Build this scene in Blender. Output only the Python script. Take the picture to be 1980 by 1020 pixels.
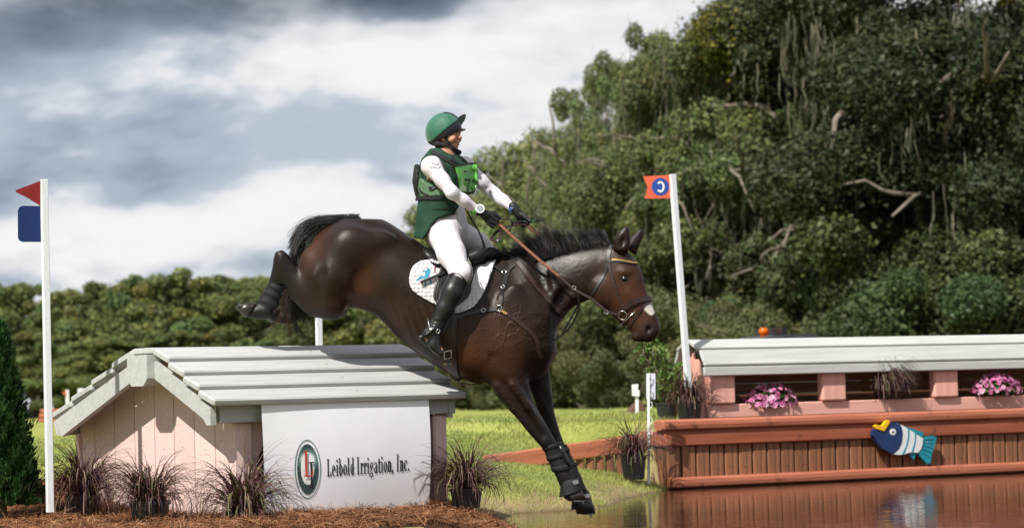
import bpy, bmesh, math, random
import numpy as np
from mathutils import Matrix, Vector
import openvdb
for o in list(bpy.data.objects): bpy.data.objects.remove(o)
scene = bpy.context.scene
COL = scene.collection
rng = np.random.default_rng(7)
random.seed(7)
R_ = math.radians

# ------------------------------------------------------------------ camera
HC = 0.80                      # eye height above the lawn by the water
FP = 5130.0                    # focal length in pixels of the 1980 px wide photograph
_p = math.atan(262 / FP); _r = math.atan(.028)
_R0 = np.array([1., 0, 0]); CF = np.array([0, math.cos(_p), math.sin(_p)]); _U0 = np.array([0, -math.sin(_p), math.cos(_p)])
CU = math.cos(_r) * _U0 + math.sin(_r) * _R0; CR = math.cos(_r) * _R0 - math.sin(_r) * _U0
CC = np.array([0, 0, HC])
cam_d = bpy.data.cameras.new('camera'); cam = bpy.data.objects.new('camera', cam_d); COL.objects.link(cam)
cam.matrix_world = Matrix(((CR[0], CU[0], -CF[0], CC[0]), (CR[1], CU[1], -CF[1], CC[1]), (CR[2], CU[2], -CF[2], CC[2]), (0, 0, 0, 1)))
cam_d.sensor_width = 36; cam_d.lens = FP / 1980 * 36
cam_d.clip_start = .1; cam_d.clip_end = 6000
cam_d.dof.use_dof = True; cam_d.dof.focus_distance = 17.9; cam_d.dof.aperture_fstop = 3.2
scene.camera = cam

# ------------------------------------------------------------------ sun, sky, exposure
SUN_EL = R_(48); SUN_AZ = R_(32)          # azimuth: from straight behind the camera (-Y) towards the left (-X)
sd = Vector((-math.sin(SUN_AZ) * math.cos(SUN_EL), -math.cos(SUN_AZ) * math.cos(SUN_EL), math.sin(SUN_EL)))
sun_d = bpy.data.lights.new('sun', 'SUN'); sun = bpy.data.objects.new('sun', sun_d); COL.objects.link(sun)
sun.rotation_euler = sd.to_track_quat('Z', 'Y').to_euler(); sun.location = sd * 60
sun_d.energy = 4.4; sun_d.angle = R_(.53); sun_d.color = (1, .95, .87)
world = bpy.data.worlds.new('World'); scene.world = world; world.use_nodes = True
nt = world.node_tree; nt.nodes.clear()
def N(t, **k):
    n = nt.nodes.new(t)
    for a, b in k.items(): setattr(n, a, b)
    return n
def LK(a, b): nt.links.new(a, b)
def MATH(op, a, b=None, c=None):
    n = N('ShaderNodeMath', operation=op)
    for i, v in enumerate((a, b, c)):
        if v is None: continue
        if isinstance(v, (int, float)): n.inputs[i].default_value = v
        else: LK(v, n.inputs[i])
    return n.outputs[0]
SKY_S = .10
sky = N('ShaderNodeTexSky'); sky.sky_type = 'NISHITA'; sky.sun_disc = False
sky.sun_elevation = SUN_EL; sky.sun_rotation = math.atan2(sd.x, sd.y); sky.air_density = 1.2; sky.dust_density = 1.0
tc = N('ShaderNodeTexCoord'); sep = N('ShaderNodeSeparateXYZ'); LK(tc.outputs['Generated'], sep.inputs[0])
# broken cloud deck: stretched noise on the view direction, coarser towards the zenith
den = MATH('ADD', MATH('ABSOLUTE', sep.outputs['Z']), .42)
cx = MATH('DIVIDE', sep.outputs['X'], den); cy = MATH('DIVIDE', sep.outputs['Y'], den)
comb = N('ShaderNodeCombineXYZ'); LK(cx, comb.inputs[0]); LK(cy, comb.inputs[1])
def noise(scale, detail, rough, dist, off, stretch=(1, 1, 1)):
    mp = N('ShaderNodeMapping'); LK(comb.outputs[0], mp.inputs[0]); mp.inputs['Location'].default_value = off; mp.inputs['Scale'].default_value = stretch
    n = N('ShaderNodeTexNoise'); LK(mp.outputs[0], n.inputs['Vector'])
    n.inputs['Scale'].default_value = scale; n.inputs['Detail'].default_value = detail; n.inputs['Roughness'].default_value = rough; n.inputs['Distortion'].default_value = dist
    return n.outputs[0]
big = noise(2.0, 2, .5, .2, (5.42, 3.53, 1), (1, 1.7, 1))
med = noise(4.6, 7, .52, .15, (3.1, 2.2, 4), (1, 1.15, 1))
fine = noise(15, 6, .55, .1, (5.0, 1.0, 2))
med_up = noise(4.6, 4, .52, .15, (3.1, 2.2 - .10, 4), (1, 1.15, 1))      # the same field a little higher: tops catch light, bases stay grey
puff = MATH('ADD', MATH('ADD', MATH('ADD', MATH('MULTIPLY', med, .80), MATH('MULTIPLY', fine, .42)), MATH('MULTIPLY', MATH('SUBTRACT', med, med_up), 1.5)), -.125)
def RAMP(v, stops, k=10):
    r_ = N('ShaderNodeValToRGB'); LK(v, r_.inputs[0]); el = r_.color_ramp.elements
    while len(el) < len(stops): el.new(.5)
    for e_, (p_, c_) in zip(el, stops): e_.position = p_; e_.color = (*[q / k for q in c_], 1)
    return r_.outputs[0]
lit = RAMP(puff, [(.34, (3.5, 3.95, 4.6)), (.44, (4.4, 4.75, 5.2)), (.51, (5.5, 5.65, 5.9)), (.58, (6.0, 6.05, 6.15)), (.74, (6.5, 6.5, 6.5))])
deck = RAMP(MATH('ADD', MATH('ADD', big, MATH('MULTIPLY', MATH('SUBTRACT', fine, .5), .22)), MATH('MULTIPLY', MATH('SUBTRACT', .5, puff), .35)), [(.46, (10, 10, 10)), (.54, (8.2, 8.4, 8.7)), (.62, (5.0, 5.3, 5.8)), (.76, (2.1, 2.35, 2.7))])
mulc = N('ShaderNodeMix', data_type='RGBA', blend_type='MULTIPLY'); mulc.inputs[0].default_value = 1; LK(lit, mulc.inputs[6]); LK(deck, mulc.inputs[7])
sc10 = N('ShaderNodeVectorMath', operation='SCALE'); LK(mulc.outputs[2], sc10.inputs[0]); sc10.inputs['Scale'].default_value = 10
# thin gaps of blue
gap = noise(1.7, 5, .55, .2, (9.2, 3.3, 1), (1, 1.3, 1))
gr = N('ShaderNodeMapRange'); LK(gap, gr.inputs[0]); gr.inputs[1].default_value = .62; gr.inputs[2].default_value = .74; gr.inputs[3].default_value = 1; gr.inputs[4].default_value = .55
mix = N('ShaderNodeMix', data_type='RGBA'); LK(gr.outputs[0], mix.inputs[0]); LK(sky.outputs[0], mix.inputs[6]); LK(sc10.outputs[0], mix.inputs[7])
bg = N('ShaderNodeBackground'); LK(mix.outputs[2], bg.inputs[0]); bg.inputs[1].default_value = SKY_S
wo = N('ShaderNodeOutputWorld'); LK(bg.outputs[0], wo.inputs[0])
vs = scene.view_settings
vs.view_transform = 'Standard'; vs.look = 'None'; vs.exposure = 0.5; vs.gamma = 1; vs.use_curve_mapping = False
scene.render.engine = 'CYCLES'
cy_ = scene.cycles
cy_.use_denoising = True; cy_.max_bounces = 6; cy_.transparent_max_bounces = 8; cy_.sample_clamp_indirect = 6; cy_.caustics_reflective = False; cy_.caustics_refractive = False

# ------------------------------------------------------------------ helpers
def ray(px, py): return CF + (px - 990) / FP * CR - (py - 510) / FP * CU
def P(px, py, Y):
    d = ray(px, py); return CC + d * (Y / d[1])
def Pz(px, py, z):
    d = ray(px, py); return CC + d * ((z - HC) / d[2])
def Pplane(px, py, o, n):
    d = ray(px, py); return CC + d * (np.dot(np.asarray(o) - CC, n) / np.dot(d, n))
PM = {}
def frame(o, ex, ey, ez):
    return Matrix(((ex[0], ey[0], ez[0], o[0]), (ex[1], ey[1], ez[1], o[1]), (ex[2], ey[2], ez[2], o[2]), (0, 0, 0, 1)))
def place(o, parent=None, M=None):
    COL.objects.link(o)
    M = M if M is not None else Matrix()
    PM[o.name] = M
    if parent is not None:
        o.parent = parent
        o.matrix_basis = PM[parent.name].inverted() @ M
    else: o.matrix_basis = M
    return o
def tag(o, label=None, cat=None, group=None, kind=None):
    for k, v in (('label', label), ('category', cat), ('group', group), ('kind', kind)):
        if v: o[k] = v
    return o
def thing(name, label, cat, loc=(0, 0, 0), group=None, M=None):
    o = bpy.data.objects.new(name, None); o.empty_display_size = .1
    place(o, None, M if M is not None else Matrix.Translation(Vector(loc)))
    return tag(o, label, cat, group)
def npmesh(name, V, F, mat=None, smooth=False, colors=None):
    """V (n,3); F (m,k) array or list of such arrays (one face size each)."""
    V = np.asarray(V, np.float32)
    Fs = F if isinstance(F, list) else [F]
    Fs = [np.asarray(f, np.int32) for f in Fs if len(f)]
    me = bpy.data.meshes.new(name)
    me.vertices.add(len(V)); me.vertices.foreach_set('co', V.ravel())
    nl = sum(f.size for f in Fs); npoly = sum(len(f) for f in Fs)
    me.loops.add(nl); me.polygons.add(npoly)
    me.loops.foreach_set('vertex_index', np.concatenate([f.ravel() for f in Fs]))
    sizes = np.concatenate([np.full(len(f), f.shape[1], np.int32) for f in Fs])
    me.polygons.foreach_set('loop_start', np.concatenate([[0], np.cumsum(sizes)[:-1]]).astype(np.int32))
    me.update(calc_edges=True)
    me.polygons.foreach_set('use_smooth', np.full(npoly, bool(smooth)))
    if colors is not None:
        at = me.color_attributes.new('tint', 'FLOAT_COLOR', 'POINT')
        c = np.ones((len(V), 4), np.float32); c[:, :colors.shape[1]] = colors
        at.data.foreach_set('color', c.ravel())
    if mat: me.materials.append(mat)
    return me
def obj(name, me, parent=None, M=None): return place(bpy.data.objects.new(name, me), parent, M)
class MB:
    """collects simple shapes into one mesh"""
    def __init__(s): s.v = []; s.f = {}; s.n = 0; s.c = []
    def add(s, V, F, col=None):
        V = np.asarray(V, float).reshape(-1, 3); F = np.asarray(F)
        s.v.append(V); s.f.setdefault(F.shape[1], []).append(F + s.n); s.n += len(V)
        s.c.append(np.tile(np.asarray(col if col is not None else (1, 1, 1), float), (len(V), 1)))
    def box(s, lo, hi):
        (a, b, c), (d, e, f) = lo, hi
        s.add([(a, b, c), (d, b, c), (d, e, c), (a, e, c), (a, b, f), (d, b, f), (d, e, f), (a, e, f)],
              [(0, 3, 2, 1), (4, 5, 6, 7), (0, 1, 5, 4), (1, 2, 6, 5), (2, 3, 7, 6), (3, 0, 4, 7)])
    def tube(s, pts, rad, n=8, cap=True, col=None):
        pts = np.asarray(pts, float); m = len(pts)
        rad = np.broadcast_to(np.asarray(rad, float), (m,))
        T = np.gradient(pts, axis=0); T /= np.linalg.norm(T, axis=1)[:, None] + 1e-12
        up = np.array([0, 0, 1.]) if abs(T[0][2]) < .9 else np.array([1., 0, 0])
        a = np.cross(T[0], up); a /= np.linalg.norm(a)
        V = []
        ang = np.arange(n) * 2 * math.pi / n
        for i in range(m):
            a = a - T[i] * (a @ T[i]); a /= np.linalg.norm(a) + 1e-12
            b = np.cross(T[i], a)
            V.append(pts[i] + rad[i] * (np.cos(ang)[:, None] * a + np.sin(ang)[:, None] * b))
        V = np.concatenate(V)
        F = [(i * n + j, i * n + (j + 1) % n, (i + 1) * n + (j + 1) % n, (i + 1) * n + j) for i in range(m - 1) for j in range(n)]
        if cap:
            V = np.concatenate([V, pts[:1], pts[-1:]]); k = m * n
            s.add(V, F, col)
            base = s.n - len(V)
            T3 = np.array([(k, (j + 1) % n, j) for j in range(n)] + [(k + 1, (m - 1) * n + j, (m - 1) * n + (j + 1) % n) for j in range(n)])
            s.f.setdefault(3, []).append(T3 + base)
        else: s.add(V, F, col)
    def lathe(s, prof, n=20, o=(0, 0, 0), col=None):
        prof = np.asarray(prof, float); ang = np.arange(n) * 2 * math.pi / n; m = len(prof)
        V = np.concatenate([np.stack([r * np.cos(ang), r * np.sin(ang), np.full(n, z)], 1) for r, z in prof]) + np.asarray(o)
        F = [(i * n + j, i * n + (j + 1) % n, (i + 1) * n + (j + 1) % n, (i + 1) * n + j) for i in range(m - 1) for j in range(n)]
        s.add(V, F, col)
    def prism(s, poly, d0, d1, fn):
        """2-D polygon (convex or not, fan from bmesh triangulation not needed: n-gon) extruded; fn(a,b,d) -> 3-D"""
        n = len(poly)
        V = [fn(a, b, d0) for a, b in poly] + [fn(a, b, d1) for a, b in poly]
        base = s.n
        s.v.append(np.asarray(V, float)); s.n += 2 * n; s.c.append(np.ones((2 * n, 3)))
        s.f.setdefault(n, []).append(np.array([list(range(n))[::-1], list(range(n, 2 * n))]) + base)
        s.f.setdefault(4, []).append(np.array([(i, (i + 1) % n, n + (i + 1) % n, n + i) for i in range(n)]) + base)
    def mesh(s, name, mat, smooth=False, tint=False):
        return npmesh(name, np.concatenate(s.v), [np.concatenate(f) for f in s.f.values()], mat, smooth, np.concatenate(s.c) if tint else None)
    def build(s, name, mat, parent=None, M=None, smooth=False, tint=False, world=False):
        """vertices are in the frame M; with world=True they are world points and get moved into the parent's frame"""
        if world:
            M = M if M is not None else (PM[parent.name] if parent is not None else Matrix())
            I = np.array(M.inverted()); s.v = [v @ I[:3, :3].T + I[:3, 3] for v in s.v]
        elif M is None and parent is not None: M = PM[parent.name]
        return obj(name, s.mesh(name, mat, smooth, tint), parent, M)
_bc = {}
def board_mesh(L, W, T, bev, mat):
    k = (round(L, 3), round(W, 3), round(T, 3), round(bev, 4), mat.name)
    if k not in _bc:
        bm = bmesh.new(); bmesh.ops.create_cube(bm, size=1)
        bmesh.ops.scale(bm, vec=(L, W, T), verts=bm.verts)
        if bev: bmesh.ops.bevel(bm, geom=list(bm.edges), offset=bev, segments=1, affect='EDGES', profile=.5)
        me = bpy.data.meshes.new('board'); bm.to_mesh(me); bm.free(); me.materials.append(mat); _bc[k] = me
    return _bc[k]
def nrm(v): v = np.asarray(v, float); return v / (np.linalg.norm(v) + 1e-12)
def board(name, mat, parent, p0, p1, wdir, W, T, bev=.004):
    """a bevelled board from p0 to p1 (world), W across wdir, T thick; p0-p1 is its centre line"""
    p0 = np.asarray(p0, float); p1 = np.asarray(p1, float)
    ex = nrm(p1 - p0); ey = np.asarray(wdir, float); ey = nrm(ey - ex * (ey @ ex)); ez = np.cross(ex, ey)
    return obj(name, board_mesh(np.linalg.norm(p1 - p0), W, T, bev, mat), parent, frame((p0 + p1) / 2, ex, ey, ez))

# ------------------------------------------------------------------ materials
def mat(name, c1, c2=None, scale=8., stretch=(1, 1, 1), rough=.6, bump=0., bscale=None, spec=.5, rand=0., metal=0., tint=False, detail=5, spots=None, sheen=0., transl=0., coat=0., contrast=(.35, .65), bstretch=None, bdist=.01, sub=0.):
    m = bpy.data.materials.new(name); m.use_nodes = True; t = m.node_tree; n = t.nodes; n.clear()
    def A(ty, **k):
        x = n.new(ty)
        for a, b in k.items(): setattr(x, a, b)
        return x
    out = A('ShaderNodeOutputMaterial'); bs = A('ShaderNodeBsdfPrincipled'); t.links.new(bs.outputs[0], out.inputs[0])
    tc = A('ShaderNodeTexCoord')
    def NZ(sc, st, de=detail):
        mp = A('ShaderNodeMapping'); mp.inputs['Scale'].default_value = st; t.links.new(tc.outputs['Object'], mp.inputs[0])
        z = A('ShaderNodeTexNoise'); t.links.new(mp.outputs[0], z.inputs['Vector']); z.inputs['Scale'].default_value = sc; z.inputs['Detail'].default_value = de
        return z.outputs[0]
    def MIX(f, a, b, bl='MIX'):
        x = A('ShaderNodeMix', data_type='RGBA', blend_type=bl)
        for i, v in ((0, f), (6, a), (7, b)):
            if hasattr(v, 'is_linked'): t.links.new(v, x.inputs[i])
            elif i == 0: x.inputs[0].default_value = v
            else: x.inputs[i].default_value = (*v, 1) if len(v) == 3 else v
        return x.outputs[2]
    c2 = c2 if c2 is not None else tuple(v * .82 for v in c1)
    mr = A('ShaderNodeMapRange'); t.links.new(NZ(scale, stretch), mr.inputs[0]); mr.inputs[1].default_value, mr.inputs[2].default_value = contrast
    col = MIX(mr.outputs[0], c1, c2)
    if tint:
        at = A('ShaderNodeAttribute', attribute_name='tint'); col = MIX(1., col, at.outputs[0], 'MULTIPLY')
    if rand:
        oi = A('ShaderNodeObjectInfo'); r = A('ShaderNodeMapRange'); t.links.new(oi.outputs['Random'], r.inputs[0]); r.inputs[3].default_value = 1 - rand; r.inputs[4].default_value = 1 + rand
        cmb = A('ShaderNodeCombineXYZ'); [t.links.new(r.outputs[0], cmb.inputs[i]) for i in range(3)]
        col = MIX(1., col, cmb.outputs[0], 'MULTIPLY')
    if spots:
        sc, lo, hi, sc_col = spots
        r = A('ShaderNodeMapRange'); t.links.new(NZ(sc, (1, 1, 1), 3), r.inputs[0]); r.inputs[1].default_value = lo; r.inputs[2].default_value = hi
        col = MIX(r.outputs[0], col, sc_col)
    t.links.new(col, bs.inputs['Base Color'])
    bs.inputs['Roughness'].default_value = rough; bs.inputs['Metallic'].default_value = metal; bs.inputs['Specular IOR Level'].default_value = spec
    if coat: bs.inputs['Coat Weight'].default_value = coat; bs.inputs['Coat Roughness'].default_value = .25
    if sheen: bs.inputs['Sheen Weight'].default_value = sheen
    if bump:
        b = A('ShaderNodeBump'); b.inputs['Strength'].default_value = bump; b.inputs['Distance'].default_value = bdist
        t.links.new(NZ(bscale or scale * 2, bstretch or stretch), b.inputs['Height']); t.links.new(b.outputs[0], bs.inputs['Normal'])
    if transl:
        tr = A('ShaderNodeBsdfTranslucent'); t.links.new(col, tr.inputs[0]); ms = A('ShaderNodeMixShader'); ms.inputs[0].default_value = transl
        t.links.new(bs.outputs[0], ms.inputs[1]); t.links.new(tr.outputs[0], ms.inputs[2]); t.links.new(ms.outputs[0], out.inputs[0])
    m['nodes'] = 1
    return m
def structure(name, me, M=None): return tag(obj(name, me, None, M), kind='structure')
# ================================================================== the setting
TH = R_(35); HE = np.array([math.cos(TH), math.sin(TH), 0]); HG = np.array([-math.sin(TH), math.cos(TH), 0]); HZ = np.array([0, 0, 1.])
H0 = P(455, 985, 17.0)                       # near corner of the roofed jump
TW = R_(28.6); WE = np.array([math.cos(TW), math.sin(TW), 0]); WG = np.array([-math.sin(TW), math.cos(TW), 0])
ZW = -.05
W0 = Pz(1292, 945, ZW)                       # left end of the plank wall at the waterline
def hp(u, v, w): return H0 + HE * u + HG * v + HZ * w
def wp(u, v, z): q = W0 + WE * u + WG * v; return np.array([q[0], q[1], z])
SHORE = np.array([(-.25, 8.), (-.22, 15), (-.2, 18.6), (.0, 20.0), (.6, 20.3), (.95, 22.4), (1.4, 24.2)])
def sstep(a, b, x): t = np.clip((x - a) / (b - a), 0, 1); return t * t * (3 - 2 * t)
def poly_dist(x, y, pl):
    best = np.full(np.shape(x), 1e9); sgn = np.ones(np.shape(x))
    for (ax, ay), (bx, by) in zip(pl[:-1], pl[1:]):
        dx, dy = bx - ax, by - ay; t = np.clip(((x - ax) * dx + (y - ay) * dy) / (dx * dx + dy * dy), 0, 1)
        d = np.hypot(x - ax - t * dx, y - ay - t * dy); s = np.sign(dx * (y - ay) - dy * (x - ax))
        m = d < best; best = np.where(m, d, best); sgn = np.where(m, s, sgn)
    return best * sgn
def wob(x, y, s, seed=0):
    a = 0
    for k in range(4):
        f = s * 1.9 ** k; a = a + np.sin(x * f * 1.3 + seed + k * 2.1 + 1.7 * np.sin(y * f * .8 + k)) * np.sin(y * f * 1.1 + 1.3 * k + seed * 2 + np.sin(x * f * .7)) / 1.8 ** k
    return a
def ground_z(x, y):
    x = np.asarray(x, float); y = np.asarray(y, float)
    d = poly_dist(x, y, SHORE)
    z = np.where(d > 0, ZW + .50 * (1 - np.exp(-np.maximum(d, 0) / 1.6)), ZW + np.maximum(d * .5, -.5))
    z = np.where(d > 0, np.minimum(z, .04 + .09 * np.maximum(0, y - 17.6) + .5 * sstep(20, 23, y)), z)
    z = z + .012 * wob(x, y, 2.2) * sstep(0, .4, d) + .05 * wob(x, y, .25, 2) * sstep(24, 34, y) * (d > 0)
    # made-up ground behind the plank wall
    u = (x - W0[0]) * WE[0] + (y - W0[1]) * WE[1]; v = (x - W0[0]) * WG[0] + (y - W0[1]) * WG[1]
    up = sstep(.12, .22, v) * sstep(-.10, .04, u + .0 * v)
    soft = sstep(.1, 1.6, v) * sstep(-1.6, .3, u) * .30
    far = 1 - sstep(7, 16, v)
    z = np.where(v > 0, np.maximum(z, ZW) * (1 - up * far) + (.575) * up * far + soft * far * (1 - up) * .35, z)
    z = np.where((v < .1) & (u > .02), np.minimum(z, -.4), z)
    z = z + .10 * sstep(120, 240, y)
    return z
xs = np.unique(np.concatenate([np.linspace(-1400, -60, 30), np.linspace(-60, -6, 40), np.linspace(-6, 7, 200), np.linspace(7, 60, 40), np.linspace(60, 1400, 30)]))
ys = np.unique(np.concatenate([np.linspace(-300, 10, 14), np.linspace(10, 16, 30), np.linspace(16, 30, 190), np.linspace(30, 60, 50), np.linspace(60, 300, 50), np.linspace(300, 2500, 20)]))
GX, GY = np.meshgrid(xs, ys); nx, ny = len(xs), len(ys)
GV = np.stack([GX.ravel(), GY.ravel(), ground_z(GX, GY).ravel()], 1)
ii = (np.arange(ny - 1)[:, None] * nx + np.arange(nx - 1)).ravel()
m_grassbed = mat('lawn', (1, 1, 1), (.72, .74, .68), scale=.9, rough=.95, bump=.4, bscale=30, spec=.1, tint=True)
gd = poly_dist(GV[:, 0], GV[:, 1], SHORE); gm = np.clip(sstep(.75, .08, gd + .28 * wob(GV[:, 0], GV[:, 1], 2.7, 6)) + .5 * sstep(.55, .95, wob(GV[:, 0], GV[:, 1], .9, 9)) * (GV[:, 1] < 40), 0, 1)[:, None]
gwet = sstep(.12, -.05, gd)[:, None]; gcol = (np.array([.31, .335, .09]) * (1 - gm) + np.array([.30, .22, .125]) * gm) * (1 - gwet) + np.array([.10, .07, .04]) * gwet
structure('ground', npmesh('ground', GV, np.stack([ii, ii + 1, ii + nx + 1, ii + nx], 1), m_grassbed, True, gcol))
# ---- water
mw = mat('pond_water', (.05, .028, .014), (.035, .02, .012), scale=2, rough=.03, spec=.6)
t = mw.node_tree; bs = [n for n in t.nodes if n.type == 'BSDF_PRINCIPLED'][0]
tcn = t.nodes.new('ShaderNodeTexCoord'); hs = []
for sc_, st_, am in ((1.0, (3.2, 9.0, 1), .012), (1.0, (14, 30, 1), .0030)):
    mp = t.nodes.new('ShaderNodeMapping'); mp.inputs['Scale'].default_value = st_; mp.inputs['Rotation'].default_value = (0, 0, R_(-12)); t.links.new(tcn.outputs['Object'], mp.inputs[0])
    z = t.nodes.new('ShaderNodeTexNoise'); t.links.new(mp.outputs[0], z.inputs['Vector']); z.inputs['Scale'].default_value = sc_; z.inputs['Detail'].default_value = 2
    ml = t.nodes.new('ShaderNodeMath'); ml.operation = 'MULTIPLY'; ml.inputs[1].default_value = am; t.links.new(z.outputs[0], ml.inputs[0]); hs.append(ml)
ad = t.nodes.new('ShaderNodeMath'); t.links.new(hs[0].outputs[0], ad.inputs[0]); t.links.new(hs[1].outputs[0], ad.inputs[1])
bp = t.nodes.new('ShaderNodeBump'); bp.inputs['Strength'].default_value = .19; bp.inputs['Distance'].default_value = 1; t.links.new(ad.outputs[0], bp.inputs['Height']); t.links.new(bp.outputs[0], bs.inputs['Normal'])
bs.inputs['IOR'].default_value = 1.45
wx = np.array([(-.8, 4), (30, 4), (30, 45), (-.8, 26)]); 
structure('pond_water', npmesh('pond_water', [(-1.2, 6, ZW), (26, 6, ZW), (26, 37.0, ZW), (1.6, 24.4, ZW), (-1.2, 22.9, ZW)], np.array([(0, 1, 2, 3, 4)]), mw))

# ---- grass blades on the lawn (uncountable)
def blades(name, x, y, z, h, wid, tilt, col, m, seg=2, kind='stuff', parent=None, lean=None):
    """thin bent blades; arrays of length n"""
    n = len(x); az = rng.uniform(0, 2 * math.pi, n); dx, dy = np.cos(az), np.sin(az); px_, py_ = -dy, dx
    V = np.zeros((n, seg * 2 + 1, 3)); 
    for k in range(seg + 1):
        t_ = k / seg; bend = tilt * h * t_ ** 1.7; zz = z + h * t_ * (1 - .25 * np.minimum(tilt, 1.6) * t_); w = wid * (1 - t_ ** 1.5) / 2
        c = np.stack([x + dx * bend, y + dy * bend, zz], 1)
        if k < seg:
            V[:, 2 * k] = c - np.stack([px_ * w, py_ * w, 0 * w], 1); V[:, 2 * k + 1] = c + np.stack([px_ * w, py_ * w, 0 * w], 1)
        else: V[:, 2 * k] = c
    b = np.arange(n)[:, None] * (seg * 2 + 1)
    Q = np.concatenate([b + np.array([[2 * k, 2 * k + 1, 2 * k + 3, 2 * k + 2]]) for k in range(seg - 1)]) if seg > 1 else []
    T = b + np.array([[2 * seg - 2, 2 * seg - 1, 2 * seg]])
    C = np.repeat(col[:, None, :], seg * 2 + 1, 1).reshape(-1, 3)
    return npmesh(name, V.reshape(-1, 3), [Q, T], m, False, C)
m_blade = mat('grass_blade', (1, 1, 1), (.85, .85, .85), rough=.6, tint=True, spec=.25, transl=.25)
def scatter_grass(n, x0, x1, y0, y1, hmin, hmax, wid, p=1.0):
    x = rng.uniform(x0, x1, n); y = y0 + (y1 - y0) * rng.uniform(0, 1, n) ** p
    d = poly_dist(x, y, SHORE)
    u = (x - W0[0]) * WE[0] + (y - W0[1]) * WE[1]; v = (x - W0[0]) * WG[0] + (y - W0[1]) * WG[1]
    hu = (x - H0[0]) * HE[0] + (y - H0[1]) * HE[1]; hv = (x - H0[0]) * HG[0] + (y - H0[1]) * HG[1]
    patch = wob(x, y, 1.1, 5)
    ok = (d > .0 + .06 * rng.uniform(0, 1, n) ** 2) & ~((u > -.05) & (v > -.02) & (v < .25)) & ~((u > .25) & (v > .3) & (v < 1.9)) & ~((u > -.05) & (v < 0)) & ~((hu > -.45) & (hu < 1.9) & (hv > -.55) & (hv < 2.4)) & (rng.uniform(0, 1, n) < np.clip(.30 + .45 * patch + .95 * sstep(.15, .8, d), 0, 1))
    x, y, d, patch = x[ok], y[ok], d[ok], patch[ok]; n = len(x)
    c = np.array([(.27, .345, .085), (.34, .40, .12), (.46, .43, .19), (.17, .235, .055)])[rng.choice(4, n, p=[.4, .3, .18, .12])] * rng.uniform(.75, 1.2, n)[:, None]
    c = c * (1 + .18 * patch[:, None] * np.array([1.2, .7, .6]))
    h = rng.uniform(hmin, hmax, n) * (1 + .25 * patch)
    return x, y, ground_z(x, y) - .005, h, np.full(n, wid) * rng.uniform(.7, 1.3, n), rng.uniform(.2, 1.5, n), c
g = [scatter_grass(120000, -.9, 1.6, 18.5, 27, .015, .055, .004), scatter_grass(60000, -6, 3, 26, 60, .03, .08, .011, 1.5), scatter_grass(22000, -4.6, -2.2, 17.5, 32, .04, .09, .010), scatter_grass(4500, 1.2, 6, 24.2, 26, .03, .09, .007)]
tag(obj('lawn_grass', blades('lawn_grass', *[np.concatenate([a[k] for a in g]) for k in range(7)], m_blade)), 'short yellow green lawn grass growing up to the pond edge', kind='stuff')

# ---- pine straw mulch round the roofed jump
def mulch_z(x, y):
    hu = (x - H0[0]) * HE[0] + (y - H0[1]) * HE[1]; hv = (x - H0[0]) * HG[0] + (y - H0[1]) * HG[1]
    d = np.hypot(np.maximum(np.maximum(-hu, hu - 1.6), 0), np.maximum(np.maximum(-hv, hv - 2.3), 0))
    n = .5 + .5 * np.clip(wob(x, y, 3.1, 3), -1, 1)
    hgt = (.004 + .052 * n) * np.clip(1 - (np.maximum(d - .75, 0) / .8) ** 2, 0, 1) * sstep(-.0, .12, d + .05)
    lim = sstep(.60, .32, hu - 1.6) * (1 - sstep(.2, 1.2, hv) * sstep(1.4, 1.6, hu))
    return np.where(hgt * lim > .004, ground_z(x, y) + hgt * lim + .015 * wob(x, y, 11, 1) * lim, ground_z(x, y) - .05), hgt * lim
mx, my = np.meshgrid(np.linspace(-4.6, .4, 150), np.linspace(15.6, 20.2, 140)); mz, mh = mulch_z(mx, my)
ii = (np.arange(139)[:, None] * 150 + np.arange(149)).ravel()
m_mulch = mat('pine_straw_bed', (.075, .038, .02), (.03, .016, .01), scale=40, rough=.95, bump=.8, bscale=60, spec=.1)
tag(obj('pine_straw_bed', npmesh('pine_straw_bed', np.stack([mx.ravel(), my.ravel(), mz.ravel()], 1), np.stack([ii, ii + 1, ii + 151, ii + 150], 1), m_mulch, True)), 'dark packed base of the pine straw mulch bed round the roofed jump', kind='stuff')
n = 110000; x = rng.uniform(-4.4, .3, n); y = rng.uniform(15.5, 19.6, n); z, h = mulch_z(x, y); ok = h > .012; x, y, z = x[ok], y[ok], z[ok]; n = len(x)
az = rng.uniform(0, 2 * math.pi, n); L = rng.uniform(.07, .21, n); tl = rng.normal(0, .28, n) + (rng.uniform(0, 1, n) < .08) * rng.uniform(.3, 1.0, n)
dirv = np.stack([np.cos(az) * np.cos(tl), np.sin(az) * np.cos(tl), np.sin(tl)], 1); side = np.stack([-np.sin(az), np.cos(az), rng.normal(0, .5, n)], 1); side /= np.linalg.norm(side, axis=1)[:, None]
c = np.stack([x, y, z + .004 + np.abs(rng.normal(0, .012, n))], 1); w = rng.uniform(.0009, .0019, n)[:, None]; bend = np.stack([rng.normal(0, .018, n), rng.normal(0, .018, n), np.abs(rng.normal(0, .016, n))], 1)
a_, b_ = c - dirv * L[:, None] / 2, c + dirv * L[:, None] / 2; mid = c + bend
SV = np.stack([a_ - side * w, a_ + side * w, mid - side * w, mid + side * w, b_ - side * w * .6, b_ + side * w * .6], 1).reshape(-1, 3)
b6 = np.arange(n)[:, None] * 6; SQ = np.concatenate([b6 + [[0, 1, 3, 2]], b6 + [[2, 3, 5, 4]]])
cs = np.array([(.34, .15, .07), (.24, .10, .045), (.44, .25, .13), (.12, .05, .026)])[rng.choice(4, n, p=[.35, .3, .15, .2])] * rng.uniform(.7, 1.2, n)[:, None]
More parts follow.
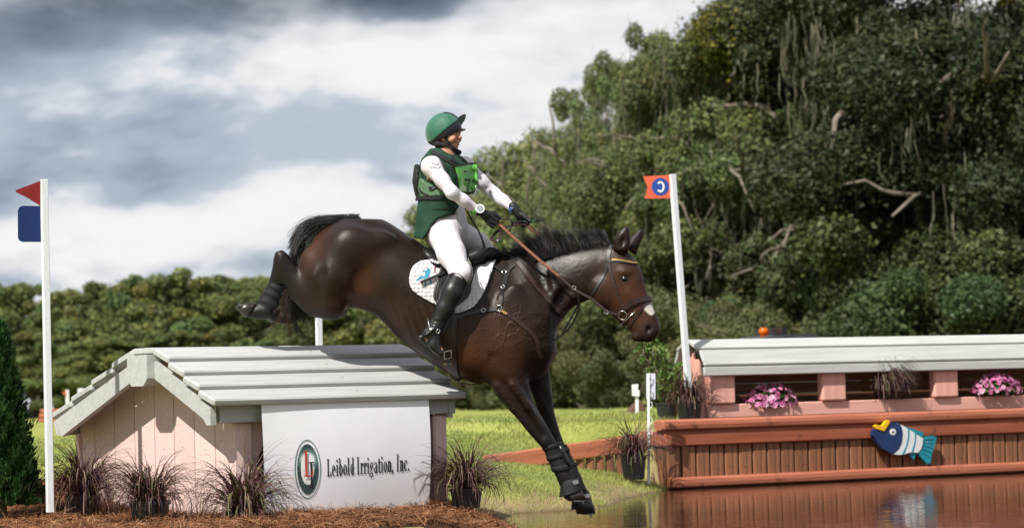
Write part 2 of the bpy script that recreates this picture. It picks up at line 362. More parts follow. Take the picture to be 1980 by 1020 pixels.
m_straw = mat('pine_straw', (1, 1, 1), (.85, .85, .85), rough=.7, tint=True, spec=.2)
tag(obj('pine_straw', npmesh('pine_straw', SV, SQ, m_straw, False, np.repeat(cs, 6, 0))), 'loose orange brown pine needles heaped round the roofed jump', kind='stuff')
# ================================================================== trees
m_bark = mat('bark', (.24, .205, .17), (.13, .11, .09), scale=3, stretch=(1, 1, .25), rough=.9, bump=.6, bscale=8, spec=.15)
m_leaf = mat('tree_leaf', (1, 1, 1), (.8, .85, .8), rough=.55, tint=True, spec=.3, transl=.15, scale=.6)
m_moss = mat('hanging_moss', (1, 1, 1), (.8, .8, .8), rough=.95, tint=True, spec=.05, transl=.2, scale=2)
def leaf_cloud(cent, rad, n, size, cols, r, squash=.8, up=.35, yellow=0.):
    """n leaf-sized quads spread through clumps (cent k,3; rad k)"""
    k = len(cent); p_ = rad ** 2; idx = r.choice(k, n, p=p_ / p_.sum())
    d = r.normal(0, 1, (n, 3)); d /= np.linalg.norm(d, axis=1)[:, None]
    rr = r.uniform(.35, 1.05, n) ** .6; rr = np.where(r.uniform(0, 1, n) < .12, rr * r.uniform(1.0, 1.45, n), rr)
    pos = cent[idx] + d * (rad[idx] * rr)[:, None] * np.array([1, 1, squash])
    nr = d * .7 + r.normal(0, .6, (n, 3)) + np.array([0, 0, up]); nr /= np.linalg.norm(nr, axis=1)[:, None]
    a = np.cross(nr, r.normal(0, 1, (n, 3))); a /= np.linalg.norm(a, axis=1)[:, None] + 1e-9; b = np.cross(nr, a)
    s = (size * r.uniform(.55, 1.35, n))[:, None]
    V = np.stack([pos - a * s, pos + a * s * .7 - b * s * .62, pos + a * s * .7 + b * s * .62], 1).reshape(-1, 3)
    F = np.arange(n)[:, None] * 3 + np.arange(3)
    clump = r.uniform(.72, 1.25, k)[idx]; hue = r.normal(0, .10, k); hue[r.uniform(0, 1, k) < yellow] = .9; hue = hue[idx]
    c = cols[r.choice(len(cols), n)] * (clump * r.uniform(.75, 1.25, n))[:, None] * np.where((hue > .8)[:, None], np.array([3.0, 2.4, .8]), np.stack([1 + hue, np.ones(n), 1 - hue * .5], 1))
    return V, F, np.repeat(np.clip(c, 0, 1), 3, 0)
def limb(mb, p0, p1, r0, r1, r, sag=.12, n=6, seg=7):
    t_ = np.linspace(0, 1, n)[:, None]; L = np.linalg.norm(p1 - p0)
    wv = np.cumsum(r.normal(0, .055 * L, (n, 3)), 0); wv -= t_ * wv[-1]
    pts = p0 + (p1 - p0) * t_ + wv; pts[:, 2] += np.sin(t_[:, 0] * math.pi) * sag * L
    mb.tube(pts, np.linspace(r0, r1, n), seg); return pts
def make_tree(seed, Hh, spread, nleaf, leafsize, cols, moss=0, low=.18, trunk_r=.35, forks=5, clump=1.0, showy=0, yellow=0.):
    r = np.random.default_rng(seed); tb = MB(); C = []; Rr = []
    top = np.array([r.normal(0, .3), r.normal(0, .3), Hh * r.uniform(.16, .24)])
    tb.tube([(0, 0, -.3), (top[0] * .3, top[1] * .3, top[2] * .5), top], [trunk_r * 1.35, trunk_r * 1.05, trunk_r * .9], 9)
    ends = []
    for i in range(forks):
        a = i * 2 * math.pi / forks + r.uniform(-.4, .4); e = r.uniform(.25, 1.0)
        tip = np.array([math.cos(a) * spread * (.45 + .5 * (1 - e)), math.sin(a) * spread * (.45 + .5 * (1 - e)), Hh * (.33 + (.24 if Hh < 12 else .42) * e)])
        pts = limb(tb, top, tip, trunk_r * .6, trunk_r * .18, r, .08)
        ends.append(tip)
        for j in range(4):
            b0 = pts[r.integers(2, 6)]; d = nrm(r.normal(0, 1, 3) * [1, 1, .6] + [math.cos(a), math.sin(a), .35]); t2 = b0 + d * spread * r.uniform(.3, .55); t2[2] = np.clip(t2[2], Hh * low, Hh * (.60 if Hh < 12 else .78))
            pp = limb(tb, b0, t2, trunk_r * .26, trunk_r * .07, r, .05, 5, 5); ends.append(t2); ends.append(pp[3])
    for i in range(showy):
        a = -1.57 + r.uniform(-1.25, 1.25); z0 = Hh * r.uniform(.2, .42); q_ = r.uniform(.98, 1.2); tip = np.array([math.cos(a) * spread * q_, math.sin(a) * spread * q_, Hh * r.uniform(.28, .62)])
        pts = limb(tb, np.array([0, 0, z0]), tip, trunk_r * .55, trunk_r * .05, r, .06, 9, 7)
        for j in range(5):
            b0 = pts[r.integers(3, 9)]; limb(tb, b0, b0 + nrm(r.normal(0, 1, 3) + [math.cos(a), math.sin(a), .5]) * spread * r.uniform(.2, .5), trunk_r * .15, trunk_r * .02, r, .1, 6, 5)
    # clumps on an uneven dome plus round the limb ends
    for tpt in ends:
        C.append(tpt + r.normal(0, .4, 3)); Rr.append(Hh * .085 * r.uniform(.7, 1.35) * clump)
    nd = 105
    for i in range(nd):
        a = r.uniform(0, 2 * math.pi); s = r.uniform(-.1, 1) ; rad = spread * math.sqrt(max(0, 1 - max(s, 0) ** 2.2)) * r.uniform(.72, 1.03)
        C.append(np.array([math.cos(a) * rad, math.sin(a) * rad, Hh * (low + .12) + (Hh * (.86 - low)) * (s * .5 + .45 if s < 0 else s) * r.uniform(.85, 1.02)])); Rr.append(Hh * .072 * r.uniform(.35, 1.35) * .85 * clump)
    C = np.array(C); Rr = np.array(Rr); hi = (C[:, 2] > Hh * .84) & (Hh < 12); C[hi, 2] = Hh * (.84 - .12 * np.hypot(C[hi, 0], C[hi, 1]) / spread)
    V, F, K = leaf_cloud(C, Rr, nleaf, leafsize, cols, r, yellow=yellow)
    crown = npmesh('crown', V, F, m_leaf, False, K); trunk = tb.mesh('trunk', m_bark, True)
    mm = None
    if moss:
        n = moss; idx = r.choice(len(C), n); pos = C[idx] + r.normal(0, .6, (n, 3)) * Rr[idx][:, None] * [1, 1, .6]; pos[:, 2] -= Rr[idx] * .5
        gid = r.integers(0, max(2, n // 14), n); gp = pos[r.choice(n, n // 14 + 2)]; pos = gp[gid % len(gp)] + r.normal(0, .22, (n, 3)) * [1, 1, 2.2]
        L = r.uniform(.2, 1.0, n) * r.uniform(.6, 1.4, n); w = r.uniform(.006, .022, n); a = r.uniform(0, math.pi, n); s = np.stack([np.cos(a), np.sin(a), 0 * a], 1)
        rows = []
        for k, (t_, ws) in enumerate(((0, .7), (.35, 1), (.7, .7), (1, .1))):
            c = pos + np.stack([r.normal(0, .08, n) * t_, r.normal(0, .08, n) * t_, -L * t_], 1); rows += [c - s * (w * ws)[:, None], c + s * (w * ws)[:, None]]
        MV = np.stack(rows, 1).reshape(-1, 3); b8 = np.arange(n)[:, None] * 8
        MF = np.concatenate([b8 + [[2 * k, 2 * k + 1, 2 * k + 3, 2 * k + 2]] for k in range(3)])
        mc = np.array([(.21, .20, .145), (.16, .16, .11), (.27, .255, .19)])[r.choice(3, n)] * r.uniform(.7, 1.1, n)[:, None]
        mm = npmesh('hanging_moss', MV, MF, m_moss, False, np.repeat(mc, 8, 0))
    return trunk, crown, mm
def plant_tree(name, label, group, meshes, x, y, scale, rot, zoff=0.):
    M = Matrix.Translation((x, y, float(ground_z(x, y)) - .05 + zoff)) @ Matrix.Rotation(rot, 4, 'Z') @ Matrix.Diagonal((*scale, 1))
    t = thing(name, label, 'tree', group=group, M=M)
    obj('trunk', meshes[0], t, M); tag(obj('crown', meshes[1], t, M), kind='stuff')
    if meshes[2]: tag(obj('hanging_moss', meshes[2], t, M), kind='stuff')
    return t
FAR = np.array([(.105, .118, .036), (.135, .14, .042), (.085, .10, .032), (.16, .155, .05), (.065, .085, .028)])
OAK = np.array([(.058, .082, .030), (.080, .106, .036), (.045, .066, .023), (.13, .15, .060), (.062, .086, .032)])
PALE = np.array([(.13, .155, .05), (.16, .18, .06), (.10, .125, .04), (.19, .20, .075)])
far_v = [make_tree(40 + i, 10, 4.6, 80000, .105, FAR * (1.22 + .12 * i) * [.95, 1.03, 1.0], 0, .03, .3, 5, .84) for i in range(4)]
pale_v = [make_tree(60 + i, 10, 5.0, 85000, .090, PALE * 1.15, 1500, .02, .3, 5) for i in range(2)]
# (pixel column, pixel row of the top, distance, width factor, variant) for the wood across the field
line = [(-70, 540, 172, 1.2, 0, 'leftmost tree of the far wood, cut by the frame edge'), (28, 530, 165, 1.0, 1, 'far round tree rising behind the dark conifer'), (112, 566, 186, 1.1, 2, 'low dark tree in the dip right of the flag post'),
        (176, 545, 176, 1.0, 3, 'far bushy tree above the left end of the roofed jump'), (248, 528, 168, 1.1, 0, 'far tree above the roof ridge end'), (338, 508, 160, 1.25, 1, 'tallest broad tree in the left half of the far wood'),
        (424, 522, 166, 1.1, 2, 'far tree just left of the raised hind hoof'), (495, 520, 172, 1.1, 3, 'far tree right behind the raised hind hoof'), (560, 540, 168, 1.1, 0, 'pale far tree seen under the horse tail'),
        (640, 548, 158, 1.0, 1, 'far tree framed below the horse belly beside the white post'), (716, 530, 150, 1.1, 2, 'far tree seen under the horse belly'), (800, 430, 140, 1.25, 0, 'far tree whose top shows behind the saddle'),
        (880, 452, 132, 1.1, 1, 'far tree behind the rider')]
for x, ty, Y, wf, v, lab in line:
    hz = 772 - (x - 990) * .028; hh = ((hz - ty) / FP * Y + .5) * 1.05
    q = P(x, 700, Y); plant_tree('oak_tree', lab, 'trees of the wood across the field', far_v[v], q[0], Y, (hh / 10 * wf, hh / 10 * wf, hh / 10 * 1.03), rng.uniform(0, 6.28))
REAR = ['rear tree just behind the left flag panel', 'rear tree between the dark conifer and the flag post', 'rear tree right of the flag post dip', 'rear tree above the left roof slope', 'rear tree above the roof apex', 'rear tree right of the tallest far tree', 'rear tree behind the raised hind hoof', 'rear tree under the black tail', 'rear tree left of the white post behind the roof', 'rear tree right of the white post behind the roof', 'rear tree under the saddle', 'rear tree behind the rider waist']
for i, (x, ty, Y, wf, v, lab) in enumerate(line[:12]):
    x2 = x + 42; hz = 772 - (x2 - 990) * .028; Y2 = Y + 13; hh = ((hz - min(ty, line[i + 1][1]) - 14) / FP * Y2 + .5) * 1.0; q = P(x2, 700, Y2)
    plant_tree('oak_tree', REAR[i], 'trees of the wood across the field', far_v[(v + 2) % 4], q[0], Y2, (hh / 10 * 1.25, hh / 10 * 1.25, hh / 10), i * 1.1)
line2 = [(60, 630, 158, 1.6, 2, 'low thicket tree at the foot of the wood behind the conifer'), (205, 640, 152, 1.7, 3, 'low thicket tree at the foot of the wood behind the gable'), (370, 625, 146, 1.7, 0, 'low thicket tree at the foot of the wood above the ridge'), (520, 640, 144, 1.6, 1, 'low thicket tree at the foot of the wood below the hind hoof'), (690, 640, 138, 1.6, 2, 'low thicket tree at the foot of the wood below the belly')]
for x, ty, Y, wf, v, lab in line2:
    hz = 772 - (x - 990) * .028; hh = ((hz - ty) / FP * Y + .5) * 1.05; q = P(x, 700, Y)
    plant_tree('thicket_tree', lab, 'low trees at the foot of the far wood', far_v[v], q[0], Y, (hh / 10 * wf, hh / 10 * wf, hh / 10), rng.uniform(0, 6.28))
mid = [(945, 380, 118, 1.1, 0, 'pale yellow green tree right of the rider'), (1012, 328, 108, 1.0, 1, 'pale tree rising above the hand with the whip'), (1078, 285, 100, .85, 0, 'pale tree beside the edge of the big oaks'), (1110, 215, 98, .85, 1, 'upright pale tree left of the narrow oak crown'), (1165, 380, 90, 1.0, 0, 'pale tree behind the horse ears')]
for x, ty, Y, wf, v, lab in mid:
    hz = 772 - (x - 990) * .028; hh = ((hz - ty) / FP * Y + .5) * 1.05; q = P(x, 700, Y)
    plant_tree('young_oak_tree', lab, 'pale trees behind the horse head', pale_v[v], q[0], Y, (hh / 10 * wf, hh / 10 * wf, hh / 10 * 1.03), rng.uniform(0, 6.28))
oak_v = [make_tree(80 + i, 14, 6.6, 230000, .074, OAK * (1.75, 1.5, .50)[i] * [1.06, 1.0, .95], (6500, 6500, 4000)[i], .10, .5, 7, .80, (7, 7, 3)[i], (0, .015, .035)[i]) for i in range(3)]  # third variant: deep shade of the right-hand oaks put into the leaf colour
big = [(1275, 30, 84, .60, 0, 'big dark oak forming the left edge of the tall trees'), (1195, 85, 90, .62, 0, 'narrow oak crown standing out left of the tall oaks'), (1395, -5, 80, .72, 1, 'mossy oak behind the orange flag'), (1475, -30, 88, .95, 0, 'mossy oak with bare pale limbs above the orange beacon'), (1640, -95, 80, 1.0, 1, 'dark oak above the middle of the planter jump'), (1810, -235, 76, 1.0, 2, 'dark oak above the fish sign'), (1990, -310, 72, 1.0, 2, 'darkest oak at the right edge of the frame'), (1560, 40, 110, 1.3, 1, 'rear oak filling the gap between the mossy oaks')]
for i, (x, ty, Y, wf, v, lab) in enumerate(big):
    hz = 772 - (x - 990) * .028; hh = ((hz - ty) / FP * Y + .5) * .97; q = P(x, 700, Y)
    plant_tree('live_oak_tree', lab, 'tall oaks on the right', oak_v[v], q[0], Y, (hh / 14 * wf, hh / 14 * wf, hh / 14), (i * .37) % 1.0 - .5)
# understorey shrubs in front of the oaks
SH = np.array([(.11, .122, .045), (.14, .148, .058), (.075, .092, .032), (.17, .168, .080)]); SHD = np.array([(.040, .060, .020), (.058, .080, .026), (.085, .105, .036)])
def make_shrub(seed, cols, n, hh, w, size):
    r = np.random.default_rng(seed); mb = MB(); k = 26
    C = np.stack([r.normal(0, w * .42, k), r.normal(0, w * .3, k), hh * r.uniform(.12, .85, k)], 1); Rr = hh * r.uniform(.09, .26, k)
    for c in C[:9]: limb(mb, np.array([r.normal(0, .15), r.normal(0, .15), -.1]), c, .06, .02, r, .04, 5, 5)
    V, F, K = leaf_cloud(C, Rr, n, size, cols, r); return mb.mesh('stems', m_bark, True), npmesh('foliage', V, F, m_leaf, False, K)
sh_v = [make_shrub(200, SH, 60000, 3.2, 2.6, .044), make_shrub(201, SH, 60000, 3.2, 2.6, .044), make_shrub(202, SHD, 60000, 3.2, 2.8, .046)]
shr = [(985, 700, 92, 0, 1.2, 'low pale shrub between the rider boot and the horse chest'), (1050, 640, 84, 1, 1.2, 'pale shrub behind the reins'), (1130, 600, 80, 0, 1.1, 'pale shrub under the horse jaw'), (1200, 640, 74, 1, 1.0, 'pale shrub under the horse muzzle'), (1270, 560, 76, 0, 1.1, 'pale shrub left of the leaning flag pole'), (1345, 590, 72, 1, 1.0, 'pale shrub at the left end of the planter roof'), (1430, 600, 70, 0, 1.0, 'pale shrub behind the beacon'), (1545, 520, 72, 2, 1.1, 'green shrub right of the beacon'), (1660, 400, 70, 2, 1.0, 'tall green shrub above the middle of the planter roof'), (1770, 430, 68, 2, 1.0, 'tall green shrub above the fish sign'), (1890, 470, 66, 2, 1.1, 'green shrub at the right end of the planter roof'), (905, 745, 96, 2, 1.4, 'low dark shrub above the right end of the roofed jump')]
for x, ty, Y, v, wf, lab in shr:
    hz = 772 - (x - 990) * .028; hh = ((hz - ty) / FP * Y + .5) * 1.05; q = P(x, 700, Y); s = hh / 3.2
    M = Matrix.Translation((q[0], Y, float(ground_z(q[0], Y)))) @ Matrix.Rotation(rng.uniform(0, 6.28), 4, 'Z') @ Matrix.Diagonal((s * wf, s * wf, s, 1))
    t_ = thing('shrub', lab, 'shrub', group='shrubs at the foot of the trees', M=M); obj('stems', sh_v[v][0], t_, M); tag(obj('foliage', sh_v[v][1], t_, M), kind='stuff')
# ================================================================== the roofed jump with the banner
m_pink = mat('pale_pink_paint', (.77, .585, .55), (.69, .50, .465), scale=5, stretch=(.5, 6, 6), rough=.6, bump=.12, rand=.05, spots=(9, .70, .8, (.45, .33, .27)), spec=.35)
m_grey = mat('pale_grey_paint', (.46, .465, .46), (.39, .395, .39), scale=5, stretch=(.5, 6, 6), rough=.55, bump=.15, rand=.05, spots=(10, .70, .8, (.24, .24, .22)), spec=.35)
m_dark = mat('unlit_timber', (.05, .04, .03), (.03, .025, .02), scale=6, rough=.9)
m_olive = mat('treated_timber', (.17, .15, .07), (.11, .10, .05), scale=6, rough=.85, bump=.2)
house = thing('roofed_jump', 'pink wooden jump like a small house with a pale grey plank roof under the horse', 'jump', M=frame(H0 + HZ * (-H0[2] + .05), HE, HG, HZ))
LH = 1.64; WH = 2.22
RC0, RC1, RW = .675, .966, 1.045         # flat ridge cap, its height
def roof_w_front(v): return .69 + (RW - .69) * (v + .10) / (RC0 + .10)
def roof_w_back(v): return RW - (RW - .615) * (v - RC1) / (2.25 - RC1)
# gable planks, one by one
bx_ = [452, 417, 377.3, 338, 300.4, 262, 223, 184.7, 156]
vs_ = [float((Pplane(x, 900, H0, HE) - H0) @ HG) for x in bx_]
for a, b in zip(vs_[:-1], vs_[1:]):
    def lim(v): return min(roof_w_front(v), RW, roof_w_back(v)) - .05
    for side in (0.0, LH):
        mb = MB(); gp = .005
        poly = [(a + gp, -.22), (b - gp, -.22), (b - gp, lim(b)), (a + gp, lim(a))]
        mb.prism(poly, 0, .028, (lambda v, w, d, s=side: (s + d - (.028 if s else 0), v, w)))
        obj('plank', mb.mesh('plank', m_pink), house, frame(H0, HE, HG, HZ))
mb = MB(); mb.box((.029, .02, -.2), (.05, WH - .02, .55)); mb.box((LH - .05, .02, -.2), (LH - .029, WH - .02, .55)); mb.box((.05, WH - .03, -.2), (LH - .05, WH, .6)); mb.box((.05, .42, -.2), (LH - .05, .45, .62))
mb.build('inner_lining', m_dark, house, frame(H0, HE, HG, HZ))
board('corner_post', m_pink, house, hp(.02, WH + .012, -.2), hp(.02, WH + .012, .5), HE, .09, .05)
# front posts, rear board behind the right one, gussets
board('post', m_pink, house, hp(.072, .055, -.22), hp(.072, .055, .56), HE, .142, .10, .012)
board('post', m_pink, house, hp(1.565, .02, -.02), hp(1.565, .02, .565), HE, .11, .10, .012)
board('post', m_olive, house, hp(1.50, .14, -.22), hp(1.50, .14, .2), HE, .10, .09, .006)
board('post', m_pink, house, hp(1.47, .10, .1), hp(1.47, .10, .56), HE, .12, .04, .006)
mb = MB(); mb.prism([(.145, .56), (.145, .22), (.30, .56)], .03, .06, lambda u, w, d: (u, d, w)); obj('gusset', mb.mesh('gusset', m_pink), house, frame(H0, HE, HG, HZ))
# front beam
board('beam', m_grey, house, hp(-.13, -.035, .622), hp(1.67, -.035, .640), HZ, .135, .05, .004)
board('beam', m_grey, house, hp(-.13, WH + .05, .55), hp(1.72, WH + .05, .55), HZ, .12, .05, .004)
# roof boards: each its own piece, lower edges proud of the next
U0_, U1_ = -.215, 1.70
nb = 4
fv = np.linspace(RC0 + .004, -.15, nb + 1)
for i in range(nb):
    va, vb = fv[i], fv[i + 1]; wa, wb = roof_w_front(va) - .012, roof_w_front(vb) + .016
    pa = np.array([va, wa]); pb = np.array([vb - .008, wb]); c = (pa + pb) / 2; W = np.linalg.norm(pb - pa) - .004
    wd = HG * (pb - pa)[0] + HZ * (pb - pa)[1]
    board('roof_board', m_grey, house, hp(U0_ - .003 * i, c[0], c[1]), hp(U1_ + .03 * (1 - i / 3) + .006 * ((i * 7) % 3), c[0], c[1] + .004), -wd, W, .047, .010)
bv = np.linspace(RC1 - .004, 2.26, nb + 1)
for i in range(nb):
    va, vb = bv[i], bv[i + 1]; wa, wb = roof_w_back(va) - .010, roof_w_back(vb) + .014
    pa = np.array([va, wa]); pb = np.array([vb + .004, wb]); c = (pa + pb) / 2; W = np.linalg.norm(pb - pa) - .008
    wd = HG * (pb - pa)[0] + HZ * (pb - pa)[1]
    board('roof_board', m_grey, house, hp(U0_ + .002 * i, c[0], c[1]), hp(U1_, c[0], c[1]), wd, W, .047, .010)
board('ridge_board', m_grey, house, hp(U0_, (RC0 + RC1) / 2, RW - .004), hp(U1_ + .03, (RC0 + RC1) / 2, RW - .002), HG, RC1 - RC0 - .006, .038, .006)
# barge boards and the block at the apex
def barge(poly, name='barge_board', u0=-.165, u1=-.125):
    mb = MB(); mb.prism(poly, u0, u1, lambda v, w, d: (d, v, w)); obj(name, mb.mesh(name, m_grey), house, frame(H0, HE, HG, HZ))
mv = (RC0 + RC1) / 2
for u0, u1 in ((-.205, -.165), (LH - .03, LH - .002)):
    barge([(mv - .08, RW - .050), (-.075, .652), (-.075, .545), (-.02, .545), (.02, .585), (mv - .08, RW - .165)][::-1], u0=u0, u1=u1)
    barge([(mv + .08, RW - .050), (mv + .08, RW - .165), (2.10, .485), (2.19, .50), (2.235, .588)][::-1], u0=u0, u1=u1)
barge([(mv - .143, RW - .03), (mv - .143, RW - .185), (mv - .085, RW - .235), (mv + .085, RW - .235), (mv + .143, RW - .185), (mv + .143, RW - .03)][::-1], 'apex_block', -.26, -.155)
# ---- banner
m_ban = mat('white_banner', (.80, .80, .83), (.76, .76, .80), scale=3, rough=.45, bump=.06, bscale=3, bdist=.05, spec=.4)
ban = thing('banner', 'white printed banner with an oval emblem and black lettering hung on the roofed jump', 'banner', M=frame(hp(.826, -.125, .69), HE, HG, HZ))
cTL, cTR, cBL, cBR = (-.69, 0.), (.585, .015), (-.685, -.80), (.565, -.79)
def ban_pt(s, t_, off=0.):
    a = np.array(cTL) * (1 - s) + np.array(cTR) * s; b = np.array(cBL) * (1 - s) + np.array(cBR) * s; q = a * (1 - t_) + b * t_
    bulge = -.035 * math.sin(math.pi * min(t_ * 1.0, 1)) * (.6 + .4 * math.sin(2.2 * s)) + .010 * math.sin(7 * s + 2) * t_ - .012 * t_ * math.sin(3.5 * s)
    return np.array([q[0], bulge - off, q[1]])
V = []; F = []
ns, n_t = 28, 18
for lay in (0, -.004):
    for j in range(n_t + 1):
        for i in range(ns + 1): V.append(ban_pt(i / ns, j / n_t, lay))
k = (ns + 1) * (n_t + 1)
for j in range(n_t):
    for i in range(ns):
        a = j * (ns + 1) + i; F.append((a, a + ns + 1, a + ns + 2, a + 1)); F.append((k + a, k + a + 1, k + a + ns + 2, k + a + ns + 1))
obj('sheet', npmesh('sheet', V, np.array(F), m_ban, True), ban, PM['banner'])
def bflat(name, shapes, m, off, part=None):
    """flat print: polygons (banner s,t metres from the top left corner) laid on the sheet"""
    bm = bmesh.new()
    for poly in shapes:
        vsb = []
        for (x, y) in poly:
            s = (x) / 1.275; t_ = y / .795; vsb.append(bm.verts.new(ban_pt(s, t_, off)))
        try: bm.faces.new(vsb)
        except ValueError: pass
    bmesh.ops.triangulate(bm, faces=bm.faces[:])
    me = bpy.data.meshes.new(name); bm.to_mesh(me); bm.free(); me.materials.append(m); return obj(name, me, ban, PM['banner'])
m_ink = mat('black_ink', (.012, .012, .013), rough=.5); m_red = mat('red_ink', (.50, .06, .025), rough=.5); m_teal = mat('teal_ink', (.06, .17, .16), rough=.5)
# glyphs in a condensed serif: arcs, stems, serifs.  unit = cap height
def arc(cx, cy, rx, ry, tx, ty, a0, a1, n=14):
    o = [(cx + rx * math.cos(R_(a)), cy + ry * math.sin(R_(a))) for a in np.linspace(a0, a1, n)]
    i = [(cx + (rx - tx) * math.cos(R_(a)), cy + (ry - ty) * math.sin(R_(a))) for a in np.linspace(a0, a1, n)]
    return [[o[k], o[k + 1], i[k + 1], i[k]] for k in range(n - 1)]
def rect(a, b, c, d): return [[(a, b), (c, b), (c, d), (a, d)]]
S = .12
def stem(x, y0, y1, top=True, bot=True, flag=False):
    g = rect(x, y0, x + S, y1)
    if bot: g += rect(x - .06, y0, x + S + .06, y0 + .045)
    if top: g += rect(x - .06, y1 - .045, x + S + (.0 if flag else .06), y1)
    return g
GL = {
 'L': (.47, stem(.09, 0, 1) + rect(.21, 0, .43, .05) + [[(.43, 0), (.45, .28), (.41, .28), (.33, .05)]]),
 'I': (.34, stem(.10, 0, 1)),
 'e': (.39, arc(.19, .31, .17, .33, .11, .06, 0, 310) + rect(.06, .30, .36, .35)),
 'i': (.27, stem(.07, 0, .64, True, True, True) + arc(.13, .86, .075, .085, .075, .085, 0, 360, 10)),
 'b': (.42, stem(.06, 0, 1, True, False, True) + arc(.20, .31, .19, .33, .11, .06, -170, 170)),
 'o': (.40, arc(.20, .31, .18, .33, .11, .06, 0, 360)),
 'l': (.26, stem(.07, 0, 1, True, True, True)),
 'd': (.42, stem(.24, 0, 1, True, True, True) + arc(.21, .31, .18, .33, .11, .06, 10, 350)),
 'r': (.33, stem(.07, 0, .64, True, True, True) + arc(.26, .46, .10, .18, .06, .1, 20, 170, 8) + arc(.30, .54, .055, .07, .055, .07, 0, 360, 8)),
 'g': (.41, arc(.18, .42, .15, .23, .10, .05, 0, 360) + arc(.19, -.08, .18, .16, .08, .06, 0, 360) + [[(.10, .2), (.2, .2), (.12, .08), (.04, .1)]] + rect(.28, .58, .40, .64)),
 'a': (.40, stem(.22, 0, .46, False, False) + arc(.20, .46, .14, .18, .08, .07, 0, 170, 8) + arc(.16, .17, .13, .18, .09, .05, 40, 320, 10) + rect(.30, 0, .40, .05)),
 't': (.29, rect(.08, .08, .20, .84) + rect(0, .58, .28, .64) + arc(.19, .12, .11, .13, .11, .07, 180, 340, 7)),
 'n': (.44, stem(.06, 0, .64, True, True, True) + stem(.27, 0, .45, False, True) + arc(.24, .44, .15, .2, .1, .1, 0, 160, 9)),
 'c': (.36, arc(.20, .31, .18, .33, .11, .06, 45, 315) + arc(.30, .50, .055, .07, .055, .07, 0, 360, 8)),
 ',': (.22, arc(.10, .07, .07, .08, .07, .08, 0, 360, 10) + [[(.16, .07), (.17, -.05), (.05, -.2), (.04, -.17), (.1, -.04), (.08, .05)]]),
 '.': (.22, arc(.10, .08, .075, .085, .075, .085, 0, 360, 10)), ' ': (.20, [])}
shp = []; pen = 0.
txt = 'Leibold Irrigation, Inc.'
tw = sum(GL[c][0] + .02 for c in txt); TWm = .655; CH = .112; kx = TWm / tw
for ch in txt:
    for poly in GL[ch][1]: shp.append([(.450 + (pen + a) * kx, .500 - b * CH - (pen * kx) * .012) for a, b in poly])
    pen += GL[ch][0] + .02
bflat('lettering', shp, m_ink, .0035)
ell = lambda cx, cy, rx, ry, n=40: [(cx + rx * math.cos(2 * math.pi * i / n), cy - ry * math.sin(2 * math.pi * i / n)) for i in range(n)]
EX, EY = .312, .446
bflat('emblem_ring', [[(EX + .096 * q[0], EY + .188 * q[1]) for q in qd] for qd in arc(0, 0, 1, 1, .06, .035, 0, 360, 41)], m_teal, .003)
mo = mat('emblem_print', (.05, .11, .11), rough=.45); t = mo.node_tree; b_ = [n for n in t.nodes if n.type == 'BSDF_PRINCIPLED'][0]
tcn = t.nodes.new('ShaderNodeTexCoord'); mp = t.nodes.new('ShaderNodeMapping'); t.links.new(tcn.outputs['Object'], mp.inputs[0])
mp.inputs['Location'].default_value = (-(EX - .69) / .105, 0, (EY - .062) / .09); mp.inputs['Scale'].default_value = (1 / .105, 0, 1 / .09)
gr_ = t.nodes.new('ShaderNodeTexGradient'); gr_.gradient_type = 'SPHERICAL'; t.links.new(mp.outputs[0], gr_.inputs[0]); rp = t.nodes.new('ShaderNodeValToRGB'); t.links.new(gr_.outputs[0], rp.inputs[0])
rp.color_ramp.elements[0].position = .1; rp.color_ramp.elements[0].color = (.02, .05, .05, 1); rp.color_ramp.elements[1].position = .62; rp.color_ramp.elements[1].color = (.75, .78, .78, 1)
e2_ = rp.color_ramp.elements.new(.42); e2_.color = (.10, .2, .19, 1)
t.links.new(rp.outputs[0], b_.inputs['Base Color'])
bflat('emblem_disc', [ell(EX, EY, .078, .160)], mo, .003)
def bigL(cx, cy, w, h): return [[(cx - w * .35, cy), (cx + w * .1, cy), (cx + w * .1, cy + h * .05), (cx - .0 * w, cy + h * .05), (cx, cy + h * .95), (cx + w * .38, cy + h * .95), (cx + w * .45, cy + h * .72), (cx + w * .5, cy + h * .72), (cx + w * .5, cy + h), (cx - w * .35, cy + h), (cx - w * .35, cy + h * .95), (cx - w * .22, cy + h * .95), (cx - w * .22, cy + h * .05), (cx - w * .35, cy + h * .05)]]
def bigI(cx, cy, w, h): return rect(cx - w * .5, cy, cx + w * .5, cy + h * .05) + rect(cx - w * .18, cy + h * .05, cx + w * .18, cy + h * .95) + rect(cx - w * .5, cy + h * .95, cx + w * .5, cy + h)
bflat('emblem_letter', bigI(EX + .024, EY - .045, .038, .165), m_ink, .006)
bflat('emblem_letter', bigL(EX - .006, EY - .118, .075, .165), m_red, .009)
for s in (.015, .36, .70, .985):
    mb = MB(); q = ban_pt(s, .02, .003); mb.lathe([(0, .004), (.007, .003), (.009, 0)], 8); M2 = PM['banner'] @ Matrix.Translation(Vector(q)) @ Matrix.Rotation(R_(90), 4, 'X')
    obj('tack', mb.mesh('tack', m_ink), ban, M2)

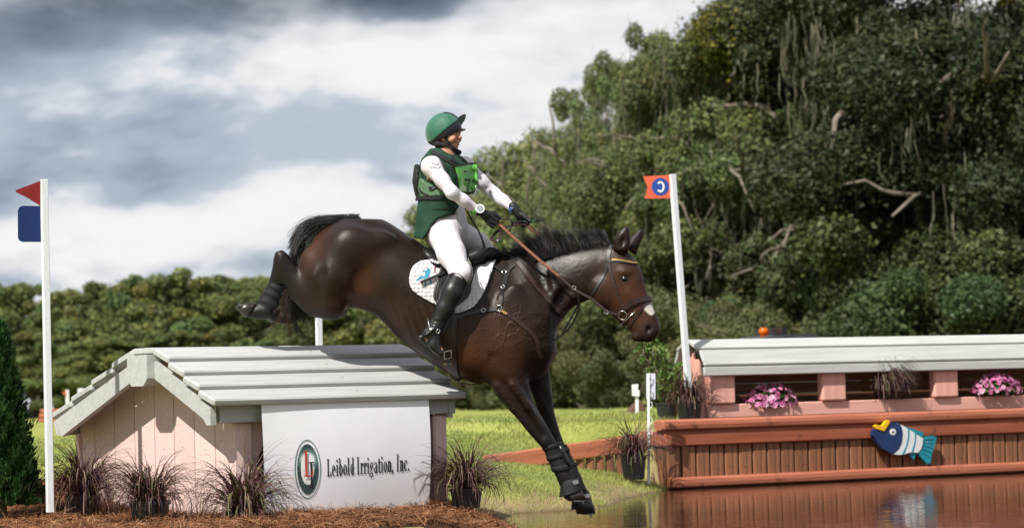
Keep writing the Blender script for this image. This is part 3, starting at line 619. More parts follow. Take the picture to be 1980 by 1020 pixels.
# nail heads, dark with rust: too small to pick apart singly
def nails(parent, pts, nrm_dir, r0=.0042):
    mb = MB(); nn = nrm(nrm_dir); a = nrm(np.cross(nn, [.13, .3, 1])); b = np.cross(nn, a); an = np.arange(7) * 2 * math.pi / 7
    for q in pts: q = np.asarray(q, float); V = [q + nn * .0015] + [q + (a * math.cos(t) + b * math.sin(t)) * r0 * rng.uniform(.8, 1.3) for t in an]; mb.add(V, [(0, 1 + i, 1 + (i + 1) % 7) for i in range(7)])
    o = mb.build('nail_heads', m_nail, parent, world=True); tag(o, kind='stuff'); return o
m_nail = mat('rusty_nail', (.05, .028, .018), rough=.8)
pts = []
for a, b in zip(vs_[:-1], vs_[1:]):
    c = (a + b) / 2
    for w in (.12, .42, min(roof_w_front(c), roof_w_back(c)) - .20): pts.append(hp(-.0012, c + rng.normal(0, .03), w + rng.normal(0, .02)))
nails(house, pts, -HE)
# ================================================================== plank retaining wall at the pond
m_red1 = mat('red_stained_log', (.44, .15, .085), (.34, .11, .06), scale=4, stretch=(.4, 6, 6), rough=.6, bump=.2, rand=.06, spots=(7, .64, .78, (.16, .06, .035)), spec=.3)
m_red2 = mat('red_stained_beam', (.34, .10, .052), (.26, .072, .037), scale=4, stretch=(.35, 7, 7), rough=.6, bump=.2, rand=.05, spots=(7, .66, .78, (.12, .04, .025)), spec=.3)
m_plank = mat('brown_stained_plank', (.27, .12, .062), (.14, .062, .034), scale=5, stretch=(.5, 7, 7), rough=.65, bump=.25, rand=.16, spots=(12, .66, .76, (.05, .03, .02)), spec=.25)
m_coral = mat('coral_pink_paint', (.76, .41, .345), (.68, .35, .29), scale=4, stretch=(.5, 5, 5), rough=.6, bump=.15, rand=.04, spots=(10, .70, .8, (.35, .17, .13)), spec=.35)
m_lgrey = mat('white_grey_paint', (.47, .475, .46), (.40, .405, .39), scale=4, stretch=(.4, 6, 6), rough=.6, bump=.12, rand=.05, spots=(9, .70, .8, (.30, .30, .28)), spec=.3)
def log(name, m, parent, p0, p1, w, h, n=14):
    """a rounded timber: flattened round profile swept from p0 to p1"""
    p0, p1 = np.asarray(p0, float), np.asarray(p1, float); ex = nrm(p1 - p0); ez = nrm(HZ - ex * ex[2]); ey = np.cross(ez, ex)
    L = np.linalg.norm(p1 - p0); mb = MB(); ring = []
    for i in range(n):
        a = 2 * math.pi * i / n; c_, s_ = math.cos(a), math.sin(a); ring.append((abs(c_) ** .6 * math.copysign(1, c_) * w / 2, abs(s_) ** .6 * math.copysign(1, s_) * h / 2))
    V = []; secs = [(-L / 2, .80), (-L / 2 + .02, 1.), (L / 2 - .02, 1.), (L / 2, .80)]
    for x, k in secs: V += [(x, a * k, b * k) for a, b in ring]
    F = [(s * n + i, s * n + (i + 1) % n, (s + 1) * n + (i + 1) % n, (s + 1) * n + i) for s in range(3) for i in range(n)]
    mb.add(V, F); mb.f.setdefault(n, []).append(np.array([list(range(n))[::-1], [3 * n + i for i in range(n)]]))
    return obj(name, mb.mesh(name, m), parent, frame((p0 + p1) / 2, ex, ey, ez))
def wallu(px, y=890): return float((Pplane(px, y, W0, WG) - W0) @ WE)
wall = thing('plank_wall', 'red stained plank retaining wall standing at the edge of the pond', 'retaining wall', M=frame(np.array([W0[0], W0[1], ZW]), WE, WG, HZ))
UE = 5.6
log('base_log', m_red1, wall, wp(-.01, -.045, .005), wp(UE, -.045, .005), .13, .10)
u = .0; k = 0
while u < UE - .1:
    w_ = .150 + .004 * math.sin(k * 2.3)
    board('plank', m_plank, wall, wp(u + w_ / 2, .02 + .003 * math.sin(k * 5.1), -.12), wp(u + w_ / 2, .02 + .003 * math.sin(k * 5.1), .345), WE, w_ - .010, .035, .006); u += w_ + .006; k += 1
for v in (.10, .22): board('plank', m_plank, wall, wp(.0, v, -.12), wp(.0, v, .345), WG, .10, .035, .006)
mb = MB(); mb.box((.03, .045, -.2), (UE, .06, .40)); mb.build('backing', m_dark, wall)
board('beam', m_red2, wall, wp(-.035, -.005, .408), wp(UE, -.005, .408), HZ, .140, .06, .010)
board('beam', m_red2, wall, wp(-.02, .028, .408), wp(-.02, .40, .408), HZ, .138, .05, .008)
log('cap_log', m_red1, wall, wp(-.075, .02, .528), wp(UE, .02, .528), .17, .105)
# low wing of the wall running down to the left
wing = thing('low_wing_wall', 'low red timber wing sloping down the bank to the left of the plank wall', 'retaining wall', loc=tuple(P(1100, 880, 24.3)))
a0, a1 = P(1262, 851, 24.46), P(936, 897, 23.9)
board('beam', m_red1, wing, a0, a1, HZ, .155, .06, .012)
for i in range(17):
    t_ = .03 + i * .058; q = a0 * (1 - t_) + a1 * t_ + np.array([0, .01, 0]); board('plank', m_plank, wing, q + HZ * -.08, q + HZ * -.40, CR, .084, .03, .004)
# ================================================================== roofed planter jump on the bank
PF0 = P(1369, 808.5, 24.95)
def pp(u, v, w): return PF0 + WE * u + WG * v + HZ * w
def plu(px, y=760): return float((Pplane(px, y, PF0, WG) - PF0) @ WE)
pj = thing('planter_jump', 'long coral pink planter jump with a pale plank roof and flowers in its openings', 'jump', M=frame(PF0, WE, WG, HZ))
UP = 4.9
board('front_rail', m_coral, pj, pp(.0, .02, .065), pp(UP, .02, .065), HZ, .128, .05, .008)
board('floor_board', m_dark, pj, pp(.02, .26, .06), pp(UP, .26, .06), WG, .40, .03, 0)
for v_ in (.10, .20, .30, .40): board('end_plank', m_coral, pj, pp(.03, v_, -.03), pp(.03, v_, (.42, .56, .62, .52)[int(v_ * 10) - 1]), WG, .094, .03, .005)
for i in range(4): board('back_plank', m_plank, pj, pp(.05, .45, .06 + .105 * i), pp(UP, .45, .06 + .105 * i), HZ, .098, .025, .005)
for a, b in ((1374, 1418), (1586, 1632), (1802.5, 1849), (2025, 2075)):
    ua, ub = plu(a), plu(b); board('post', m_coral, pj, pp((ua + ub) / 2, .005, .131), pp((ua + ub) / 2, .005, .405), WE, ub - ua, .10, .016)
board('post', m_coral, pj, pp(-.005, .07, .0), pp(-.005, .07, .41), WE, .09, .06, .008)
prof = [(-.085, .395), (-.075, .482), (-.070, .492), (.02, .640), (.03, .650), (.20, .735), (.215, .735), (.385, .650), (.395, .64), (.475, .49)]
for (a, b), lift in (((0, 1), .0), ((2, 3), 0), ((4, 5), 0), ((6, 7), 0), ((8, 9), 0)):
    p_, q_ = np.array(prof[a]), np.array(prof[b]); c = (p_ + q_) / 2; wd = WG * (q_ - p_)[0] + HZ * (q_ - p_)[1]
    board('roof_board', m_lgrey, pj, pp(-.085 + .01 * (a % 3), c[0], c[1]), pp(UP + .05, c[0], c[1]), wd, np.linalg.norm(q_ - p_) - .003, .035, .007)

pts = []; u = .0; k = 0
while u < UE - .1:
    w_ = .150 + .004 * math.sin(k * 2.3); c = u + w_ / 2
    for z_ in (.29, .12): pts += [wp(c + rng.normal(0, .012), .02 + .003 * math.sin(k * 5.1) - .0192, z_ + rng.normal(0, .008))]
    u += w_ + .006; k += 1
nails(wall, pts, -WG, .006)
# ================================================================== flags, posts, fish, plants, things across the field
m_white = mat('white_plastic', (.78, .78, .79), (.72, .72, .73), scale=6, rough=.4, spec=.45)
m_wpaint = mat('white_painted_post', (.70, .73, .78), (.64, .67, .72), scale=5, stretch=(4, 4, .6), rough=.5, bump=.08, spec=.4)
m_redflag = mat('red_flag_plastic', (.22, .012, .016), (.18, .010, .013), scale=4, rough=.4); m_blueflag = mat('blue_flag_plastic', (.004, .022, .12), (.003, .018, .10), scale=4, rough=.35)
m_orange = mat('orange_flag_plastic', (.70, .13, .06), (.62, .11, .05), scale=4, rough=.45); m_blue2 = mat('blue_print', (.02, .07, .35), rough=.45)
def post(name, parent, p0, p1, s, m):
    p0, p1 = np.asarray(p0, float), np.asarray(p1, float); return board(name, m, parent, p0, p1, nrm(np.array([.9, .45, 0])), s, s, .003)
def facing(o): # frame for a flat piece standing about square to the camera: x right, y away, z up
    return frame(o, CR, CF, CU)
def plate(name, parent, poly, o, th, m, off=0., yaw=0.):
    """polygon in metres (x right, z up) standing at o, th thick"""
    M = facing(o) @ Matrix.Rotation(yaw, 4, 'Z'); mb = MB(); mb.prism(poly, off, off + th, lambda a, b, d: (a, d, b)); return obj(name, mb.mesh(name, m), parent, M)
# left flag post
Yl = 17.3; s_ = Yl / FP
fp = thing('flag_post', 'tall white flag post with a red pennant above a blue panel', 'flag post', loc=tuple(P(97, 985, Yl)))
post('pole', fp, P(97, 990, Yl), P(85, 347, Yl), .044, m_wpaint)
O = P(78, 350, Yl)
plate('red_pennant', fp, [(.004, .004), (.004, -49 * s_), (-24 * s_, -33 * s_), (-46 * s_, -22 * s_), (-48 * s_, -18 * s_), (-24 * s_, -9 * s_)][::-1], O, .004, m_redflag, -.004, .25)
rr = lambda a, b, c, d, r: [(a + r, b), (a + .3 * r, b + .3 * r), (a, b + r), (a, d - r), (a + .3 * r, d - .3 * r), (a + r, d), (c, d), (c, b)]
plate('blue_panel', fp, rr(-43 * s_, -118 * s_, .004, -48 * s_, 9 * s_)[::-1], O, .004, m_blueflag, -.004, .2)
# far post of the same jump
Yf = 20.2
f2 = thing('flag_post', 'white flag post behind the roofed jump, its top hidden by the horse', 'flag post', loc=tuple(P(620, 950, Yf))); post('pole', f2, P(624, 965, Yf), P(613, 480, Yf), .044, m_wpaint)
plate('red_pennant', f2, [(.004, 0), (.004, -.10), (-.08, -.05)][::-1], P(607, 485, Yf), .004, m_redflag)
# right leaning post with the orange swallow-tail flag (its printed side is seen from behind: mirrored C)
Yr = 24.75; s_ = Yr / FP
f3 = thing('flag_post', 'white post leaning left with an orange swallow-tailed flag bearing a letter in a blue disc', 'flag post', loc=tuple(P(1330, 790, Yr)))
post('pole', f3, P(1335, 800, Yr), P(1300, 337, Yr), .052, m_wpaint)
O = P(1297, 338, Yr)
plate('orange_flag', f3, [(x * s_, -y * s_) for x, y in [(0, 0), (-54, 3), (-45, 24), (-51, 46), (1, 45)]], O, .004, m_orange)
fl = [c for c in f3.children if c.name.startswith('orange_flag')][0]
cx_, cz_ = -20 * s_, -23 * s_
def flagprint(name, polys, m, off):
    mb = MB()
    for p_ in polys: mb.prism(p_[::-1], off, off + .0015, lambda a, b, d: (a, d, b))
    obj(name, mb.mesh(name, m), fl, PM[fl.name])
flagprint('blue_disc', [[(cx_ + 17 * s_ * math.cos(a), cz_ + 17 * s_ * math.sin(a)) for a in np.linspace(0, 2 * math.pi, 28)[:-1]]], m_blue2, -.002)
flagprint('letter', [[(cx_ + x * 8 * s_, cz_ + y * 11 * s_) for x, y in q][::-1] for q in arc(0, 0, 1, 1, .48, .34, -140, 140, 16)], m_white, -.004)
# ribbed white step-in post with a paper card
Ys = 23.75; s_ = Ys / FP
sp = thing('fence_post', 'thin white plastic post with hooks and a paper card beside the plank wall', 'post', loc=tuple(P(1254, 925, Ys)))
board('pole', m_white, sp, P(1254.5, 935, Ys), P(1254, 721, Ys), CR, .024, .016, .003)
for y in (728, 752, 776, 806, 830, 855, 880): 
    mb = MB(); mb.tube([P(1257, y, Ys), P(1261, y + 2, Ys), P(1261, y + 9, Ys), P(1257, y + 13, Ys)], .004, 6); mb.build('hook', m_white, sp, world=True)
m_card = mat('paper_card', (.62, .60, .72), (.58, .57, .68), rough=.7)
plate('card', sp, [(-.02, 0), (.062, 0), (.062, -.23), (-.02, -.23)][::-1], P(1254, 721.5, Ys), .003, m_card, .012)
# ---- wooden fish
m_navy = mat('navy_gloss_paint', (.008, .03, .12), (.006, .022, .09), scale=8, rough=.3, spots=(20, .68, .75, (.25, .32, .45)), spec=.5); m_gw = mat('white_gloss_paint', (.75, .76, .76), (.68, .69, .70), scale=7, rough=.4); m_te = mat('teal_gloss_paint', (.01, .26, .34), (.01, .20, .27), scale=9, rough=.35, spots=(22, .70, .78, (.4, .5, .5))); m_ye = mat('yellow_gloss_paint', (.85, .48, .01), (.8, .42, .01), scale=8, rough=.35); m_blk = mat('black_paint', (.01, .01, .012), rough=.4)
fo = Pplane(1745, 850, W0 - WG * .075, WG); fish = thing('fish_sign', 'painted wooden fish with navy head and yellow lips on the plank wall', 'sign', M=frame(fo, WE, WG, HZ))
def fpt(x, y):  # crop pixel (1660+x/7.283, 780+y/7.283) -> sign plane
    q = Pplane(1660 + x / 7.283, 780 + y / 7.283, fo, WG) - fo; return (float(q @ WE), float(q[2]))
def fpl(name, poly, d0, d1, m, parent=None):
    mb = MB(); pts = [fpt(*p_) for p_ in poly]; ar = sum(a[0] * b[1] - b[0] * a[1] for a, b in zip(pts, pts[1:] + pts[:1]))
    if ar < 0: pts = pts[::-1]
    mb.prism(pts, d0, d1, lambda a, b, d: (a, d, b)); o = obj(name, mb.mesh(name, m), parent or fish, PM['fish_sign'])
    bm = bmesh.new(); bm.from_mesh(o.data); bmesh.ops.recalc_face_normals(bm, faces=bm.faces); bmesh.ops.bevel(bm, geom=[e for e in bm.edges if abs(e.verts[0].co.y - e.verts[1].co.y) < 1e-6 and e.verts[0].co.y < (d0 + d1) / 2], offset=.004, segments=2, affect='EDGES'); bm.to_mesh(o.data); bm.free(); return o
fpl('dorsal_fin', [(560, 285), (915, 405), (895, 480), (640, 360)], -.012, .02, m_te)
fpl('belly_fin', [(690, 680), (815, 690), (770, 790)], -.012, .02, m_te)
tail = fpl('tail', [(885, 490), (950, 460), (1040, 450), (1090, 470), (1075, 540), (1030, 680), (1000, 840), (950, 845), (880, 770), (815, 690), (870, 600)], -.018, .02, m_te)
for y0, y1, x0 in ((505, 500, 905), (545, 560, 900), (590, 620, 895), (640, 690, 885), (690, 760, 890)):
    mb = MB(); a, b = fpt(x0, y0), fpt(1040 - (y1 - 500) * .15, y1); mb.tube([(a[0], -.020, a[1]), (b[0], -.020, b[1])], .0022, 6); obj('groove', mb.mesh('groove', m_navy), tail, PM['fish_sign'])
fpl('body', [(575, 290), (680, 350), (790, 425), (890, 485), (885, 560), (860, 640), (820, 690), (700, 688), (620, 715), (560, 722), (465, 712), (540, 640), (580, 560), (600, 440), (595, 350)], -.026, .02, m_gw)
for band in ([(668, 345), (695, 360), (695, 470), (672, 570), (630, 690), (610, 716), (580, 718), (640, 590), (668, 470)], [(765, 408), (792, 425), (785, 520), (768, 610), (745, 688), (718, 688), (745, 590), (764, 510)]): fpl('band', band, -.029, -.02, m_te)
fpl('head', [(180, 440), (195, 380), (220, 350), (320, 385), (385, 330), (410, 262), (460, 252), (560, 288), (590, 340), (602, 430), (585, 545), (545, 635), (468, 706), (420, 690), (300, 625), (235, 545)], -.030, .02, m_navy)
fpl('lips', [(195, 315), (225, 292), (300, 315), (365, 235), (395, 228), (415, 255), (335, 380), (315, 385), (215, 352)], -.042, -.0, m_ye)
for nm, r_, d_, mm_ in (('eye', 44, -.036, m_gw), ('pupil', 20, -.039, m_navy)): fpl(nm, [(456 + r_ * math.cos(a), 396 + r_ * 1.08 * math.sin(a)) for a in np.linspace(0, 2 * math.pi, 21)[:-1]], d_, -.02, mm_)
# ---- plants
m_pot = mat('black_plastic_pot', (.018, .018, .02), (.012, .012, .013), scale=5, rough=.45, spots=(6, .62, .72, (.06, .05, .04))); m_soil = mat('potting_soil', (.05, .03, .02), rough=.95, bump=.5, scale=30)
m_fol = mat('leaf_blade', (1, 1, 1), (.85, .85, .85), rough=.5, tint=True, spec=.35, transl=.2)
PURP = np.array([(.085, .033, .045), (.055, .024, .030), (.14, .070, .055), (.24, .15, .12), (.13, .13, .05)])
def pot(parent, o, r, h):
    mb = MB(); mb.lathe([(r * .78, 0), (r * .8, .004), (r * .96, h * .84), (r * 1.04, h * .86), (r * 1.05, h), (r * .95, h), (r * .93, h * .86)], 22)
    obj('pot', mb.mesh('pot', m_pot, False), parent, Matrix.Translation(Vector(o)))
    mb = MB(); mb.lathe([(0, h * .9), (r * .5, h * .91), (r * .94, h * .88)], 14); obj('soil', mb.mesh('soil', m_soil, True), parent, Matrix.Translation(Vector(o)))
def fountain(n, H, spread, base, seed, cols=PURP, width=.0078, probs=(.30, .18, .22, .12, .18), lean=(0, 0), droop=1.25):
    r = np.random.default_rng(seed); V = []; C = []; seg = 6
    az = r.uniform(0, 2 * math.pi, n); up = np.clip(r.beta(3.2, 1.5, n), .25, .98); L = H * r.uniform(.65, 1.3, n)
    b = np.stack([np.cos(az), np.sin(az)], 1) * (base * r.uniform(0, 1, n) ** .6)[:, None]; az = az + r.normal(0, .85, n); az = np.arctan2(np.sin(az) + lean[1], np.cos(az) + lean[0]); d = np.stack([np.cos(az), np.sin(az)], 1)
    w = width * r.uniform(.6, 1.3, n); c = cols[r.choice(len(cols), n, p=probs)] * r.uniform(.7, 1.3, n)[:, None]
    el0 = up * R_(88); rows = []; px_ = np.zeros(n); pz = np.zeros(n); dl = L / seg; curl = r.uniform(.5, 1.9, n) * (1.35 - up * .6) * droop
    for k in range(seg + 1):
        t_ = k / seg; cc = np.stack([b[:, 0] + d[:, 0] * px_, b[:, 1] + d[:, 1] * px_, pz], 1); s = np.stack([-d[:, 1], d[:, 0], 0 * px_ + .3], 1) * (w * (1 - t_ ** 2.2) * .5 + .0004)[:, None]
        rows += [cc - s, cc + s]; e = el0 - curl * (t_ ** 1.5) * 2.0; px_ = px_ + np.cos(e) * dl; pz = pz + np.sin(e) * dl
    V = np.stack(rows, 1).reshape(-1, 3); m_ = 2 * (seg + 1); B = np.arange(n)[:, None] * m_
    F = np.concatenate([B + [[2 * k, 2 * k + 1, 2 * k + 3, 2 * k + 2]] for k in range(seg)])
    return npmesh('foliage', V, F, m_fol, False, np.repeat(c, m_, 0))
def grass_plant(label, px, pyb, Y, H, potr, poth, n, seed, group='purple fountain grass in pots', zc=None, sink=.0, kids=True):
    o = P(px, pyb, Y); o[2] -= sink
    t_ = thing('fountain_grass', label, 'plant', tuple(o), group); pot(t_, o, potr, poth)
    tag(obj('foliage', fountain(n, H, 1, potr * .6, seed), t_, Matrix.Translation(Vector(o + HZ * poth * .88))), kind='stuff'); return t_
grass_plant('purple fountain grass right beside the tall left flag post', 163, 985, 17.75, .45, .12, .16, 520, 1, sink=.06)
grass_plant('purple fountain grass before the middle of the pink gable', 290, 1000, 17.0, .40, .13, .17, 380, 2, sink=.06)
grass_plant('purple fountain grass at the corner post beside the banner', 474, 1022, 16.55, .50, .12, .16, 420, 3, sink=.05)
grass_plant('purple fountain grass at the right end of the roofed jump', 902, 972, 17.75, .41, .11, .13, 420, 4, sink=.03)
grass_plant('purple fountain grass on the lawn beside the white step-in post', 1226, 926, 23.7, .46, .115, .21, 300, 5)
grass_plant('purple fountain grass in a black pot at the left end of the planter jump', 1333, 811, 24.75, .36, .125, .19, 360, 6)
o = pp(plu(1722), .10, .07); t_ = thing('fountain_grass', 'dark purple fountain grass drooping from the middle opening of the planter jump', 'plant', tuple(o), 'purple fountain grass in pots'); pot(t_, o, .10, .15)
tag(obj('foliage', fountain(560, .42, 1, .08, 7, PURP * .8, .0085, lean=(WG * -1.0)[:2] * 1.25, droop=2.3), t_, Matrix.Translation(Vector(o + HZ * .17 - WG * .03))), kind='stuff')
# second pot with a broad-leaved shrub behind it
def leafy(n, H, Wd, seed, size, cols):
    r = np.random.default_rng(seed); mb = MB(); tips = []
    for i in range(7):
        a = r.uniform(0, 6.28); tip = np.array([math.cos(a) * Wd * r.uniform(.15, .8), math.sin(a) * Wd * r.uniform(.15, .8), H * r.uniform(.6, 1.)]); pts = limb(mb, np.array([0, 0, .0]), tip, .008, .003, r, .05, 6, 5); tips.append(pts)
    V, F, C = [], [], []
    for i in range(n):
        p_ = tips[r.integers(7)]; q = p_[r.integers(1, 6)] + r.normal(0, .035, 3); d = nrm(r.normal(0, 1, 3) + [0, 0, .4]); s = nrm(np.cross(d, r.normal(0, 1, 3))); u_ = np.cross(s, d); L = size * r.uniform(.7, 1.3); w = L * .26
        V += [q, q + d * L * .45 + s * w - u_ * w * .3, q + d * L * .5, q + d * L * .45 - s * w - u_ * w * .3, q + d * L - u_ * L * .12]; k = 5 * i
        F += [(k, k + 1, k + 2), (k, k + 2, k + 3), (k + 1, k + 4, k + 2), (k + 2, k + 4, k + 3)]; C += [cols[r.integers(len(cols))] * r.uniform(.7, 1.3)] * 5
    return mb.mesh('stems', m_bark, True), npmesh('foliage', np.array(V), np.array(F), m_fol, False, np.array(C))
GREEN = np.array([(.09, .16, .03), (.13, .21, .04), (.20, .26, .07), (.06, .11, .025)])
o = P(1291, 812, 25.2); t_ = thing('leafy_shrub', 'green broad-leaved shrub in a black pot left of the leaning flag post', 'shrub', tuple(o)); pot(t_, o, .11, .17)
a_, b_ = leafy(340, .62, .30, 11, .075, GREEN); M = Matrix.Translation(Vector(o + HZ * .14)); obj('stems', a_, t_, M); tag(obj('foliage', b_, t_, M), kind='stuff')
# chrysanthemums in the planter
m_pet = mat('pink_petals', (1, 1, 1), (.9, .85, .88), rough=.6, tint=True, transl=.2)
def mum(label, px, py, Y, W, Hh, seed):
    o = P(px, py, Y); t_ = thing('chrysanthemum', label, 'flowers', tuple(o), 'pink chrysanthemums in the planter jump'); r = np.random.default_rng(seed)
    V, F, C = [], [], []; n = 420
    d = r.normal(0, 1, (n, 3)); d[:, 2] = np.abs(d[:, 2]); d /= np.linalg.norm(d, axis=1)[:, None]; pos = d * np.array([W, W * .6, Hh]) * r.uniform(.4, .95, n)[:, None]
    for i in range(n):
        q = pos[i]; a = nrm(r.normal(0, 1, 3)); b = nrm(np.cross(a, d[i])) ; L = .035; k = len(V); V += [q - a * L, q - b * L * .5, q + a * L, q + b * L * .5]; F.append((k, k + 1, k + 2, k + 3)); C += [np.array([(.03, .07, .015), (.045, .10, .02)])[r.integers(2)]] * 4
    M = frame(o, WE, WG, HZ); tag(obj('foliage', npmesh('foliage', np.array(V), np.array(F), m_fol, False, np.array(C)), t_, M), kind='stuff')
    V, F, C = [], [], []; n = 150; d = r.normal(0, 1, (n, 3)); d[:, 2] = np.abs(d[:, 2]); d[:, 1] = -np.abs(d[:, 1]); d /= np.linalg.norm(d, axis=1)[:, None]
    for i in range(n):
        nr_ = nrm(d[i] + r.normal(0, .25, 3)); q = d[i] * np.array([W, W * .6, Hh]) * r.uniform(.92, 1.08); a = nrm(np.cross(nr_, [.3, .2, 1])); b = np.cross(nr_, a); R0 = r.uniform(.020, .031); cc = np.array([(.62, .16, .36), (.75, .30, .50), (.82, .50, .64), (.45, .10, .25)])[r.choice(4, p=[.4, .3, .15, .15])] * r.uniform(.85, 1.15)
        k = len(V); V.append(q - nr_ * .004); C.append(np.clip(cc * .7, 0, 1))
        for j in range(14):
            an = j * 2 * math.pi / 14; rr_ = R0 * (1 if j % 2 == 0 else .62); V.append(q + (a * math.cos(an) + b * math.sin(an)) * rr_ + nr_ * (.004 if j % 2 == 0 else 0)); C.append(np.clip(cc, 0, 1))
        F += [(k, k + 1 + j, k + 1 + (j + 1) % 14) for j in range(14)]
    tag(obj('flowers', npmesh('flowers', np.array(V), np.array(F), m_pet, False, np.array(C)), t_, M), kind='stuff')
mum('pink chrysanthemums in the left opening of the planter jump', 1486, 784, 25.35, .29, .21, 21)
mum('pink chrysanthemums in the right opening of the planter jump', 1924, 760, 26.6, .29, .20, 22)
# straw bedding in the planter and a few weeds on the cap log
n = 3500; uu = rng.uniform(.1, 3.6, n); vv = rng.uniform(.06, .42, n); zz = .085 + .05 * (.5 + .5 * np.sin(uu * 5)) * rng.uniform(0, 1, n)
az = rng.uniform(0, 6.28, n); L = rng.uniform(.05, .12, n); cpos = PF0 + np.outer(uu, WE) + np.outer(vv, WG) + np.outer(zz, HZ); dv = np.stack([np.cos(az), np.sin(az), rng.normal(0, .3, n)], 1); sv = np.stack([-np.sin(az), np.cos(az), 0 * az], 1) * .0018
tag(obj('planter_straw', npmesh('planter_straw', np.stack([cpos - dv * L[:, None] / 2 - sv, cpos - dv * L[:, None] / 2 + sv, cpos + dv * L[:, None] / 2 + sv, cpos + dv * L[:, None] / 2 - sv], 1).reshape(-1, 3), np.arange(n)[:, None] * 4 + np.arange(4), m_straw, False, np.repeat(cs[:n], 4, 0))), 'pine straw bedding in the openings of the planter jump', kind='stuff')
# dwarf conifer at the left edge
def conifer(Hh, Rb, n, seed):
    r = np.random.default_rng(seed); t_ = r.uniform(0, 1, n) ** 1.25; az = r.uniform(0, 6.28, n); lob = 1 + .30 * np.sin(az * 5 + 9 * t_) * np.sin(t_ * 23 + az) + .20 * np.sin(az * 9 - 31 * t_); R1 = Rb * (1 - t_) ** .8 * lob * r.uniform(.45, 1.05, n) ** .5 * np.where(r.uniform(0, 1, n) < .1, 1.18, 1) + .006
    pos = np.stack([np.cos(az) * R1, np.sin(az) * R1, Hh * (.02 + .93 * t_)], 1); out = np.stack([np.cos(az), np.sin(az), 0 * az], 1)
    d = out * .55 + np.array([0, 0, .9]) + r.normal(0, .28, (n, 3)); d /= np.linalg.norm(d, axis=1)[:, None]; s = np.cross(d, out + r.normal(0, .5, (n, 3))); s /= np.linalg.norm(s, axis=1)[:, None]; L = r.uniform(.03, .065, n)[:, None]; w = L * .20
    V = np.stack([pos, pos + d * L * .45 + s * w, pos + d * L, pos + d * L * .45 - s * w], 1).reshape(-1, 3)
    c = np.array([(.022, .066, .018), (.034, .090, .024), (.015, .046, .014), (.055, .125, .036)])[r.choice(4, n, p=[.35, .3, .25, .1])] * r.uniform(.7, 1.25, n)[:, None]
    return npmesh('crown', V, np.arange(n)[:, None] * 4 + np.arange(4), m_fol, False, np.repeat(c, 4, 0))
o = P(6, 985, 17.6); t_ = thing('conifer', 'dark green dwarf conifer cut by the left edge beside the flag post', 'tree', tuple(o)); mb = MB(); mb.tube([(0, 0, -.05), (0, 0, .5), (.01, 0, 1.1)], [.03, .02, .006], 7)
obj('trunk', mb.mesh('trunk', m_bark, True), t_, Matrix.Translation(Vector(o))); tag(obj('crown', conifer(1.28, .215, 15000, 5), t_, Matrix.Translation(Vector(o))), kind='stuff')
# ---- things across the field
m_bkroof = mat('dark_roof_vinyl', (.05, .052, .06), (.035, .036, .04), rough=.35); m_amber = mat('amber_lens', (.9, .24, .01), (.85, .2, .01), rough=.2, transl=.4); m_body = mat('dark_green_paint', (.03, .05, .035), rough=.4); m_tyre = mat('tyre_rubber', (.015, .015, .016), rough=.8)
Yv = 38.; o = P(1495, 760, Yv); zt = P(1495, 645, Yv)[2]; o[2] = float(ground_z(o[0], Yv)); vh = thing('utility_cart', 'utility cart with a dark roof and an orange beacon behind the planter jump', 'vehicle', M=frame(o, np.array([.95, .31, 0]), np.array([-.31, .95, 0]), HZ)); hh_ = zt - o[2]
mb = MB(); mb.add([(-.55, -.6, hh_ - .10), (-.2, -.62, hh_ - .03), (.35, -.6, hh_ - .02), (.62, -.58, hh_ - .08), (-.55, .6, hh_ - .10), (-.2, .62, hh_ - .03), (.35, .6, hh_ - .02), (.62, .58, hh_ - .08)] + [(-.55, -.6, hh_ - .15), (-.2, -.62, hh_ - .10), (.35, -.6, hh_ - .09), (.62, -.58, hh_ - .14), (-.55, .6, hh_ - .15), (-.2, .62, hh_ - .10), (.35, .6, hh_ - .09), (.62, .58, hh_ - .14)], [(0, 1, 5, 4), (1, 2, 6, 5), (2, 3, 7, 6), (8, 12, 13, 9), (9, 13, 14, 10), (10, 14, 15, 11), (0, 8, 9, 1), (1, 9, 10, 2), (2, 10, 11, 3), (4, 5, 13, 12), (5, 6, 14, 13), (6, 7, 15, 14), (0, 4, 12, 8), (3, 11, 15, 7)]); mb.build('roof', m_bkroof, vh)
mb = MB(); mb.lathe([(.05, hh_ - .04), (.055, hh_), (.07, hh_ + .005), (.068, hh_ + .06), (.04, hh_ + .085), (0, hh_ + .09)], 16, (-.16, -.1, 0)); mb.build('beacon', m_amber, vh, smooth=True)
for sx, sy in ((-.5, -.55), (-.5, .55), (.5, -.55), (.5, .55)):
    mb = MB(); mb.tube([(sx, sy, .55), (sx * .95, sy, hh_ - .12)], .02, 6); mb.build('roof_post', m_blk, vh); mb = MB(); mb.tube([(sx * 1.6, sy - .08, .27), (sx * 1.6, sy + .08, .27)], .27, 16); mb.build('wheel', m_tyre, vh)
mb = MB(); mb.box((-1.15, -.6, .25), (1.1, .6, .62)); mb.box((-.35, -.55, .621), (.35, .55, .82)); mb.build('body', m_body, vh)
mb = MB(); mb.box((-.05, -.5, .83), (.03, .5, 1.2)); mb.build('seat', m_blk, vh)
def far_post(label, px, y0, y1, Y, flagm=None, poly=None):
    t_ = thing('marker_post', label, 'post', tuple(P(px, y1, Y))); s_ = Y / FP; board('pole', m_white, t_, P(px + 1, y1, Y), P(px, y0, Y), CR, 6 * s_, .05, 0)
    if poly: plate('flag', t_, [(x * s_, -y * s_) for x, y in poly][::-1], P(px, y0, Y), .01, flagm, -.06)
    return t_
far_post('far white marker post with an orange pennant above the left roof slope', 130, 753, 800, 60, m_orange, [(-2, 2), (-2, 11), (-9, 6)])
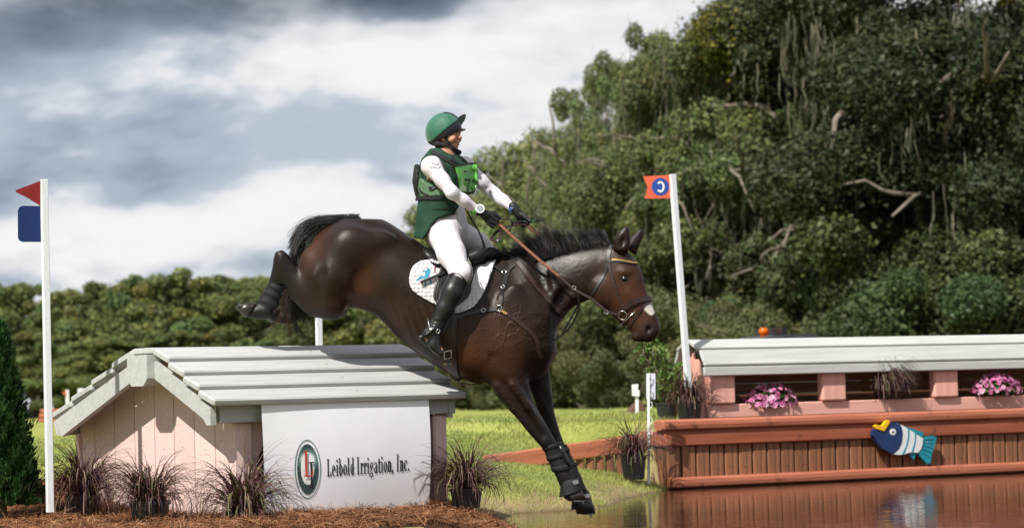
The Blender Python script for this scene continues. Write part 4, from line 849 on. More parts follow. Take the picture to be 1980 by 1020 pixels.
far_post('far white marker post with a white card above the left roof slope', 157, 750, 800, 62, m_white, [(-6, 0), (6, 0), (6, 9), (-6, 9)])
far_post('white post with a torn white card behind the lawn grass plant', 1231, 742, 822, 31, m_white, [(-10, 0), (1, 0), (1, 9), (5, 12), (5, 23), (-9, 22)])
Yj = 70.; t_ = thing('log_jump', 'far low red brown log jump behind the left flag post', 'jump', tuple(P(100, 815, Yj)))
for i, (ya, w_) in enumerate(((812, 26), (803, 24), (794, 22))): log('rail', m_red1, t_, P(100 - w_, ya, Yj), P(100 + w_ + 8, ya, Yj), .11, .11, 8)
m_brown = mat('brown_shingle', (.12, .06, .04), (.08, .04, .025), scale=6, rough=.8)
Yb = 36.; t_ = thing('small_hut_jump', 'small brown roofed hut jump half hidden behind the white carded post', 'jump', tuple(P(1232, 818, Yb))); s_ = Yb / FP
O = P(1232, 818, Yb); mb = MB(); mb.prism([(-16 * s_, 0), (18 * s_, 0), (18 * s_, 14 * s_), (-16 * s_, 14 * s_)], -.1, .4, lambda a, b, d: (a, d, b)); obj('base', mb.mesh('base', m_red1), t_, facing(O))
mb = MB(); mb.prism([(-24 * s_, 13.9 * s_ + .002), (26 * s_, 13.9 * s_ + .002), (8 * s_, 42 * s_), (2 * s_, 42 * s_)], -.18, .5, lambda a, b, d: (a, d, b)); obj('roof', mb.mesh('roof', m_brown), t_, facing(O))
m_wcar = mat('white_car_paint', (.8, .8, .8), rough=.3); m_gcar = mat('grey_car_paint', (.20, .20, .23), rough=.3); m_glass = mat('car_glass', (.03, .035, .04), rough=.1)
def car(label, px, Y, m, hd, s=1.):
    x = P(px, 790, Y)[0]; M = Matrix.Translation((x, Y, float(ground_z(x, Y)))) @ Matrix.Rotation(hd, 4, 'Z') @ Matrix.Scale(s, 4); c = thing('parked_car', label, 'car', M=M, group='cars parked along the far wood')
    mb = MB(); mb.prism([(-2.1, .3), (2.1, .3), (2.15, .7), (1.2, .92), (-1.6, .98), (-2.1, .85)], -.85, .85, lambda a, b, d: (a, d, b)); mb.build('body', m, c)
    mb = MB(); mb.prism([(-1.5, .97), (1.0, .93), (.45, 1.42), (-1.1, 1.45)], -.74, .74, lambda a, b, d: (a, d, b)); mb.build('cabin', m_glass, c); mb = MB(); mb.prism([(-1.12, 1.452), (.47, 1.422), (.40, 1.50), (-1.0, 1.52)], -.72, .72, lambda a, b, d: (a, d, b)); mb.build('roof', m, c)
    for sx in (-1.3, 1.3):
        for sy in (-.8, .8): mb = MB(); mb.tube([(sx, sy - .1, .32), (sx, sy + .1, .32)], .32, 14); mb.build('wheel', m_tyre, c)
car('far white parked car past the right end of the roofed jump', 886, 98, m_wcar, .5, .62)
car('far grey parked car seen between the roofed jump and the horse forelegs', 965, 112, m_gcar, .1, .8)
# ================================================================== smooth solids: signed distance fields turned into one continuous mesh
class Vol:
    def __init__(s, lo, hi, h):
        s.lo = np.asarray(lo, float); s.h = h; s.n = np.ceil((np.asarray(hi, float) - s.lo) / h).astype(int) + 1
        s.ax = [s.lo[i] + h * np.arange(s.n[i]) for i in range(3)]; s.D = np.full(s.n, 1.0, np.float32)
    def sub(s, lo, hi):
        a = np.clip(np.floor((np.asarray(lo) - s.lo) / s.h).astype(int), 0, s.n); b = np.clip(np.ceil((np.asarray(hi) - s.lo) / s.h).astype(int) + 1, 0, s.n)
        sl = tuple(slice(x, y) for x, y in zip(a, b)); return sl, np.meshgrid(*[s.ax[i][sl[i]].astype(np.float32) for i in range(3)], indexing='ij', sparse=True)
    def put(s, sl, f, k, op='add'):
        d = s.D[sl]
        if op == 'add':
            hh = np.clip(.5 + .5 * (d - f) / k, 0, 1); s.D[sl] = d * (1 - hh) + f * hh - k * hh * (1 - hh)
        else:
            f = -f; hh = np.clip(.5 - .5 * (d - f) / k, 0, 1); s.D[sl] = d * (1 - hh) + f * hh + k * hh * (1 - hh)
    def cone(s, a, b, ra, rb, k=.02, op='add'):
        a, b = np.asarray(a, float), np.asarray(b, float); m = max(ra, rb) + k * 1.5 + s.h * 2
        sl, (X, Y, Z) = s.sub(np.minimum(a, b) - m, np.maximum(a, b) + m)
        if 0 in s.D[sl].shape: return
        d = b - a; L2 = d @ d + 1e-12; t = np.clip(((X - a[0]) * d[0] + (Y - a[1]) * d[1] + (Z - a[2]) * d[2]) / L2, 0, 1)
        f = np.sqrt((X - a[0] - t * d[0]) ** 2 + (Y - a[1] - t * d[1]) ** 2 + (Z - a[2] - t * d[2]) ** 2) - (ra + (rb - ra) * t)
        s.put(sl, f, k, op)
    def tube(s, pts, k=.02, op='add'):
        for p, q in zip(pts[:-1], pts[1:]): s.cone(p[:3], q[:3], p[3], q[3], k, op)
    def ell(s, c, r, k=.02, op='add', rot=None):
        c, r = np.asarray(c, float), np.asarray(r, float); m = r.max() + k * 1.5 + s.h * 2; sl, (X, Y, Z) = s.sub(c - m, c + m)
        if 0 in s.D[sl].shape: return
        P_ = [X - c[0], Y - c[1], Z - c[2]]
        if rot is not None: P_ = [sum(rot[j][i] * P_[j] for j in range(3)) for i in range(3)]      # rot columns are the ellipsoid axes
        q = np.sqrt(sum((P_[i] / r[i]) ** 2 for i in range(3))); g = np.sqrt(sum((P_[i] / r[i] ** 2) ** 2 for i in range(3))) + 1e-9
        s.put(sl, (q * (q - 1) / g).astype(np.float32), k, op)
    def loft(s, secs, k=.03, op='add', n=2.0, egg=0., lat=None, dense=6):
        """secs: (x_top, z_top, x_bot, z_bot, half_width[, lateral centre[, egg]]) in the x-z plane"""
        S0 = np.array([(list(c) + [0, egg])[:7] if len(c) < 7 else c for c in [list(c) + ([0] if len(c) < 6 else []) for c in secs]], float)
        m = len(S0); tt = np.linspace(0, m - 1, (m - 1) * dense + 1); i1 = np.clip(tt.astype(int), 0, m - 2); u = (tt - i1)[:, None]
        p0, p1, p2, p3 = S0[np.clip(i1 - 1, 0, m - 1)], S0[i1], S0[i1 + 1], S0[np.clip(i1 + 2, 0, m - 1)]
        S = .5 * (2 * p1 + (p2 - p0) * u + (2 * p0 - 5 * p1 + 4 * p2 - p3) * u ** 2 + (3 * p1 - p0 - 3 * p2 + p3) * u ** 3)
        mx = S[:, 4].max() + k * 2 + .03; xs_ = np.concatenate([S[:, 0], S[:, 2]]); zs_ = np.concatenate([S[:, 1], S[:, 3]]); y0, y1 = S[:, 5].min(), S[:, 5].max(); pad = k * 2 + .06
        sl, (X, Y, Z) = s.sub((xs_.min() - pad, y0 - mx, zs_.min() - pad), (xs_.max() + pad, y1 + mx, zs_.max() + pad))
        if 0 in s.D[sl].shape: return
        X2, Z2 = X[:, 0, :] + 0 * Z[0, 0, :][None, :], Z[:, 0, :] + 0 * X[:, 0, :]
        best = np.full(X2.shape, 1e3); Sm = np.full(X2.shape, 9.); A = np.full(X2.shape, .05); B = np.full(X2.shape, .05); Yc = np.zeros(X2.shape); Eg = np.zeros(X2.shape); End = np.zeros(X2.shape)
        C = (S[:, :2] + S[:, 2:4]) / 2; U = S[:, :2] - S[:, 2:4]; Hh = np.linalg.norm(U, axis=1) / 2 + 1e-6; U = U / (2 * Hh[:, None]); nrm_ = np.stack([U[:, 1], -U[:, 0]], 1)
        # section normals should point along the chain
        dC = np.gradient(C, axis=0); fl = np.sign((nrm_ * dC).sum(1)); fl[fl == 0] = 1; nrm_ *= fl[:, None]
        M_ = len(S)
        for i in range(M_ - 1):
            a = (X2 - C[i, 0]) * nrm_[i, 0] + (Z2 - C[i, 1]) * nrm_[i, 1]; b = (X2 - C[i + 1, 0]) * nrm_[i + 1, 0] + (Z2 - C[i + 1, 1]) * nrm_[i + 1, 1]
            ok = (a >= 0) & (b <= 0); t = np.where(ok, a / (a - b + 1e-9), 0); over = np.zeros(X2.shape)
            if i == 0: ok = ok | ((a < 0) & (b < 0)); over = np.where(a < 0, -a, 0); 
            if i == M_ - 2: e = (b > 0) & (a > 0); ok = ok | e; t = np.where(e, 1, t); over = np.where(e, b, over)
            t = np.clip(t, 0, 1)
            cx_, cz_ = C[i, 0] * (1 - t) + C[i + 1, 0] * t, C[i, 1] * (1 - t) + C[i + 1, 1] * t; ux, uz = U[i, 0] * (1 - t) + U[i + 1, 0] * t, U[i, 1] * (1 - t) + U[i + 1, 1] * t
            hh = Hh[i] * (1 - t) + Hh[i + 1] * t; sg = ((X2 - cx_) * ux + (Z2 - cz_) * uz) / hh; mt = np.abs(sg) * hh + over * 2
            up = ok & (mt < best)
            best = np.where(up, mt, best); Sm = np.where(up, sg, Sm); A = np.where(up, hh, A); End = np.where(up, over, End)
            B = np.where(up, S[i, 4] * (1 - t) + S[i + 1, 4] * t, B); Yc = np.where(up, S[i, 5] * (1 - t) + S[i + 1, 5] * t, Yc); Eg = np.where(up, S[i, 6] * (1 - t) + S[i + 1, 6] * t, Eg)
        ex3 = lambda q: q[:, None, :]
        Bw = np.maximum(B * (1 - Eg * np.clip(Sm, -1, 1)), .004); q = (np.abs(ex3(Sm)) ** n + (np.abs(Y - ex3(Yc)) / ex3(Bw)) ** n) ** (1 / n)
        f = (q - 1) * ex3(np.minimum(A, Bw)); f = np.where(ex3(End) > 0, np.maximum(f, ex3(End) * 1.0 + np.minimum(f, 0) * 0 - .0), f)
        s.put(sl, f.astype(np.float32), k, op)
    def sample(s, pts):
        g = (np.asarray(pts, float) - s.lo) / s.h; i = np.clip(g.astype(int), 0, s.n - 2); f = np.clip(g - i, 0, 1); o = 0
        for dx in (0, 1):
            for dy in (0, 1):
                for dz in (0, 1): o = o + s.D[i[..., 0] + dx, i[..., 1] + dy, i[..., 2] + dz] * np.where(dx, f[..., 0], 1 - f[..., 0]) * np.where(dy, f[..., 1], 1 - f[..., 1]) * np.where(dz, f[..., 2], 1 - f[..., 2])
        return o
    def grad(s, pts):
        e = s.h; pts = np.asarray(pts, float); g = np.stack([s.sample(pts + np.eye(3)[i] * e) - s.sample(pts - np.eye(3)[i] * e) for i in range(3)], -1)
        return g / (np.linalg.norm(g, axis=-1, keepdims=True) + 1e-9)
    def polys(s, smooth=1):
        g = openvdb.FloatGrid(3 * s.h); g.copyFromArray(np.clip(s.D, -3 * s.h, 3 * s.h).astype(np.float32))
        V, T, Q = g.convertToPolygons(isovalue=0.0, adaptivity=0.0); V = np.asarray(V, float) * s.h + s.lo
        fs = [f[:, ::-1].astype(np.int32) for f in (np.asarray(Q), np.asarray(T)) if len(f)]
        E_ = np.concatenate([np.stack([f[:, i], f[:, (i + 1) % f.shape[1]]], 1) for f in fs for i in range(f.shape[1])])
        for _ in range(smooth):
            acc = np.zeros_like(V); cnt = np.zeros(len(V)); np.add.at(acc, E_[:, 0], V[E_[:, 1]]); np.add.at(cnt, E_[:, 0], 1); V = V * .5 + .5 * acc / np.maximum(cnt, 1)[:, None]
        return V, fs
    def build(s, name, m, parent, M, smooth=1, colfn=None, keep=None):
        V, fs = s.polys(smooth)
        return obj(name, npmesh(name, V, fs, m, True, colfn(V) if colfn else None), parent, M)
# frame of horse and rider: x right, y away, z up as seen by the lens, origin 17.9 m out; px() turns photograph pixels into it
DH = 17.9; SH_ = DH / FP
MH = frame(CC + CF * DH, CR, CF, CU)
def px(x, y, l=0.): k = (DH + l) / FP; return np.array([(x - 990) * k, l, -(y - 510) * k])
# ================================================================== the horse
vh_ = Vol(px(436, 1008) + [0, -.42, 0], px(1292, 425) + [0, .42, 0], .0105)
def L2(pairs, k, **kw):
    vh_.loft([((a[0] - 990) * SH_, -(a[1] - 510) * SH_, (b[0] - 990) * SH_, -(b[1] - 510) * SH_, *r) for a, b, *r in pairs], k, **kw)
# trunk
L2([((594, 490), (587, 524), .05), ((612, 456), (592, 552), .155), ((640, 434), (603, 590), .225), ((672, 419), (622, 612), .262), ((708, 413), (642, 610), .272, 0, .12), ((748, 428), (680, 596), .262, 0, .10), ((792, 456), (726, 610), .275, 0, .05), ((830, 481), (772, 655), .292, 0, .06), ((868, 496), (820, 692), .295, 0, .12), ((912, 499), (872, 724), .285, 0, .22), ((958, 494), (925, 742), .262, 0, .42), ((995, 500), (975, 745), .240, 0, .42), ((1025, 512), (1022, 742), .215, 0, .2), ((1046, 560), (1052, 722), .175, 0, 0), ((1058, 610), (1068, 690), .10)], .05, n=2.15)
# neck
L2([((985, 530), (1006, 715), .13, 0, .35), ((1012, 505), (1050, 712), .150, 0, .4), ((1045, 499), (1072, 662), .128, -.01, .4), ((1080, 489), (1082, 625), .110, -.02, .35), ((1115, 481), (1108, 594), .098, -.03, .25), ((1148, 476), (1132, 582), .088, -.045, .15), ((1180, 474), (1156, 572), .080, -.055)], .06)
# head
L2([((1172, 478), (1142, 560), .068, -.055), ((1192, 474), (1146, 582), .088, -.06), ((1214, 488), (1156, 590), .098, -.068, -.05), ((1230, 506), (1170, 600), .098, -.075, .0), ((1240, 526), (1186, 614), .088, -.085, .0), ((1246, 551), (1199, 626), .074, -.095, .0), ((1254, 576), (1211, 634), .064, -.105, 0), ((1263, 598), (1220, 642), .059, -.115, 0), ((1271, 618), (1226, 653), .060, -.12, 0), ((1275, 634), (1240, 660), .056, -.122, 0), ((1268, 650), (1254, 660), .036, -.122, 0)], .02, n=2.3)
vh_.ell(px(1166, 562, -.12), (.085, .05, .10), .03)                                                  # cheek
vh_.ell(px(1208, 525, -.155), (.045, .022, .025), .025)                                              # brow
vh_.ell(px(1230, 651, -.12), (.038, .045, .028), .02)                                                # chin and lips
vh_.tube([(*px(1214, 562, -.163), .012), (*px(1236, 600, -.163), .010)], .02)                        # face crest
vh_.ell(px(1207, 538, -.190), (.026, .020, .017), .008, 'cut')                                       # eye socket
vh_.ell(px(1254, 636, -.182), (.017, .026, .025), .006, 'cut', rot=np.array([[.9, 0, .43], [0, 1, 0], [-.43, 0, .9]]))
vh_.tube([(*px(1262, 660, -.170), .006), (*px(1244, 652, -.180), .007), (*px(1232, 641, -.180), .005)], .004, 'cut')
# ears
L2([((1186, 484), (1213, 488), .040, -.125), ((1185, 466), (1217, 470), .038, -.13), ((1192, 451), (1217, 455), .028, -.132), ((1202, 441), (1216, 445), .016, -.132), ((1210, 436), (1215, 438), .008, -.132)], .006)
vh_.ell(px(1205, 466, -.168), (.020, .022, .045), .008, 'cut', rot=np.array([[.95, 0, .3], [0, 1, 0], [-.3, 0, .95]]))
L2([((1208, 478), (1230, 494), .036, -.01), ((1215, 462), (1236, 476), .034, -.01), ((1226, 451), (1242, 460), .022, -.01), ((1238, 441), (1245, 446), .010, -.01)], .006)
# hind quarters
for sg, dx, dy in ((-1, 0, 0), (1, 12, 6)):
    l = .155 * sg
    vh_.tube([(*px(668 + dx, 480, l * .85), .155), (*px(640 + dx, 540, l), .150), (*px(634 + dx, 578 + dy, l * 1.05), .112)], .06)
    vh_.ell(px(606 + dx, 520, l * .75), (.10, .10, .16), .05)
    secs = [((650, 530), (642, 596), .080), ((624, 514), (618, 613), .098), ((598, 517), (596, 604), .078), ((582, 521), (580, 590), .064), ((570, 508), (565, 572), .052), ((561, 494), (550, 545), .046), ((554, 485), (540, 518), .040), ((546, 482), (535, 500), .022)]
    L2([((a[0] + dx * 1.4, a[1] + dy), (b[0] + dx * 1.4, b[1] + dy), r * .9, l * 1.05) for a, b, r in secs], .03)
    can = [((536, 486), (561, 494), .036), ((533, 504), (563, 519), .040), ((529, 522), (556, 541), .038), ((524, 541), (549, 552), .032), ((516, 557), (543, 566), .031), ((507, 572), (536, 582), .031), ((499, 589), (529, 600), .035)]
    L2([((a[0] + dx * 1.6 + (30 if sg > 0 else 0), a[1] + dy * 1.5), (b[0] + dx * 1.6 + (30 if sg > 0 else 0), b[1] + dy * 1.5), r, l * 1.0) for a, b, r in can], .02)
    ex = dx * 1.6 + (30 if sg > 0 else 0); ey = dy * 1.5
    vh_.tube([(*px(514 + ex, 603 + ey, l), .050), (*px(497 + ex, 603 + ey, l), .043), (*px(482 + ex, 603 + ey, l), .038)], .02)
# stifle and flank relief
vh_.ell(px(640, 592, -.20), (.085, .06, .09), .05)
vh_.ell(px(700, 560, -.285), (.06, .02, .10), .05, 'cut')
vh_.tube([(*px(612, 470, -.285), .018), (*px(618, 530, -.315), .022), (*px(612, 580, -.29), .012)], .05, 'cut')
vh_.ell(px(738, 462, -.205), (.07, .04, .05), .07); vh_.ell(px(688, 475, -.225), (.12, .055, .11), .08)
vh_.tube([(*px(1062, 520, -.128), .016), (*px(1075, 560, -.138), .018), (*px(1055, 610, -.165), .016)], .05); vh_.ell(px(985, 585, -.215), (.07, .03, .13), .06, rot=np.array([[.92, 0, .38], [0, 1, 0], [-.38, 0, .92]]))
vh_.tube([(*px(1040, 560, -.215), .014), (*px(1020, 610, -.265), .012), (*px(1035, 650, -.25), .01)], .07, 'cut')
vh_.tube([(*px(1100, 560, -.13), .012), (*px(1065, 600, -.17), .014), (*px(1060, 640, -.16), .012)], .07, 'cut')
vh_.tube([(*px(950, 690, -.285), .010), (*px(962, 735, -.27), .012)], .03, 'cut')
# forehand: shoulder, forearms, legs
vh_.ell(px(1002, 640, -.15), (.19, .10, .30), .07, rot=np.array([[.88, 0, .47], [0, 1, 0], [-.47, 0, .88]]))
vh_.ell(px(1046, 668, -.10), (.085, .10, .13), .05); vh_.ell(px(1052, 672, .10), (.085, .10, .13), .05)
vh_.ell(px(968, 716, -.17), (.12, .075, .11), .05)
near = [((952, 690), (1022, 688), .105), ((946, 730), (1020, 722), .100), ((955, 756), (1024, 750), .088), ((970, 775), (1031, 770), .073), ((988, 796), (1042, 792), .062), ((1005, 815), (1053, 812), .053), ((1022, 834), (1064, 832), .048), ((1036, 850), (1073, 848), .048), ((1047, 862), (1079, 860), .045), ((1056, 877), (1085, 874), .036), ((1064, 896), (1094, 892), .033), ((1071, 911), (1104, 908), .038), ((1076, 922), (1110, 918), .041), ((1081, 934), (1114, 931), .035), ((1088, 950), (1120, 946), .040)]
L2([(a, b, r, -.14) for a, b, r in near], .03, n=2.2)
vh_.tube([(*px(992, 742, -.215), .038), (*px(1020, 785, -.200), .028), (*px(1048, 832, -.182), .012)], .02); vh_.tube([(*px(962, 745, -.21), .034), (*px(992, 792, -.195), .022), (*px(1026, 838, -.175), .010)], .02); vh_.tube([(*px(978, 742, -.235), .008), (*px(1006, 788, -.215), .008), (*px(1036, 836, -.19), .005)], .015, 'cut'); vh_.ell(px(1056, 852, -.178), (.026, .016, .034), .015)      # forearm extensor
far = [((1000, 690), (1064, 690), .10), ((1012, 725), (1064, 720), .092), ((1024, 756), (1067, 752), .075), ((1036, 790), (1071, 786), .058), ((1046, 818), (1077, 815), .050), ((1054, 842), (1085, 840), .047), ((1062, 862), (1092, 859), .043), ((1072, 885), (1100, 881), .034), ((1082, 906), (1111, 901), .034), ((1091, 924), (1123, 918), .041), ((1100, 942), (1130, 936), .035), ((1108, 958), (1138, 952), .040)]
L2([(a, b, r, .15) for a, b, r in far], .03, n=2.2)
# tail root
vh_.tube([(*px(706, 420), .05), (*px(684, 412), .040), (*px(660, 412), .026)], .03)
hV, hF = vh_.polys(2)
# coat: dark bay with browner flank, shoulder, buttock and face and black points (a colour map carried by the skin)
def coat(V):
    X = V[:, 0] / SH_ + 990; Yp = 510 - V[:, 2] / SH_
    def blob(cx_, cy_, rx, ry, a=0.):
        c, s = math.cos(a), math.sin(a); u = (X - cx_) * c + (Yp - cy_) * s; v = -(X - cx_) * s + (Yp - cy_) * c; return np.exp(-((u / rx) ** 2 + (v / ry) ** 2))
    base = np.array([.0165, .0090, .0064]); rust = np.array([.095, .034, .014]); black = np.array([.0115, .0088, .0082])
    w = .60 * blob(610, 470, 28, 50, .4) + .6 * blob(700, 560, 26, 60, .5) + .9 * blob(905, 700, 42, 40) + .45 * blob(940, 640, 70, 50) + .60 * blob(1195, 570, 45, 60) + .5 * blob(1240, 590, 25, 45) + .35 * blob(985, 690, 30, 50) + .25 * blob(760, 620, 70, 45)
    n_ = .5 + .5 * wob(V[:, 0] * 3, V[:, 2] * 3 + V[:, 1], 1.3, 4) * .6; w = np.clip(w * (.7 + .5 * n_), 0, 1)[:, None]
    c = base * (1 + .35 * (n_[:, None] - .5)) * (1 - w) + rust * w
    b = np.clip(sstep(770, 850, Yp) * (X > 930) + sstep(600, 560, X) * sstep(470, 520, Yp + 0 * X) * (X < 605) + .35 * blob(1262, 645, 22, 20) + 1.0 * blob(1254, 636, 6, 8) * (V[:, 1] < -.12) + .8 * blob(1246, 653, 16, 3, .35) * (V[:, 1] < -.12) + .8 * blob(1207, 538, 11, 6) * (V[:, 1] < -.1) + .8 * blob(1210, 455, 40, 22) * 0 + .5 * blob(1130, 480, 70, 14), 0, 1)[:, None]
    c = c * (1 - b) + black * b
    d = np.abs(V[:, 1] + .11); wz = np.exp(-(np.abs((X - 1254) * .86 + (Yp - 596) * .5) / 12.) ** 3 - (np.abs(-(X - 1254) * .5 + (Yp - 596) * .86) / 10.) ** 3 + 0 * d); wz = sstep(.40, .50, wz * (1 + .25 * wob(V[:, 0] * 40, V[:, 2] * 40, 1., 1)))[:, None]
    return np.clip(c * (1 - wz) + np.array([.62, .58, .55]) * wz, 0, 1)
m_coat = mat('bay_horse_coat', (1, 1, 1), (.70, .68, .67), scale=9, rough=.36, tint=True, spec=.25, contrast=(.3, .7))
t = m_coat.node_tree; b_ = [n for n in t.nodes if n.type == 'BSDF_PRINCIPLED'][0]; tcn = t.nodes.new('ShaderNodeTexCoord')
def _nz(sc, st, de, ty='ShaderNodeTexNoise', **kw):
    mp = t.nodes.new('ShaderNodeMapping'); mp.inputs['Scale'].default_value = st; mp.inputs['Rotation'].default_value = (0, R_(35), 0); t.links.new(tcn.outputs['Object'], mp.inputs[0]); z = t.nodes.new(ty); z.inputs['Scale'].default_value = sc; t.links.new(mp.outputs[0], z.inputs['Vector'])
    if de is not None: z.inputs['Detail'].default_value = de
    return z
def _mr(o, a, b, c, d): m_ = t.nodes.new('ShaderNodeMapRange'); t.links.new(o, m_.inputs[0]); [setattr(m_.inputs[i + 1], 'default_value', v) for i, v in enumerate((a, b, c, d))]; return m_.outputs[0]
def _mx(op, a, b): m_ = t.nodes.new('ShaderNodeMath'); m_.operation = op; [t.links.new(q, m_.inputs[i]) if hasattr(q, 'is_linked') else setattr(m_.inputs[i], 'default_value', q) for i, q in enumerate((a, b))]; return m_.outputs[0]
t.links.new(_mr(_nz(5, (1, 1, 1), 6).outputs[0], .35, .65, .33, .50), b_.inputs['Roughness'])
warp = _nz(6, (1, 1, 1), 3); vmp = t.nodes.new('ShaderNodeVectorMath'); vmp.operation = 'MULTIPLY_ADD'; t.links.new(warp.outputs['Color'], vmp.inputs[0]); vmp.inputs[1].default_value = (.22, .22, .22); t.links.new(tcn.outputs['Object'], vmp.inputs[2])
ve = t.nodes.new('ShaderNodeTexVoronoi'); ve.feature = 'DISTANCE_TO_EDGE'; ve.inputs['Scale'].default_value = 11; t.links.new(vmp.outputs[0], ve.inputs['Vector'])
at_ = t.nodes.new('ShaderNodeAttribute'); at_.attribute_name = 'vein'
vein = _mx('MULTIPLY', _mx('MULTIPLY', _mr(ve.outputs['Distance'], 0, .09, 1, 0), _mr(_nz(7, (1, 1, 1), 2).outputs[0], .42, .58, 0, 1)), at_.outputs['Fac'])
hgt_ = _mx('ADD', _mx('ADD', _mx('MULTIPLY', _nz(14, (1, 1, 1), 4).outputs[0], .0035), _mx('MULTIPLY', _nz(90, (1, 1, 4.5), 3).outputs[0], .0011)), _mx('MULTIPLY', vein, .0034))
bp = t.nodes.new('ShaderNodeBump'); bp.inputs['Strength'].default_value = .75; bp.inputs['Distance'].default_value = 1.; t.links.new(hgt_, bp.inputs['Height']); t.links.new(bp.outputs[0], b_.inputs['Normal'])
horse = thing('horse', 'dark bay horse with a white snip leaping down from the roofed jump towards the pond', 'horse', M=MH @ Matrix.Translation(Vector(px(850, 990))))
# wrinkles and veins over shoulder and neck, pushed into the mesh
Nn = vh_.grad(hV); Xp = hV[:, 0] / SH_ + 990; Zp = 510 - hV[:, 2] / SH_
def ridge(a): return np.maximum(0, 1 - np.abs(a) / .16)
msk = np.exp(-((Xp - 1010) / 75.) ** 2 - ((Zp - 640) / 95.) ** 2) + .7 * np.exp(-((Xp - 1085) / 50.) ** 2 - ((Zp - 560) / 45.) ** 2) + .5 * np.exp(-((Xp - 800) / 60.) ** 2 - ((Zp - 600) / 50.) ** 2)
q_ = wob(hV[:, 0] * 9 + .6 * wob(hV[:, 0] * 5, hV[:, 2] * 5, 1.5), hV[:, 2] * 7, 1.3, 8)
hV = hV + Nn * (msk * .0045 * ridge(q_))[:, None]
hV = hV + Nn * (.0035 * np.exp(-((Xp - 805) / 45.) ** 2 - ((Zp - 600) / 50.) ** 2) * np.sin((Xp - Zp * .35) * .40))[:, None]
hV = hV + Nn * (.006 * np.exp(-((Xp - 1000) / 60.) ** 2 - ((Zp - 800) / 60.) ** 2) * np.sin((Xp - Zp * .75) * .22))[:, None]
_bme = npmesh('body', hV, hF, m_coat, True, coat(hV)); _va = _bme.attributes.new('vein', 'FLOAT', 'POINT'); _va.data.foreach_set('value', np.clip(msk + .8 * np.exp(-((Xp - 1000) / 45.) ** 2 - ((Zp - 790) / 60.) ** 2) + .35 * np.exp(-((Xp - 1200) / 50.) ** 2 - ((Zp - 585) / 45.) ** 2) + .25 * np.exp(-((Xp - 905) / 90.) ** 2 - ((Zp - 660) / 80.) ** 2), 0, 1).astype(np.float32))
obj('body', _bme, horse, MH)
# eye
m_eye = mat('horse_eye', (.012, .007, .005), rough=.08, spec=.7)
mb = MB(); mb.lathe([(.0, -.020), (.013, -.015), (.020, -.004), (.020, .004), (.013, .015), (0, .02)], 18); obj('eye', mb.mesh('eye', m_eye, True), horse, MH @ Matrix.Translation(Vector(px(1207.5, 538.5, -.162))) @ Matrix.Diagonal((1.25, 1.05, .95, 1)))
obj('eye', bpy.data.meshes['eye'], horse, MH @ Matrix.Translation(Vector(px(1213, 538, -.01))) @ Matrix.Diagonal((1.05, .9, .75, 1)))
# hooves: coronet ring to ground ring
m_hoof = mat('hoof_horn', (.030, .022, .019), (.018, .014, .012), scale=14, stretch=(1, 1, 3), rough=.35, spots=(22, .62, .7, (.10, .08, .06)), spec=.5); m_steel = mat('shoe_steel', (.16, .16, .16), rough=.45, metal=.8)
def hoof(c0, r0, toe, heel, l, w):
    """coronet centre and radius (px), toe and heel points of the ground edge (px), lateral place and half width"""
    toe_, heel_ = px(*toe, l), px(*heel, l); cc = px(*c0, l); ax = nrm((toe_ + heel_) / 2 - cc); f = toe_ - heel_; n_ = 22; a = np.arange(n_) * 2 * math.pi / n_; cor_u = nrm(f - ax * (f @ ax)) if True else 0
    top = cc + r0 * SH_ * (np.cos(a)[:, None] * cor_u * 1.12 + np.sin(a)[:, None] * np.array([0, 1, 0])); mid = (toe_ + heel_) / 2; sh = np.cos(a) * .5; bot = mid + sh[:, None] * f + (np.sin(a) * w * (1 - .12 * np.cos(a)))[:, None] * np.array([0, 1, 0])
    V = np.concatenate([top, bot, [cc, mid]]); F = [(i, (i + 1) % n_, n_ + (i + 1) % n_, n_ + i) for i in range(n_)]; T = [(2 * n_, (i + 1) % n_, i) for i in range(n_)] + [(2 * n_ + 1, n_ + i, n_ + (i + 1) % n_) for i in range(n_)]
    o = obj('hoof', npmesh('hoof', V, [np.array(F), np.array(T)], m_hoof, False), horse, MH); bm = bmesh.new(); bm.from_mesh(o.data); bmesh.ops.recalc_face_normals(bm, faces=bm.faces); bm.to_mesh(o.data); bm.free(); o.data.polygons.foreach_set('use_smooth', np.array([True] * n_ + [False] * (2 * n_)))
    # shoe with studs
    mb = MB(); dn = nrm(mid - cc); ring = mid + (np.cos(a) * .48)[:, None] * f + (np.sin(a) * w * .94)[:, None] * np.array([0, 1, 0]) + dn * .003; mb.tube(ring[2:-1], .0045, 6)
    for t_ in (4, 18): mb.tube([ring[t_], ring[t_] + dn * .022], .006, 6)
    obj('shoe', mb.mesh('shoe', m_steel), o, MH); return o
hoof((486, 601), 15.5, (455, 594), (493, 585), -.155, .058)
hoof((486 + 49, 610), 15.5, (504, 604), (542, 594), .155, .058)
hoof((1104, 949), 17, (1136, 966), (1096, 965), -.14, .060)
hoof((1124, 962), 17, (1152, 991), (1114, 990), .15, .060)
